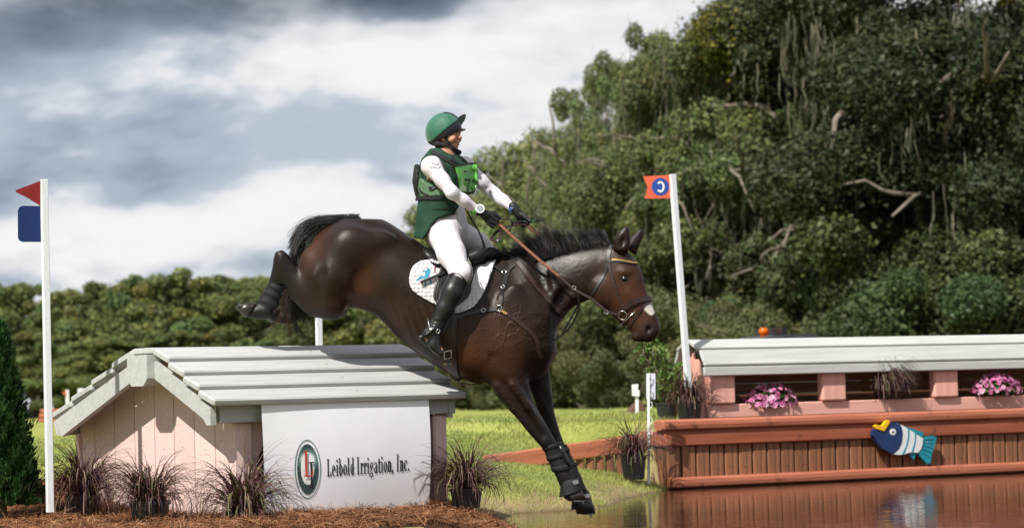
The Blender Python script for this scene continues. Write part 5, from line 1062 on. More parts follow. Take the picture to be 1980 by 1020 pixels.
# ---- mane and tail: tapered locks of hair
m_hair = mat('black_horse_hair', (1, 1, 1), (.8, .8, .8), rough=.38, tint=True, spec=.5)
def hair(paths, widths, cols):
    """paths (n,k,3) centre lines -> thin three-sided tapered strands"""
    n, k, _ = paths.shape; T = np.gradient(paths, axis=1); T /= np.linalg.norm(T, axis=2, keepdims=True) + 1e-9
    a = np.cross(T, np.array([.2, 1, .3])); a /= np.linalg.norm(a, axis=2, keepdims=True) + 1e-9; b = np.cross(T, a); tp = (1 - np.linspace(0, 1, k) ** 2.2)[None, :, None] * widths[:, None, None] + .0003
    V = np.stack([paths + a * tp, paths + (-.5 * a + .87 * b) * tp, paths + (-.5 * a - .87 * b) * tp], 2).reshape(-1, 3); B = np.arange(n)[:, None, None] * (3 * k) + np.arange(k - 1)[None, :, None] * 3
    F = np.concatenate([(B + np.array([[j, (j + 1) % 3, (j + 1) % 3 + 3, j + 3]])[:, None, :]).reshape(-1, 4) for j in range(3)])
    return V, F, np.repeat(cols, 3 * k, 0)
def bez(p0, p1, p2, p3, k): t = np.linspace(0, 1, k)[None, :, None]; return (1 - t) ** 3 * p0[:, None] + 3 * (1 - t) ** 2 * t * p1[:, None] + 3 * (1 - t) * t ** 2 * p2[:, None] + t ** 3 * p3[:, None]
r = np.random.default_rng(99)
def pxa(x, y, l): k = (DH + l) / FP; return np.stack([(x - 990) * k, l, -(y - 510) * k], 1)
def hcol(n, warm=.15): return np.where(r.uniform(0, 1, n)[:, None] < warm, np.array([.055, .026, .016]), np.array([.014, .012, .012])) * r.uniform(.6, 1.5, n)[:, None]
n = 2600; u = r.uniform(0, 1, n)               # tail: over the dock, sweeping out and down behind the buttock
p0 = pxa(694 - 48 * u + r.normal(0, 3, n), 421 + 6 * u + r.normal(0, 3, n), r.normal(0, .022, n)); out = r.beta(1.6, 2.0, n)
p1 = pxa(655 - 45 * u - 22 * out, 404 + 8 * u + 30 * (1 - out) ** 1.3 + r.normal(0, 4, n), r.normal(0, .04, n)); p2 = pxa(590 - 28 * out + 18 * (1 - u), 418 + 62 * (1 - out) ** 1.2 + r.normal(0, 6, n), r.normal(0, .05, n) + .02)
p3 = pxa(594 - 40 * out + r.normal(0, 7, n), 470 + 75 * r.uniform(0, 1, n) ** .7 - 35 * out, r.normal(0, .06, n) + .03)
lk_ = r.integers(0, 130, n); sel = np.array([np.flatnonzero(lk_ == q)[0] if (lk_ == q).any() else 0 for q in range(130)]); w3 = .90; p2 = p2 * .35 + p2[sel[lk_]] * .65; p3 = p3 * (1 - w3) + p3[sel[lk_]] * w3; p1 = p1 * .7 + p1[sel[lk_]] * .3
A1 = hair(bez(p0, p1, p2, p3, 12), r.uniform(.0006, .0015, n), hcol(n, .05))
n2 = 700; u = r.uniform(0, 1, n2)              # the long lower skirt of the tail hanging behind the far thigh
p0 = pxa(588 + r.normal(0, 7, n2), 455 + 30 * u, r.normal(.03, .03, n2)); p1 = pxa(570 + r.normal(0, 8, n2), 520 + r.normal(0, 8, n2), .05 + r.normal(0, .03, n2)); p2 = pxa(556 + r.normal(0, 14, n2) + 16 * u, 575 + r.normal(0, 10, n2), .08 + r.normal(0, .04, n2)); p3 = pxa(556 + 55 * u + r.normal(0, 11, n2) - 12 * (r.uniform(0, 1, n2) < .3), 606 + r.normal(0, 16, n2) + 28 * r.uniform(0, 1, n2) ** 3, .08 + r.normal(0, .05, n2))
A2 = hair(bez(p0, p1, p2, p3, 12), r.uniform(.0010, .0022, n2), hcol(n2, .25))
n3 = 90; g_ = r.integers(0, 4, n3); ends = np.array([(500, 650), (565, 668), (592, 664), (598, 660)])[g_]   # wisps
p0 = pxa(560 + r.normal(0, 8, n3), 560 + r.normal(0, 10, n3), np.full(n3, .06)); p1 = pxa(552 + r.normal(0, 6, n3), 610 + r.normal(0, 8, n3), np.full(n3, .06)); p2 = pxa(.5 * 552 + .5 * ends[:, 0] + r.normal(0, 5, n3), 640 + r.normal(0, 6, n3), np.full(n3, .07)); p3 = pxa(ends[:, 0] + r.normal(0, 6, n3), ends[:, 1] + r.normal(0, 6, n3), np.full(n3, .07))
A3 = hair(bez(p0, p1, p2, p3, 12), r.uniform(.0008, .0014, n3), hcol(n3, .6))
def cat(name, parts_, parent):
    o = 0; V, F, C = [], [], []
    for v, f, c in parts_: V.append(v); F.append(f + o); C.append(c); o += len(v)
    return tag(obj(name, npmesh(name, np.concatenate(V), np.concatenate(F), m_hair, True, np.concatenate(C)), parent, MH), kind='stuff')
cat('tail', [A1, A2, A3], horse)
crest = np.array([(958, 496), (985, 499), (1005, 503), (1030, 501), (1052, 497), (1085, 487), (1117, 480), (1150, 476), (1182, 473)], float)
def crest_at(t): return np.stack([np.interp(t, np.linspace(0, 1, len(crest)), crest[:, i]) for i in (0, 1)], 1)
NL = 95; lt = np.sort(r.uniform(0, 1, NL)); lh = np.interp(lt, [0, .12, .22, .30, .42, .55, .66, .8, .92, 1], [15, 22, 14, 34, 48, 54, 44, 32, 36, 24]) * r.uniform(.62, 1.15, NL); ll = np.interp(lt, [0, .3, .6, 1], [-12, -16, -10, -14]) + r.normal(0, 7, NL)
n = 3800; k = r.integers(0, NL, n); t = np.clip(lt[k] + r.normal(0, .012, n), 0, 1); c = crest_at(t); hgt = lh[k] * r.uniform(.55, 1.0, n); lean = ll[k] + r.normal(0, 2.2, n); ct = crest_at(lt)[k]
l0 = -.055 * t + r.normal(0, .018, n); lk = (r.normal(0, .03, NL) - .055 * lt)[k]
p0 = pxa(c[:, 0], c[:, 1] + 4, l0); p1 = pxa(c[:, 0] + lean * .2, c[:, 1] - hgt * .4, l0); p2 = pxa(.4 * c[:, 0] + .6 * ct[:, 0] + lean * .8, c[:, 1] - hgt * .78, .5 * l0 + .5 * lk); p3 = pxa(.12 * c[:, 0] + .88 * ct[:, 0] + lean * 1.7 + r.normal(0, 1.0, n), ct[:, 1] - hgt * 1.05, lk + r.normal(0, .006, n))
B1 = hair(bez(p0, p1, p2, p3, 8), r.uniform(.0007, .0017, n), hcol(n, .10))
cat('mane', [B1], horse)
# ================================================================== tack
class Side:
    """lays straps and sheets on the outside of a solid, seen from the near (-1) or the far (+1) side"""
    def __init__(s, vol, side=-1):
        s.v = vol; s.side = side; inside = vol.D < 0
        if side < 0: i = np.argmax(inside, 1); 
        else: i = vol.n[1] - 1 - np.argmax(inside[:, ::-1], 1)
        s.hit = inside.any(1); j = i + side; i_ = np.clip(i, 0, vol.n[1] - 1); j_ = np.clip(j, 0, vol.n[1] - 1)
        a = np.take_along_axis(vol.D, i_[:, None, :], 1)[:, 0]; b = np.take_along_axis(vol.D, j_[:, None, :], 1)[:, 0]; t = np.clip(a / (a - b - 1e-9), 0, 1)
        s.y = vol.ax[1][i_] + side * vol.h * t
        # fill outwards where nothing is met, so that edges stay close to the body
        yy = np.where(s.hit, s.y, np.nan)
        for _ in range(60):
            if not np.isnan(yy).any(): break
            st = np.stack([np.roll(yy, d, ax) for d in (1, -1) for ax in (0, 1)]); c = np.isfinite(st); m = np.where(c.any(0), np.nansum(np.where(c, st, 0), 0) / np.maximum(c.sum(0), 1), np.nan); yy = np.where(np.isnan(yy), m, yy)
        s.y = np.nan_to_num(yy, nan=0)
    def at(s, X, Z):
        g = [(X - s.v.lo[0]) / s.v.h, (Z - s.v.lo[2]) / s.v.h]; i = [np.clip(q.astype(int), 0, n_ - 2) for q, n_ in zip(g, (s.v.n[0], s.v.n[2]))]; f = [np.clip(q - k, 0, 1) for q, k in zip(g, i)]
        return sum(s.y[i[0] + a, i[1] + b] * (f[0] if a else 1 - f[0]) * (f[1] if b else 1 - f[1]) for a in (0, 1) for b in (0, 1))
    def pts(s, P2, off=0.):
        P2 = np.asarray(P2, float); l = np.zeros(P2.shape[:-1]) + s.side * .2
        for _ in range(4): k = (DH + l) / FP; X, Z = (P2[..., 0] - 990) * k, -(P2[..., 1] - 510) * k; l = s.at(X, Z)
        q = np.stack([X, l, Z], -1); nn = s.v.grad(q); nn[..., 1] = np.where(np.abs(nn[..., 1]) < .15, s.side * .15, nn[..., 1]); nn /= np.linalg.norm(nn, axis=-1, keepdims=True)
        return q + nn * off, nn
def smoothline(P_, step):
    P_ = np.asarray(P_, float); m = len(P_); tt = np.linspace(0, m - 1, 12 * (m - 1) + 1); i = np.clip(tt.astype(int), 0, m - 2); u = (tt - i)[:, None]
    p0, p1, p2, p3 = P_[np.clip(i - 1, 0, m - 1)], P_[i], P_[i + 1], P_[np.clip(i + 2, 0, m - 1)]
    C = .5 * (2 * p1 + (p2 - p0) * u + (2 * p0 - 5 * p1 + 4 * p2 - p3) * u ** 2 + (3 * p1 - p0 - 3 * p2 + p3) * u ** 3)
    d = np.concatenate([[0], np.cumsum(np.linalg.norm(np.diff(C, axis=0), axis=1))]); n_ = max(3, int(d[-1] / step) + 1); s_ = np.linspace(0, d[-1], n_); return np.stack([np.interp(s_, d, C[:, k]) for k in range(C.shape[1])], 1)
def ribbon(mb, Q, Nn, w, th):
    w = np.broadcast_to(np.asarray(w, float), (len(Q),)); T = np.gradient(Q, axis=0); T /= np.linalg.norm(T, axis=1)[:, None] + 1e-9; W = np.cross(T, Nn); W /= np.linalg.norm(W, axis=1)[:, None] + 1e-9; h = W * (w / 2)[:, None]
    V = np.stack([Q - h, Q + h, Q + h * .86 + Nn * th, Q - h * .86 + Nn * th], 1).reshape(-1, 3); n_ = len(Q)
    F = [(4 * i + j, 4 * i + (j + 1) % 4, 4 * i + 4 + (j + 1) % 4, 4 * i + 4 + j) for i in range(n_ - 1) for j in range(4)] + [(3, 2, 1, 0), (4 * n_ - 4, 4 * n_ - 3, 4 * n_ - 2, 4 * n_ - 1)]; mb.add(V, F)
def strap(name, sd_, pts_, w, m, parent, th=.004, off=.002, step=4., M=MH):
    L = smoothline(pts_, step); Q, Nn = sd_.pts(L, off); Q = np.stack([np.convolve(np.pad(Q[:, k], 2, 'edge'), [.1, .2, .4, .2, .1], 'valid') for k in range(3)], 1); mb = MB(); ribbon(mb, Q, Nn, w, th); return obj(name, mb.mesh(name, m), parent, M)
def free_strap(name, P3, Nn, w, m, parent, th=.004, step=.012, M=MH):
    L = smoothline(P3, step); mb = MB(); ribbon(mb, L, np.tile(nrm(Nn), (len(L), 1)), w, th); return obj(name, mb.mesh(name, m), parent, M)
def sheet(name, sd_, rows, m, parent, th=.006, off=.004, nu=26, nv=22, M=MH, flare=None):
    rows = np.asarray(rows, float); a = smoothline(rows[:, 0], 1.); b = smoothline(rows[:, 1], 1.); ti = np.linspace(0, 1, nv + 1)
    A = np.stack([np.interp(ti, np.linspace(0, 1, len(a)), a[:, k]) for k in (0, 1)], 1); B = np.stack([np.interp(ti, np.linspace(0, 1, len(b)), b[:, k]) for k in (0, 1)], 1)
    s_ = np.linspace(0, 1, nu + 1)[None, :, None]; G = A[:, None] * (1 - s_) + B[:, None] * s_; Q, Nn = sd_.pts(G, off)
    if flare is not None: Q = Q + Nn * flare(np.linspace(0, 1, nu + 1)[None, :], ti[:, None])[..., None]
    for _ in range(2): Q[1:-1, 1:-1] = .5 * Q[1:-1, 1:-1] + .125 * (Q[:-2, 1:-1] + Q[2:, 1:-1] + Q[1:-1, :-2] + Q[1:-1, 2:])
    top = (Q + Nn * th).reshape(-1, 3); bot = Q.reshape(-1, 3); n_ = len(top); w_ = nu + 1; F = []
    for j in range(nv):
        for i in range(nu): k = j * w_ + i; F.append((k, k + 1, k + w_ + 1, k + w_)); F.append((n_ + k, n_ + k + w_, n_ + k + w_ + 1, n_ + k + 1))
    rim = [j for j in range(nu)] + [j * w_ + nu for j in range(nv)] + [nv * w_ + nu - j for j in range(nu)] + [(nv - j) * w_ for j in range(nv)]
    F += [(rim[i], n_ + rim[i], n_ + rim[(i + 1) % len(rim)], rim[(i + 1) % len(rim)]) for i in range(len(rim))]
    me = npmesh(name, np.concatenate([top, bot]), np.array(F), m, True); bm = bmesh.new(); bm.from_mesh(me); bmesh.ops.recalc_face_normals(bm, faces=bm.faces); bm.to_mesh(me); bm.free(); return obj(name, me, parent, M)
def ring(name, c, r0, r1, m, parent, nrm_=(0, -1, 0), M=MH, sx=1., n_=22):
    c = np.asarray(c, float); nn = nrm(nrm_); a = nrm(np.cross(nn, [.1, .2, 1])); b = np.cross(nn, a); t = np.linspace(0, 2 * math.pi, n_ + 1); P3 = c + np.cos(t)[:, None] * a * r0 * sx + np.sin(t)[:, None] * b * r0; mb = MB(); mb.tube(P3, r1, 6, cap=False); return obj(name, mb.mesh(name, m, True), parent, M)
NS = Side(vh_, -1); FS = Side(vh_, 1)
m_blea = mat('black_leather', (.016, .014, .0135), (.010, .009, .009), scale=18, rough=.42, bump=.15, bscale=60, bdist=.004, spec=.45); m_brlea = mat('brown_leather', (.032, .014, .011), (.022, .010, .008), scale=18, rough=.42, bump=.12, bscale=60, bdist=.004); m_tan = mat('tan_rein_leather', (.22, .080, .043), (.16, .057, .03), scale=20, rough=.5)
m_silver = mat('bright_steel', (.75, .74, .70), rough=.2, metal=1.); m_gold = mat('gold_beads', (.75, .48, .2), (.5, .3, .1), scale=120, rough=.25, metal=.8)
m_pad = mat('white_quilted_pad', (.66, .62, .65), (.60, .56, .59), scale=5, rough=.85, spec=.2); t = m_pad.node_tree; b_ = [n for n in t.nodes if n.type == 'BSDF_PRINCIPLED'][0]
tcn = t.nodes.new('ShaderNodeTexCoord'); mp = t.nodes.new('ShaderNodeMapping'); mp.inputs['Scale'].default_value = (1, .0, 1); t.links.new(tcn.outputs['Object'], mp.inputs[0]); vo = t.nodes.new('ShaderNodeTexVoronoi'); vo.inputs['Scale'].default_value = 38; vo.inputs['Randomness'].default_value = .35; t.links.new(mp.outputs[0], vo.inputs['Vector'])
bp = t.nodes.new('ShaderNodeBump'); bp.invert = True; bp.inputs['Strength'].default_value = .7; bp.inputs['Distance'].default_value = .015; t.links.new(vo.outputs['Distance'], bp.inputs['Height']); t.links.new(bp.outputs[0], b_.inputs['Normal'])
m_fleece = mat('black_fleece', (.008, .008, .009), rough=1., bump=1., bscale=150, bdist=.02, spec=.1)
# ---- saddle pad
pad = thing('saddle_pad', 'white quilted saddle pad with a blue figure under the black saddle', 'saddle pad', M=MH @ Matrix.Translation(Vector(px(870, 520, 0))))
PADR = [((812, 506), (966, 484)), ((797, 517), (957, 508)), ((791, 541), (946, 537)), ((798, 561), (937, 560)), ((820, 577), (926, 580)), ((845, 590), (911, 596)), ((872, 604), (886, 606))]
sheet('pad_side', NS, PADR, m_pad, pad, .010, .004, 40, 26, flare=lambda s, t_: .018 * sstep(.8, 1, s) * sstep(0, .4, t_)); sheet('pad_side', FS, PADR, m_pad, pad, .010, .004, 24, 16)
m_lblue = mat('blue_embroidery', (.03, .30, .48), (.02, .24, .40), rough=.7); m_maroon = mat('maroon_embroidery', (.25, .02, .06), rough=.7)
C4 = lambda x, y: (770 + x / 3.925, 460 + y / 3.925)     # crop pixels of the saddle close-up
for w_, pl in ((.011, [(185, 248), (205, 262), (228, 240), (222, 232)]), (.018, [(228, 240), (225, 285), (200, 305)]), (.015, [(205, 262), (210, 290), (190, 310)]), (.010, [(200, 300), (165, 310), (130, 325)]), (.010, [(195, 310), (205, 345), (200, 372)]), (.010, [(225, 300), (245, 335), (240, 362)]), (.008, [(180, 285), (165, 300), (150, 318)])):
    strap('emblem', NS, [C4(*q) for q in pl], w_, m_lblue, pad, .0015, .0145, 2.)
for pl in ([(262, 232), (288, 228)], [(262, 232), (282, 242)]): pass
for k, ls in enumerate(([[(264, 224), (286, 232), (266, 240)]], [[(266, 248), (275, 244), (286, 250), (277, 258), (266, 252), (266, 248)]], [[(266, 264), (288, 268), (287, 278)]])):
    for l_ in ls: strap('lettering', NS, [C4(*q) for q in l_], .005, m_maroon, pad, .0015, .0145, 1.5)
# ---- saddle
sad = thing('saddle', 'black leather jumping saddle under the rider', 'saddle', M=MH @ Matrix.Translation(Vector(px(870, 500, 0))))
vs_d = Vol(px(800, 530) + [0, -.26, 0], px(970, 460) + [0, .26, 0], .008)
def LS(vol, pairs, k, **kw): vol.loft([((a[0] - 990) * SH_, -(a[1] - 510) * SH_, (b[0] - 990) * SH_, -(b[1] - 510) * SH_, *q) for a, b, *q in pairs], k, **kw)
LS(vs_d, [((812, 486), (818, 510), .08), ((818, 476), (826, 516), .155), ((832, 480), (836, 520), .18), ((856, 492), (858, 520), .17), ((885, 494), (886, 518), .15), ((910, 482), (908, 516), .135), ((928, 474), (930, 514), .12), ((942, 478), (946, 512), .085), ((948, 488), (952, 506), .04)], .02, n=2.4)
vs_d.build('seat', m_blea, sad, MH, 2)
vf = Vol(px(800, 530) + [0, -.28, 0], px(985, 465) + [0, .28, 0], .008)
LS(vf, [((810, 490), (812, 512), .12), ((818, 486), (822, 518), .19), ((850, 505), (852, 524), .22), ((900, 506), (902, 520), .18), ((938, 492), (940, 512), .15)], .02); LS(vf, [((932, 485), (934, 512), .15), ((950, 478), (952, 508), .13), ((962, 482), (964, 504), .10), ((968, 490), (969, 500), .05)], .02)
VV, FFs = vf.polys(1); VV = VV + vf.grad(VV) * (rng.normal(0, .003, len(VV)))[:, None]; obj('half_pad', npmesh('half_pad', VV, FFs, m_fleece, True), sad, MH)
FLAP = [((852, 502), (938, 497)), ((848, 530), (921, 522)), ((839, 558), (911, 548)), ((838, 578), (906, 573)), ((850, 591), (884, 592))]
for sd_ in (NS, FS): sheet('flap', sd_, FLAP, m_blea, sad, .008, .018, 24, 16)
sheet('knee_block', NS, [((846, 548), (851, 547)), ((842, 565), (855, 560)), ((842, 580), (853, 578)), ((845, 588), (848, 588))], m_blea, sad, .022, .024, 8, 10)
strap('stirrup_leather', NS, [(882, 520), (850, 534), (811, 549)], .022, m_blea, sad, .005, .032, 3.)
for x, y in ((862, 529), (850, 534), (838, 538), (828, 542)): pass
strap('girth', NS, [(872, 600), (872, 640), (872, 680), (876, 712), (884, 733), (895, 741)], .085, m_brlea, sad, .010, .003, 3.)
strap('girth', FS, [(872, 600), (872, 640), (872, 680), (876, 712), (884, 733), (895, 741)], .085, m_brlea, sad, .010, .003, 3.)
strap('girth_guard', NS, [(885, 738), (905, 741), (930, 742)], .05, m_blea, sad, .006, .004, 3.)
for dx in (-7, 7): strap('billet', NS, [(868 + dx, 596), (869 + dx, 640), (870 + dx, 690)], .028, m_brlea, sad, .005, .014, 3.)
mb = MB(); q0, _ = NS.pts([(860, 677), (873, 674), (875, 688), (862, 690), (860, 677)], .022); mb.tube(q0, .003, 6); obj('buckle', mb.mesh('buckle', m_silver, True), sad, MH)
for k, (x, m_) in enumerate(((860, m_gold), (864, m_pad), (868, m_lblue), (872, m_gold))): strap('clasp', NS, [(x, 699), (x + 3, 699.5)], .010, m_, sad, .003, .018, 1.)
# stirrup hanging on the near side: leather, iron
LEG = -.415
mb = MB(); A_ = px(880, 604, -.335)
free_strap('stirrup_leather', [px(879, 575, -.325), px(874, 600, -.345), px(861, 632, -.385), px(853, 645, -.40)], (.6, -.8, 0), .020, m_blea, sad, .004)
mb = MB(); mb.tube([px(815, 652, LEG - .052), px(826, 645, LEG - .055), px(842, 634, LEG - .05), px(851, 634, LEG - .03), px(853, 642, LEG + .01), px(848, 640, LEG + .05), px(832, 648, LEG + .055), px(818, 656, LEG + .05), px(815, 652, LEG - .052)], [.009, .009, .007, .006, .006, .006, .007, .009, .009], 8); obj('stirrup', mb.mesh('stirrup', m_blea, True), sad, MH)
ring('stirrup_ring', px(847, 640, LEG - .055), .012, .0028, m_silver, sad)
# ---- breastplate
bpl = thing('breastplate', 'brown leather breastplate with silver rings across the horse shoulder', 'harness', M=MH @ Matrix.Translation(Vector(px(980, 600, 0))))
strap('strap', NS, [(876, 616), (905, 606), (940, 599), (962, 597)], .032, m_blea, bpl, .005, .004, 3.)
strap('strap', NS, [(967, 592), (972, 565), (977, 540), (985, 518), (996, 511)], .032, m_blea, bpl, .005, .004, 3.)
strap('strap', NS, [(970, 601), (990, 612), (1015, 632), (1036, 655), (1042, 680), (1048, 692)], .030, m_brlea, bpl, .005, .004, 3.)
strap('strap', FS, [(962, 597), (977, 540), (996, 511)], .032, m_blea, bpl, .005, .004, 3.)
strap('neck_strap', NS, [(1000, 505), (1015, 525), (1035, 552), (1060, 580), (1078, 600), (1090, 606)], .034, m_brlea, bpl, .005, .006, 3.)
strap('saddle_strap', NS, [(930, 501), (948, 510), (962, 520), (974, 526)], .016, m_blea, bpl, .004, .006, 3.)
strap('bead_tab', NS, [(970, 600), (981, 607)], .018, m_gold, bpl, .004, .009, 2.)
for x, y, rr_ in ((965, 596, .020), (974, 527, .013), (931, 504, .012)): q0, n0 = NS.pts([(x, y)], .010); ring('ring', q0[0], rr_, .0028, m_silver, bpl, n0[0])
for x, y in ((972, 556), (934, 600)): q0, n0 = NS.pts([(x, y)], .012); ring('buckle', q0[0], .013, .0026, m_silver, bpl, n0[0])
# ---- bridle
bri = thing('bridle', 'brown bridle with a gold beaded browband and a ring bit on the horse head', 'bridle', M=MH @ Matrix.Translation(Vector(px(1190, 560, 0))))
C5 = lambda x, y: (1130 + x / 4.08, 430 + y / 4.08)
S5 = lambda nm, pl, w, m, **k: strap(nm, NS, [C5(*q) for q in pl], w, m, bri, k.get('th', .004), k.get('off', .003), 2.)
S5('headpiece', [(222, 180), (200, 215), (188, 270), (186, 310)], .030, m_blea)
S5('throat_lash', [(186, 310), (172, 370), (145, 430), (100, 505), (62, 570)], .020, m_blea)
S5('cheekpiece', [(190, 312), (205, 380), (230, 460), (260, 560), (300, 640), (330, 700)], .020, m_brlea)
S5('cheekpiece', [(215, 410), (235, 480), (262, 570)], .018, m_brlea, off=.007)
S5('browband', [(186, 305), (230, 300), (300, 308), (370, 322), (415, 326)], .018, m_blea); S5('beads', [(215, 295), (260, 295), (320, 305), (380, 318), (415, 322)], .011, m_gold, off=.007)
S5('noseband', [(290, 680), (320, 662), (380, 630), (450, 605), (500, 598), (520, 605)], .042, m_brlea, th=.012); S5('noseband', [(262, 690), (292, 680)], .018, m_brlea)
S5('flash_strap', [(505, 632), (480, 640), (440, 690), (395, 755), (350, 822)], .019, m_brlea); S5('chin_strap', [(255, 690), (270, 760), (330, 820), (350, 826)], .016, m_brlea)
q0, n0 = NS.pts([C5(303, 728)], .012); ring('bit_ring', q0[0], .030, .0036, m_silver, bri, n0[0]); qa, _ = NS.pts([C5(400, 700), C5(280, 815)], .018); mb = MB(); mb.tube(qa, .0035, 8); obj('bit_bar', mb.mesh('bit_bar', m_silver, True), bri, MH)
for s_, x in ((FS, 0),):
    for nm, pl, w in (('headpiece', [(222, 180), (200, 215), (188, 270), (186, 310)], .030), ('cheekpiece', [(190, 312), (230, 460), (300, 640), (330, 700)], .015), ('noseband', [(290, 680), (380, 630), (450, 605), (520, 605)], .032)): strap(nm, s_, [C5(*q) for q in pl], w, m_blea, bri, .004, .003, 3.)
# ---- leg boots and bell boots, each a thing of its own
m_neo = mat('black_neoprene', (.012, .012, .013), (.008, .008, .009), scale=20, rough=.7, bump=.3, bscale=120, bdist=.004, spec=.3); m_gloss = mat('black_boot_shell', (.010, .010, .011), rough=.3, spec=.5)
def leg_boot(label, secs, l, bands, shell=None):
    """tube of a boot following the leg: secs (edge a, edge b, half depth)"""
    b0 = thing('tendon_boot', label, 'horse boot', M=MH @ Matrix.Translation(Vector(px(*secs[len(secs) // 2][0], l))), group='black boots on the horse legs'); mb = MB(); n_ = 20; V = []; C_ = []
    a = np.arange(n_) * 2 * math.pi / n_
    for p_, q_, d in secs:
        A, B = px(*p_, l), px(*q_, l); c = (A + B) / 2; h = (B - A) / 2; V.append(c + np.cos(a)[:, None] * h + np.sin(a)[:, None] * np.array([0, d, 0])); C_.append((c, h, d))
    V = np.concatenate(V); m_ = len(secs); mb.add(V, [(i * n_ + j, i * n_ + (j + 1) % n_, (i + 1) * n_ + (j + 1) % n_, (i + 1) * n_ + j) for i in range(m_ - 1) for j in range(n_)]); obj('sleeve', mb.mesh('sleeve', m_neo, True), b0, MH)
    for t_, wd in bands:
        i = min(int(t_ * (m_ - 1)), m_ - 2); u = t_ * (m_ - 1) - i; c = C_[i][0] * (1 - u) + C_[i + 1][0] * u; h = C_[i][1] * (1 - u) + C_[i + 1][1] * u; d = C_[i][2] * (1 - u) + C_[i + 1][2] * u; ax = nrm(C_[i + 1][0] - C_[i][0]); mb = MB(); V = []
        for s_, k in ((-wd / 2, 1.03), (-wd / 2 + .003, 1.10), (wd / 2 - .003, 1.10), (wd / 2, 1.03)): V.append(c + ax * s_ + (np.cos(a)[:, None] * h + np.sin(a)[:, None] * np.array([0, d, 0])) * k)
        mb.add(np.concatenate(V), [(i_ * n_ + j, i_ * n_ + (j + 1) % n_, (i_ + 1) * n_ + (j + 1) % n_, (i_ + 1) * n_ + j) for i_ in range(3) for j in range(n_)]); obj('strap', mb.mesh('strap', m_neo, True), b0, MH)
    if shell:
        vb = MB(); Q = np.array([px(*q, l - dd) for q, dd in shell]); vb.tube(Q, [.014, .017, .017, .012][:len(Q)], 8); obj('shell', vb.mesh('shell', m_gloss, True), b0, MH)
    return b0
leg_boot('black boot with three straps on the near foreleg', [((1048, 862), (1083, 852), .046), ((1053, 874), (1087, 864), .046), ((1060, 890), (1094, 880), .042), ((1066, 904), (1103, 897), .042), ((1070, 912), (1106, 905), .044)], -.14, [(.1, .030), (.45, .030), (.85, .036)], [((1082, 860), .03), ((1088, 873), .03), ((1096, 890), .03), ((1101, 900), .03)])
leg_boot('black boot on the far foreleg, mostly hidden by the near one', [((1064, 866), (1096, 858), .046), ((1070, 880), (1102, 874), .043), ((1080, 900), (1112, 894), .040), ((1086, 914), (1119, 908), .042)], .15, [(.2, .03), (.7, .03)])
leg_boot('black boot with straps on the raised near hind leg', [((524, 545), (550, 556), .042), ((515, 558), (545, 568), .040), ((505, 574), (538, 585), .039), ((498, 586), (532, 600), .043)], -.155, [(.12, .038), (.45, .038), (.78, .038)])
leg_boot('black boot on the far hind leg behind the tail', [((572, 553), (598, 564), .042), ((563, 566), (593, 576), .040), ((553, 582), (586, 593), .039), ((547, 592), (580, 606), .043)], .155, [(.3, .038), (.7, .038)])
def bell(label, top, bot, d0, d1, l, tabpx):
    b0 = thing('bell_boot', label, 'horse boot', M=MH @ Matrix.Translation(Vector(px(*top[0], l))), group='bell boots over the front hooves'); n_ = 24; a = np.arange(n_) * 2 * math.pi / n_; V = []
    for t_, k in ((0, 1.0), (.06, 1.1), (.5, 1.03), (.93, 1.0), (1., 1.03), (1.0, .95), (.6, .9)):
        A = px(*top[0], l) * (1 - t_) + px(*bot[0], l) * t_; B = px(*top[1], l) * (1 - t_) + px(*bot[1], l) * t_; c = (A + B) / 2; h = (B - A) / 2 * k; V.append(c + np.cos(a)[:, None] * h + np.sin(a)[:, None] * np.array([0, (d0 * (1 - t_) + d1 * t_) * k, 0]))
    mb = MB(); mb.add(np.concatenate(V), [(i * n_ + j, i * n_ + (j + 1) % n_, (i + 1) * n_ + (j + 1) % n_, (i + 1) * n_ + j) for i in range(6) for j in range(n_)]); obj('sleeve', mb.mesh('sleeve', m_neo, True), b0, MH)
    tq = px(*tabpx, l - d0 - .004); mb = MB(); ex = nrm(px(*top[1], l) - px(*top[0], l)); ez = np.array([ex[2], 0, -ex[0]]); 
    mb.prism([(-.020, -.014), (.016, -.014), (.022, 0), (.016, .014), (-.020, .014)], -.004, .004, lambda x, y, d: tq + ex * x + ez * y + np.array([0, d, 0])); obj('tab', mb.mesh('tab', m_silver), b0, MH)
bell('black bell boot with a shiny tab on the near front hoof', ((1086, 929), (1117, 921)), ((1081, 960), (1126, 945)), .044, .068, -.14, (1113, 931))
bell('black bell boot on the lower far front hoof', ((1108, 955), (1137, 947)), ((1104, 985), (1144, 972)), .042, .060, .15, (1134, 958))
# ================================================================== the rider
PSI = R_(33)
rd = thing('person', 'rider in green vest, white breeches and green silk helmet, leaning back on the jumping horse', 'person', M=MH @ Matrix.Translation(Vector(px(865, 500, 0))))
m_skin = mat('skin', (1, 1, 1), (.93, .90, .88), rough=.5, tint=True, spec=.35, scale=20)
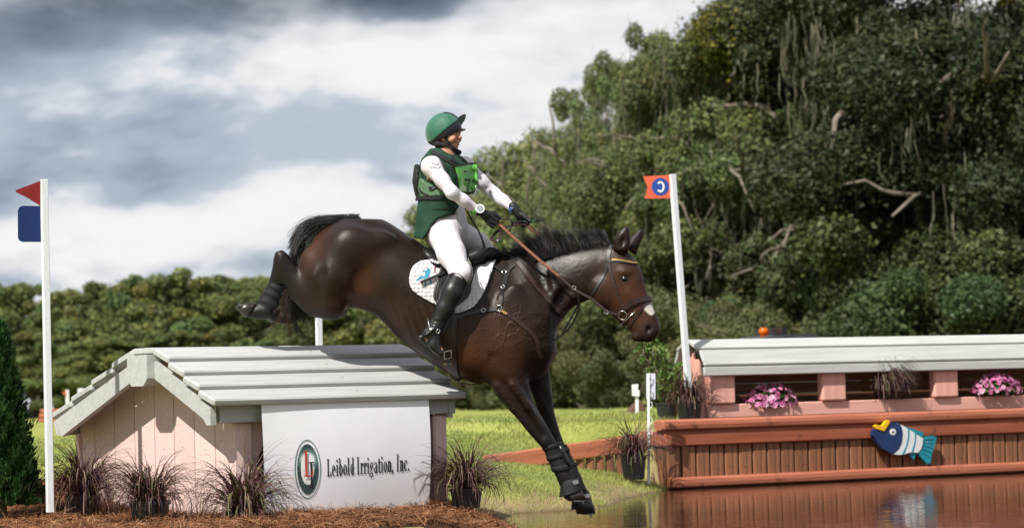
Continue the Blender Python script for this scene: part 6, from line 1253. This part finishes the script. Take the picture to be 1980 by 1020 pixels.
# joints (photo pixel + depth): near = the rider's right side, far = left
J = dict(pel=(858, 452, 0), waist=(850, 405, .0), chest=(858, 345, 0), neck=(856, 300, .0), shN=(834, 322, -.165), elN=(874, 372, -.265), wrN=(923, 406, -.17), shF=(898, 322, .150), elF=(955, 374, .215), wrF=(994, 404, .11),
         hipN=(852, 455, -.10), knN=(892, 532, -.365), anN=(838, 640, -.405), hipF=(880, 452, .10), knF=(952, 500, .34), anF=(905, 610, .40))
def jp(k, dx=0, dy=0, dl=0): a = J[k]; return px(a[0] + dx, a[1] + dy, a[2] + dl)
def c4(p_, r_): return (*p_, r_)
HD = px(862, 262, -.005)
YAW = R_(24); hx, hy = np.array([math.cos(YAW), -math.sin(YAW), 0]), np.array([math.sin(YAW), math.cos(YAW), 0])
def hd(f, s, u): return HD + hx * f + hy * s + np.array([0, 0, u])          # head frame: forward, away, up (metres)
HR = np.stack([hx, hy, [0, 0, 1.]], 1)
vb = Vol(px(796, 700) + [0, -.50, 0], px(1040, 208) + [0, .48, 0], .0062)
vb.ell(hd(-.010, 0, .045), (.092, .074, .095), .02, rot=HR); vb.ell(hd(.030, 0, -.015), (.062, .062, .085), .03, rot=HR)
vb.ell(hd(.060, 0, -.078), (.028, .034, .026), .025, rot=HR); vb.tube([c4(hd(.078, -.045, -.022), .018), c4(hd(.070, -.05, -.03), .02)], .02); vb.tube([c4(hd(.078, .045, -.022), .018), c4(hd(.070, .05, -.03), .02)], .02)   # chin, cheekbones
vb.tube([c4(hd(.088, 0, .020), .007), c4(hd(.104, 0, -.012), .0105)], .010); vb.ell(hd(.108, 0, -.016), (.013, .016, .011), .008, rot=HR)                                                    # nose
for s_ in (-1, 1): vb.ell(hd(.094, .031 * s_, .016), (.014, .017, .011), .008, 'cut', rot=HR); vb.ell(hd(.083, .031 * s_, .015), (.0135, .0135, .0125), .004, rot=HR); vb.ell(hd(.090, .031 * s_, .032), (.012, .022, .006), .01, rot=HR)
vb.ell(hd(.094, 0, -.043), (.012, .021, .0065), .006, rot=HR); vb.ell(hd(.090, 0, -.060), (.012, .018, .0075), .006, rot=HR); vb.ell(hd(.101, 0, -.051), (.014, .017, .0050), .003, 'cut', rot=HR)   # lips, parted mouth
vb.ell(hd(-.012, -.074, -.005), (.020, .010, .030), .008, rot=HR); vb.ell(hd(-.012, .074, -.005), (.020, .010, .030), .008, rot=HR)
vb.tube([c4(hd(-.015, 0, -.06), .052), c4(jp('neck', 0, 6), .056)], .03); 
vb.tube([c4(jp('chest', 0, -30), .09), c4(jp('chest'), .115), c4(jp('waist'), .105), c4(jp('pel'), .125)], .06); vb.tube([c4(jp('shN'), .055), c4(jp('neck', 0, 14), .05), c4(jp('shF'), .055)], .04)
for s_ in 'NF':
    vb.tube([c4(jp('sh' + s_), .050), c4(jp('el' + s_), .037), c4(jp('wr' + s_), .025)], .025); vb.tube([c4(jp('hip' + s_), .088), c4(jp('kn' + s_), .052), c4(jp('an' + s_), .038)], .03)
    d = nrm(jp('wr' + s_) - jp('el' + s_)); vb.tube([c4(jp('wr' + s_), .023), c4(jp('wr' + s_) + d * .03, .020)], .01)
vb.tube([c4(jp('anN'), .036), c4(px(828, 650, -.40), .033), c4(px(851, 678, -.42), .024)], .02); vb.tube([c4(jp('anF'), .036), c4(px(893, 620, .40), .033), c4(px(915, 648, .42), .024)], .02)
def skin_col(V):
    q = (V - HD); f = q @ hx; s_ = q @ hy; u = q[:, 2]; c = np.tile([.50, .255, .165], (len(V), 1)); g = lambda a, b, d, ra, rb, rd_: np.exp(-((f - a) / ra) ** 2 - ((np.abs(s_) - b) / rb) ** 2 - ((u - d) / rd_) ** 2)[:, None]
    c = c * (1 - .35 * g(.075, .045, -.02, .03, .025, .025) * np.array([0, .45, .5])); c = c * (1 - .8 * g(.098, 0, -.052, .014, .020, .011)) + np.array([.30, .085, .075]) * .8 * g(.098, 0, -.052, .014, .020, .011)
    c = c * (1 - .55 * g(.09, .033, .031, .014, .018, .004)); return np.clip(c, 0, 1)
vb.build('body', m_skin, rd, MH, 2, skin_col)
m_eyew = mat('human_eye', (.05, .035, .025), rough=.1)
for s_ in (-1, 1):
    mb = MB(); mb.lathe([(0, -.0095), (.006, -.0075), (.0092, -.002), (.0092, .002), (.006, .0075), (0, .0095)], 12); obj('eye', mb.mesh('eye', m_eyew, True), rd, MH @ Matrix.Translation(Vector(hd(.0895, .030 * s_, .0145))) @ Matrix.Diagonal((.9, 1.1, .55, 1)))
# ---- hair under the helmet
m_blond = mat('blond_hair', (.55, .42, .28), (.35, .25, .15), scale=60, stretch=(1, 1, .2), rough=.5)
vt = Vol(HD - .14, HD + .14, .005); vt.ell(hd(-.028, -.062, .010), (.030, .016, .030), .01, rot=HR); vt.ell(hd(-.075, 0, -.02), (.03, .06, .05), .01, rot=HR); vt.tube([c4(hd(-.075, 0, -.02), .04), c4(hd(-.028, -.058, .008), .018)], .01); vt.build('hair', m_blond, rd, MH, 1)
# ---- helmet: dark shell, peak, green silk with its own brim, harness
m_silk = mat('green_silk', (.012, .125, .075), (.010, .095, .058), scale=30, rough=.62, bump=.25, bscale=35, bdist=.006, sheen=.3); m_hsh = mat('dark_helmet_shell', (.012, .013, .020), rough=.45, spec=.4); m_web = mat('black_webbing', (.010, .010, .011), (.006, .006, .007), scale=30, rough=.75)
hc = px(859.5, 252, 0)
def half(vol, p_, nn, k=.006):
    X, Y, Z = np.meshgrid(*[a.astype(np.float32) for a in vol.ax], indexing='ij', sparse=True); f = (X - p_[0]) * nn[0] + (Y - p_[1]) * nn[1] + (Z - p_[2]) * nn[2]; vol.D = np.maximum(vol.D, f.astype(np.float32))
def hv(): return Vol(hc - [.17, .15, .17], hc + [.19, .15, .16], .005)
v1 = hv(); v1.ell(hc, (.121, .100, .114), .01, rot=HR); v1.ell(hc + hx * -.02 + [0, 0, -.03], (.104, .095, .10), .03, rot=HR)
pA, pB = px(828, 281), px(896, 251); tn = nrm([pB[0] - pA[0], 0, pB[2] - pA[2]]); half(v1, pA, np.array([tn[2], 0, -tn[0]])); v1.ell(hc + hx * .0 + [0, 0, -.045], (.088, .078, .11), .006, 'cut', rot=HR); v1.build('helmet', m_hsh, rd, MH, 1)
hel = [c for c in rd.children if c.name.startswith('helmet')][0]
v2 = hv(); v2.ell(hc, (.127, .106, .120), .01, rot=HR); v2.ell(hc + hx * -.02 + [0, 0, -.03], (.108, .100, .103), .03, rot=HR)
pA, pB = px(831, 278), px(887, 232); tn = nrm([pB[0] - pA[0], 0, pB[2] - pA[2]]); half(v2, pA, np.array([tn[2], 0, -tn[0]])); v2.ell(hc + [0, 0, -.01], (.118, .098, .112), .004, 'cut', rot=HR); v2.build('silk', m_silk, hel, MH, 1)
def crescent(name, root, tip, half_w, th, m, parent, drop=.03):
    """curved peak: root line on the helmet, tip out in front"""
    root, tip = px(*root, 0) + hx * 0, px(*tip, 0); ax = tip - root; V = []; n_ = 14
    for i in range(n_ + 1):
        a = (i / n_ - .5) * math.pi; w = math.sin(a); c = math.cos(a)
        back = root + hy * w * half_w - hx * (1 - c) * .065 - np.array([0, 0, 1]) * (1 - c) * drop; front = back + ax * c ** .7
        V += [back, front, front + [0, 0, th], back + [0, 0, th]]
    F = [(4 * i + j, 4 * i + (j + 1) % 4, 4 * i + 4 + (j + 1) % 4, 4 * i + 4 + j) for i in range(n_) for j in range(4)] + [(3, 2, 1, 0), (4 * n_, 4 * n_ + 1, 4 * n_ + 2, 4 * n_ + 3)]
    me = npmesh(name, np.array(V), np.array(F), m, False); bm = bmesh.new(); bm.from_mesh(me); bmesh.ops.recalc_face_normals(bm, faces=bm.faces); bm.to_mesh(me); bm.free(); return obj(name, me, parent, MH)
crescent('silk_brim', (886, 234), (899, 221.5), .088, .004, m_silk, hel, .075); crescent('peak', (888, 249), (898.5, 250), .085, .004, m_hsh, hel, .02)
Hs = Side(v2, -1); strap('silk_stripe', Hs, [(857, 218), (868, 218.5), (878, 223), (886, 230)], .030, m_web, hel, .002, .001, 1.5)
Vb = Side(vb, -1)
strap('harness', Vb, [(859, 249), (861, 262), (866, 275), (874, 285), (884, 292), (889, 293)], .026, m_web, hel, .005, .003, 1.5); strap('harness', Vb, [(844, 272), (852, 277), (862, 279), (868, 279)], .030, m_web, hel, .008, .004, 1.5)
vn = hv(); vn.tube([c4(px(838, 272, -.02), .030), c4(px(848, 278, -.05), .026), c4(px(862, 280, -.07), .012)], .012); vn.tube([c4(px(838, 272, -.02), .030), c4(px(845, 276, .04), .026)], .012); vn.build('nape_pad', m_web, hel, MH, 1)
vn = hv(); vn.tube([c4(px(878, 288, -.045), .014), c4(px(888, 294.5, -.02), .014), c4(px(888, 294, .02), .012)], .012); vn.build('chin_cup', m_web, hel, MH, 1)
# ---- white shirt
m_shirt = mat('white_stretch_shirt', (.70, .67, .71), (.64, .61, .66), scale=9, rough=.7, bump=.6, bscale=9, bdist=.03, spec=.25)
vsN = Vol(px(800, 430) + [0, -.40, 0], px(1010, 284) + [0, .36, 0], .007)
for s_ in 'NF':
    a, b, c = jp('sh' + s_), jp('el' + s_), jp('wr' + s_); vsN.tube([c4(a, .060), c4(a * .45 + b * .55, .047), c4(b, .041), c4(b * .55 + c * .45, .037), c4(c * 1.02 - b * .02, .0285)], .03)
    for k in range(5): t_ = .30 + .16 * k; q = (a * (1 - t_) + b * t_) if t_ < .8 else b * .9 + c * .1; n_ = rng.normal(0, 1, 3) * [.4, 1, 1]; vsN.tube([c4(q + nrm(n_) * .047, .004), c4(q + nrm(n_ + [.6, 0, -.4]) * .052, .004)], .012, 'cut')
vsN.tube([c4(jp('shN'), .058), c4(jp('neck', 0, 18), .07), c4(jp('shF'), .058)], .05); vsN.tube([c4(jp('neck', 4, -6), .058), c4(jp('neck', 0, 12), .066)], .02)
vsN.build('shirt', m_shirt, rd, MH, 2)
SN = Side(vsN, -1); m_logo = mat('grey_print', (.32, .30, .33), rough=.7)
for pl in ([(834, 318), (838, 315), (842, 319), (848, 316)], [(836, 325), (841, 322), (846, 326), (852, 322)], [(832, 321), (834, 326)]): strap('sleeve_print', SN, pl, .006, m_logo, rd, .0012, .001, 1.5)
# ---- green body protector
m_vest = mat('green_vest_cloth', (.017, .055, .033), (.012, .041, .025), scale=12, rough=.75, bump=.35, bscale=14, bdist=.02, spec=.25); m_vest2 = mat('pale_green_mesh', (.11, .19, .11), (.08, .15, .085), scale=40, rough=.8); m_bib = mat('bright_green_bib', (.11, .42, .06), (.09, .35, .05), scale=6, rough=.25, spec=.6, spots=(9, .58, .64, (.55, .75, .45)))
vv_ = Vol(px(790, 468) + [0, -.32, 0], px(932, 284) + [0, .32, 0], .0065)
cs_, sn_ = math.cos(PSI), math.sin(PSI)
def vest_slice(py, cx_, rf, rs, cl=0.): return (py, cx_, rf, rs, cl)
SL = np.array([vest_slice(287, 855, .075, .080), vest_slice(296, 855, .095, .115), vest_slice(308, 858, .125, .175), vest_slice(322, 861, .150, .195), vest_slice(345, 861, .160, .195), vest_slice(370, 860, .158, .185), vest_slice(392, 855, .148, .175), vest_slice(412, 852, .148, .172), vest_slice(440, 851, .152, .180), vest_slice(468, 850, .160, .20)], float)
X, Y, Z = np.meshgrid(*[a.astype(np.float32) for a in vv_.ax], indexing='ij', sparse=True); py_ = 510 - Z / SH_
ip = lambda k: np.interp(py_.ravel(), SL[:, 0], SL[:, k]).reshape(py_.shape).astype(np.float32)
dx_ = X - (ip(1) - 990) * SH_; dy_ = Y - 0.; fr = dx_ * cs_ - dy_ * sn_; sd__ = dx_ * sn_ + dy_ * cs_; rf_, rs_ = ip(2), ip(3)
q_ = (np.abs(fr / rf_) ** 2.3 + np.abs(sd__ / rs_) ** 2.3) ** (1 / 2.3); vv_.D = np.maximum(((q_ - 1) * np.minimum(rf_, rs_)).astype(np.float32), (Z - px(0, 287)[2]).astype(np.float32))
hem = np.interp((X / SH_ + 990).ravel(), [795, 818, 826, 834, 850, 870, 895, 930], [458, 463, 452, 436, 421, 416, 408, 398]).reshape(X.shape); vv_.D = np.maximum(vv_.D, (py_ - hem).astype(np.float32) * SH_)
vv_.cone(px(836, 318, -.30), px(832, 330, -.12), .085, .075, .012, 'cut'); vv_.cone(px(836, 318, -.30), px(846, 352, -.20), .08, .055, .012, 'cut')   # armholes
vv_.cone(px(905, 322, .30), px(902, 330, .14), .085, .07, .012, 'cut')
vv_.ell(px(866, 290, -.02), (.062, .075, .06), .012, 'cut')                                          # neck opening
vv_.ell(px(852, 470, 0), (.125, .15, .15), .01, 'cut')
for yy in (384, 398): vv_.tube([c4(px(806 + 0 * yy, yy + 4, -.14), .004), c4(px(850, yy + 2, -.24), .004), c4(px(890, yy - 2, -.20), .004)], .012, 'cut')
vv_.build('vest', m_vest, rd, MH, 2)
VS = Side(vv_, -1); vest = [c for c in rd.children if c.name.startswith('vest')][0]
sheet('side_panel', VS, [((812, 345), (832, 352)), ((808, 362), (850, 362)), ((812, 380), (866, 378))], m_vest2, vest, .006, -.004, 14, 10)
strap('belt', VS, [(805, 386), (820, 383), (840, 383), (858, 380), (872, 381)], .020, m_web, vest, .006, .004, 2.)
strap('pocket_seam', VS, [(834, 405), (860, 403), (888, 402)], .005, m_web, vest, .003, .001, 2.)
strap('hem_binding', VS, [(822, 460), (829, 447), (838, 432), (851, 421), (870, 416), (893, 408)], .012, m_web, vest, .005, .0, 2.)
strap('armhole_binding', VS, [(828, 304), (815, 316), (808, 335), (808, 355), (816, 372), (830, 378)], .014, m_web, vest, .005, .0, 2.)
strap('armhole_binding', VS, [(828, 304), (842, 305), (856, 315), (866, 332)], .013, m_web, vest, .005, .002, 2.)
strap('shoulder_strap', VS, [(836, 294), (850, 302), (864, 310), (878, 318)], .034, m_web, vest, .007, .003, 2.); strap('shoulder_strap', VS, [(884, 300), (896, 310), (904, 317)], .022, m_web, vest, .006, .003, 2.)
strap('buckle', VS, [(870, 308), (880, 314)], .040, m_hsh, vest, .006, .011, 2.); strap('buckle', VS, [(830, 364), (846, 364)], .022, m_hsh, vest, .010, .004, 2.)
vk = Vol(px(790, 395) + [0, -.2, 0], px(825, 305) + [0, .25, 0], .006); vk.tube([c4(px(806, 322, .03), .018), c4(px(804.5, 350, .03), .019), c4(px(808, 384, .02), .014)], .015); vk.ell(px(808, 350, .10), (.028, .12, .10), .03); vk.build('back_protector', m_web, vest, MH, 1)
BIB = [((877, 321), (920, 318)), ((882, 340), (920, 340)), ((885, 358), (918, 358)), ((887, 372), (914, 371))]
sheet('bib', VS, BIB, m_bib, vest, .004, .010, 18, 14); strap('bib_binding', VS, [(872, 322), (895, 319.5), (920, 317)], .012, m_web, vest, .004, .013, 2.); strap('bib_binding', VS, [(873, 322), (881, 340), (883, 357), (884, 372)], .012, m_web, vest, .004, .011, 2.); strap('bib_binding', VS, [(886, 373), (900, 373), (913, 372)], .012, m_web, vest, .004, .013, 2.)
strap('bib_number', VS, [(895, 347.5), (907, 347)], .014, m_blk, vest, .0012, .0145, 1.5); strap('bib_number', VS, [(905, 348), (902, 358), (901, 370)], .014, m_blk, vest, .0012, .0145, 1.5)
strap('bib_number', VS, [(909, 350), (914, 347), (917, 351), (914, 357)], .009, m_blk, vest, .0012, .0145, 1.5); strap('bib_star', VS, [(893, 332), (899, 332)], .012, m_blk, vest, .0012, .0145, 1.5)
# ---- breeches, boots
m_bre = mat('white_breeches', (.70, .66, .70), (.64, .60, .65), scale=6, rough=.75, bump=.55, bscale=7, bdist=.03, spec=.2)
vp = Vol(px(808, 560) + [0, -.47, 0], px(985, 396) + [0, .46, 0], .0075)
vp.tube([c4(px(852, 402, 0), .108), c4(px(855, 430, 0), .122), c4(px(858, 455, 0), .130)], .05); vp.tube([c4(px(872, 405, -.02), .09), c4(px(882, 440, -.01), .08)], .05)
vp.tube([c4(px(857, 452, -.105), .108), c4(px(873, 490, -.26), .090), c4(px(891, 528, -.365), .068), c4(px(886, 545, -.372), .058)], .04); vp.ell(px(897, 527, -.372), (.045, .06, .06), .03)
vp.tube([c4(px(880, 450, .105), .105), c4(px(922, 474, .25), .085), c4(px(950, 500, .34), .062), c4(px(945, 515, .36), .055)], .04)
for a_, b_ in (((866, 432), (888, 428)), ((868, 445), (892, 448)), ((880, 512), (905, 505)), ((876, 522), (902, 518)), ((858, 470), (884, 480))): vp.tube([c4(px(*a_, -.20 - .0018 * max(0, a_[1] - 430)), .004), c4(px(*b_, -.16 - .0026 * max(0, b_[1] - 430)), .003)], .02, 'cut')
vp.build('breeches', m_bre, rd, MH, 2)
PS = Side(vp, -1); m_grip = mat('grey_knee_grip', (.30, .28, .26), rough=.8)
strap('knee_grip', PS, [(905, 500), (911, 518), (909, 535), (902, 549)], .030, m_grip, rd, .002, .001, 2.); strap('seam', PS, [(884, 412), (885, 432), (890, 455)], .004, m_grip, rd, .001, .0, 2.)
m_boot = mat('black_riding_boot', (.013, .0125, .0125), (.009, .009, .009), scale=9, rough=.36, bump=.12, bscale=12, bdist=.01, spec=.5)
def boot(kn, an, heel, toe, l0, l1, off):
    v = Vol(np.minimum(px(*kn, l0), px(*toe, l1)) - .16, np.maximum(px(*kn, l0), px(*toe, l1)) + .16, .006); K, A_ = px(*kn, l0), px(*an, l1); Hh_, T_ = px(*heel, l1), px(*toe, l1 - .02 * off)
    v.tube([c4(K, .070), c4(K * .72 + A_ * .28, .073), c4(K * .4 + A_ * .6, .060), c4(K * .1 + A_ * .9, .047), c4(A_, .046)], .02)
    v.tube([c4(A_, .046), c4(A_ * .4 + Hh_ * .6, .040)], .02); m_ = Hh_ * .45 + T_ * .55; v.tube([c4(A_ * .5 + m_ * .5, .043), c4(m_, .040), c4(T_, .026)], .02); v.ell(Hh_ * .8 + A_ * .2, (.035, .034, .035), .02)
    tn = nrm(T_ - Hh_); dn = nrm(np.array([tn[2], 0, -tn[0]])); 
    if dn[2] > 0: dn = -dn
    half(v, Hh_ + dn * .034, dn); half(v, K - nrm(A_ - K) * .02, nrm(K - A_)); v.tube([c4(Hh_ + dn * .034 - tn * .01, .020), c4(Hh_ + dn * .030 + tn * .04, .020)], .006)   # flat sole and block heel
    for k in range(3): q = A_ * .85 + K * .15 + nrm(A_ - K) * .022 * k; v.tube([c4(q + [-.06, -.02, .01], .005), c4(q + [.0, -.055, 0], .005), c4(q + [.055, -.03, -.012], .005)], .014, 'cut')
    return v
vN = boot((887, 538), (840, 636), (823, 648), (851, 682), -.372, -.405, 1); b1 = vN.build('riding_boot', m_boot, rd, MH, 2); BS = Side(vN, -1)
vF = boot((946, 508), (905, 605), (888, 617), (915, 652), .355, .405, -1); vF.build('riding_boot', m_boot, rd, MH, 2)
strap('boot_top', BS, [(866, 533), (880, 528), (893, 534), (902, 549)], .014, m_boot, b1, .004, .002, 2.)
for x, y in ((868, 556), (871, 557), (874, 556), (877, 553), (872, 544), (873, 541)): q0, n0 = BS.pts([(x, y)], .001); mb = MB(); mb.lathe([(0, -.003), (.003, 0), (0, .003)], 8); obj('stud', mb.mesh('stud', m_silver, True), b1, MH @ Matrix.Translation(Vector(q0[0])))
strap('spur_strap', BS, [(817, 655), (826, 648), (840, 640), (852, 633)], .016, m_blea, b1, .004, .002, 2.); mb = MB(); mb.tube([px(836, 632, -.46), px(832, 638, -.46), px(829, 625, -.44), px(827, 615, -.42)], .0045, 6); obj('spur', mb.mesh('spur', m_silver, True), b1, MH)
# ---- gloved hands, wristbands, watch
m_glove = mat('black_glove', (.012, .0115, .012), (.008, .008, .008), scale=15, rough=.5, bump=.3, bscale=30, bdist=.006, spec=.4)
def glove(wr, kn_i, kn_p, fdir, curl, thumb, fl=.042):
    """wrist, index and little knuckles, direction of the first finger bones, direction of the curl, thumb points"""
    c = (kn_i + kn_p) / 2; v = Vol(np.minimum(wr, c) - .12, np.maximum(wr, c) + .12, .0042); v.tube([c4(wr - nrm(c - wr) * .045, .031), c4(wr - nrm(c - wr) * .03, .030), c4(wr, .028), c4(wr * .55 + c * .45, .027)], .015)
    for i in range(4):
        t_ = i / 3; b = kn_i * (1 - t_) + kn_p * t_; r0 = .0125 - .0012 * abs(i - 1); L = fl * (.95, 1.0, .95, .80)[i]; v.tube([c4(wr * .6 + b * .4, .017), c4(b, r0 + .001)], .012)
        q1 = b + nrm(fdir) * L; q2 = q1 + nrm(curl) * L * .72; q3 = q2 - nrm(fdir) * L * .55 + nrm(curl) * .004; v.tube([c4(b, r0), c4(q1, r0 - .0008)], .004); v.tube([c4(q1, r0 - .0008), c4(q2, r0 - .0016), c4(q3, r0 - .0026)], .003)
    th = [np.asarray(q) for q in thumb]; v.tube([c4(wr * .55 + kn_i * .45, .016), c4(th[0], .0135), c4(th[1], .0115)], .006)
    return v
gN = glove(px(930, 409, -.165), px(955, 414, -.150), px(945, 433, -.160), np.array([.8, .1, -.45]), np.array([-.1, 1, -.30]), [px(956, 411, -.118), px(966, 421, -.105)]); gN.build('glove', m_glove, rd, MH, 1)
gF = glove(px(999, 409, .105), px(1014, 417, .085), px(1004, 430, .105), np.array([.75, -.1, -.55]), np.array([.1, -1, -.45]), [px(1016, 420, .055), px(1026, 428, .040)]); gF.build('glove', m_glove, rd, MH, 1)
m_band = mat('green_wristband', (.12, .62, .05), rough=.5); m_bband = mat('blue_wristband', (.03, .08, .22), rough=.5); m_lcd = mat('watch_display', (.30, .36, .38), rough=.2)
def cuff(name, c, ax, r0, w, m, parent=rd):
    c = np.asarray(c); ax = nrm(ax); a = nrm(np.cross(ax, [0, 1, .2])); b = np.cross(ax, a); n_ = 22; an = np.arange(n_) * 2 * math.pi / n_; V = []
    for s_, k in ((-w / 2, 1), (-w / 2, 1.08), (w / 2, 1.08), (w / 2, 1)): V.append(c + ax * s_ + (np.cos(an)[:, None] * a + np.sin(an)[:, None] * b) * r0 * k)
    mb = MB(); mb.add(np.concatenate(V), [(i * n_ + j, i * n_ + (j + 1) % n_, (i + 1) * n_ + (j + 1) % n_, (i + 1) * n_ + j) for i in range(3) for j in range(n_)]); return obj(name, mb.mesh(name, m), parent, MH)
axN = jp('wrN') - jp('elN'); cuff('wristband', px(917, 404, -.175), axN, .034, .016, m_band); cuff('wristband', px(993, 405, .112), jp('wrF') - jp('elF'), .035, .022, m_bband)
strap_c = cuff('watch_strap', px(926, 407, -.168), axN, .032, .020, m_web)
wq = px(928, 403, -.205); wn = nrm([.15, -1, .35]); wa = nrm(np.cross(wn, [0, 0, 1])); wb = np.cross(wa, wn); ang = np.linspace(0, 2 * math.pi, 25)[:-1]
def disc(name, r0, d0, d1, m, par): mb = MB(); mb.prism([(r0 * math.cos(a), r0 * math.sin(a)) for a in ang], d0, d1, lambda x, y, d: wq + wa * x + wb * y + wn * d); o_ = obj(name, mb.mesh(name, m), par, MH); bm = bmesh.new(); bm.from_mesh(o_.data); bmesh.ops.recalc_face_normals(bm, faces=bm.faces); bm.to_mesh(o_.data); bm.free(); return o_
wt = disc('watch', .031, -.012, .004, m_white, rd); disc('watch_face', .024, .004, .0055, m_logo, wt); disc('display', .017, .0055, .007, m_lcd, wt)
# ---- lanyard of the air vest
t_ = np.linspace(0, 1, 60); L = smoothline([px(903, 408, -.17), px(912, 425, -.16), px(922, 440, -.15), px(930, 456, -.13), px(935, 470, -.10), px(937, 480, -.06)], .006); k = np.arange(len(L)); L2_ = L + np.stack([.0055 * np.sin(k * 1.9), .006 * np.cos(k * 1.9), .003 * np.sin(k * 2.7)], 1); mb = MB(); mb.tube(L2_, .0055, 6); obj('lanyard', mb.mesh('lanyard', m_web, True), rd, MH)
# ---- reins and whip
rein = thing('reins', 'tan leather reins running from the rider hands to the ring bit', 'reins', M=MH @ Matrix.Translation(Vector(px(1080, 530, -.15))))
free_strap('rein', [px(962, 430, -.135), px(1000, 465, -.16), px(1040, 500, -.185), px(1080, 533, -.20)], (.2, -1, .2), .020, m_tan, rein, .005, .02); free_strap('rein', [px(1080, 533, -.20), px(1112, 560, -.215), px(1145, 578, -.222), px(1175, 602, -.225), px(1200, 608, -.21)], (.2, -1, .2), .019, m_brlea, rein, .005, .02)
free_strap('rein', [px(1020, 436, .06), px(1045, 456, .09), px(1085, 490, .14), px(1150, 560, .12), px(1200, 607, .06)], (.2, -1, .2), .022, m_tan, rein, .005, .02)
ring('rein_stop', px(1110, 556, -.22), .012, .0025, m_silver, rein); ring('rein_stop', px(1172, 603, -.228), .012, .0025, m_silver, rein)
free_strap('rein_loop', [px(962, 428, -.13), px(966, 424, -.12), px(980, 423, -.10), px(990, 429, -.07), px(987, 444, -.05), px(975, 452, -.07), px(964, 448, -.10)], (0, -.3, 1), .018, m_brlea, rein, .005, .008)
free_strap('rein_loop', [px(968, 440, -.12), px(969, 452, -.14), px(960, 466, -.14), px(952, 464, -.13), px(953, 456, -.11), px(966, 444, -.08), px(985, 437, -.01), px(1005, 434, .04), px(1018, 436, .05)], (.3, -.6, .7), .020, m_brlea, rein, .005, .008)
free_strap('martingale_strap', [px(1110, 560, -.215), px(1119, 578, -.20), px(1118, 600, -.18), px(1105, 628, -.15), px(1085, 648, -.13), px(1062, 664, -.12)], (.3, -1, .1), .013, m_blea, rein, .004, .01)
free_strap('martingale_strap', [px(1122, 580, .02), px(1112, 600, .02), px(1100, 622, .0), px(1086, 648, -.06)], (.3, -1, .1), .012, m_blea, rein, .004, .01)
whip = thing('riding_whip', 'short black riding whip with a blue shaft held in the far hand', 'whip', M=MH @ Matrix.Translation(Vector(px(1010, 428, .05))))
mb = MB(); mb.tube([px(991, 431, .035), px(993, 431, .037), px(1012, 428.5, .055)], [.010, .0115, .010], 10); obj('grip', mb.mesh('grip', m_web, True), whip, MH); mb = MB(); mb.tube([px(1012, 428.5, .055), px(1036, 426.5, .075)], [.0048, .004], 8); obj('shaft', mb.mesh('shaft', m_te, True), whip, MH)
free_strap('flap', [px(1035, 427, .074), px(1041, 425.5, .08), px(1052, 424.5, .085)], (0, -1, .2), .024, m_blea, whip, .005, .006); mb = MB(); mb.tube([px(1033, 427, .073), px(1040, 425.5, .078)], [.006, .008], 8); obj('keeper', mb.mesh('keeper', m_blea, True), whip, MH)
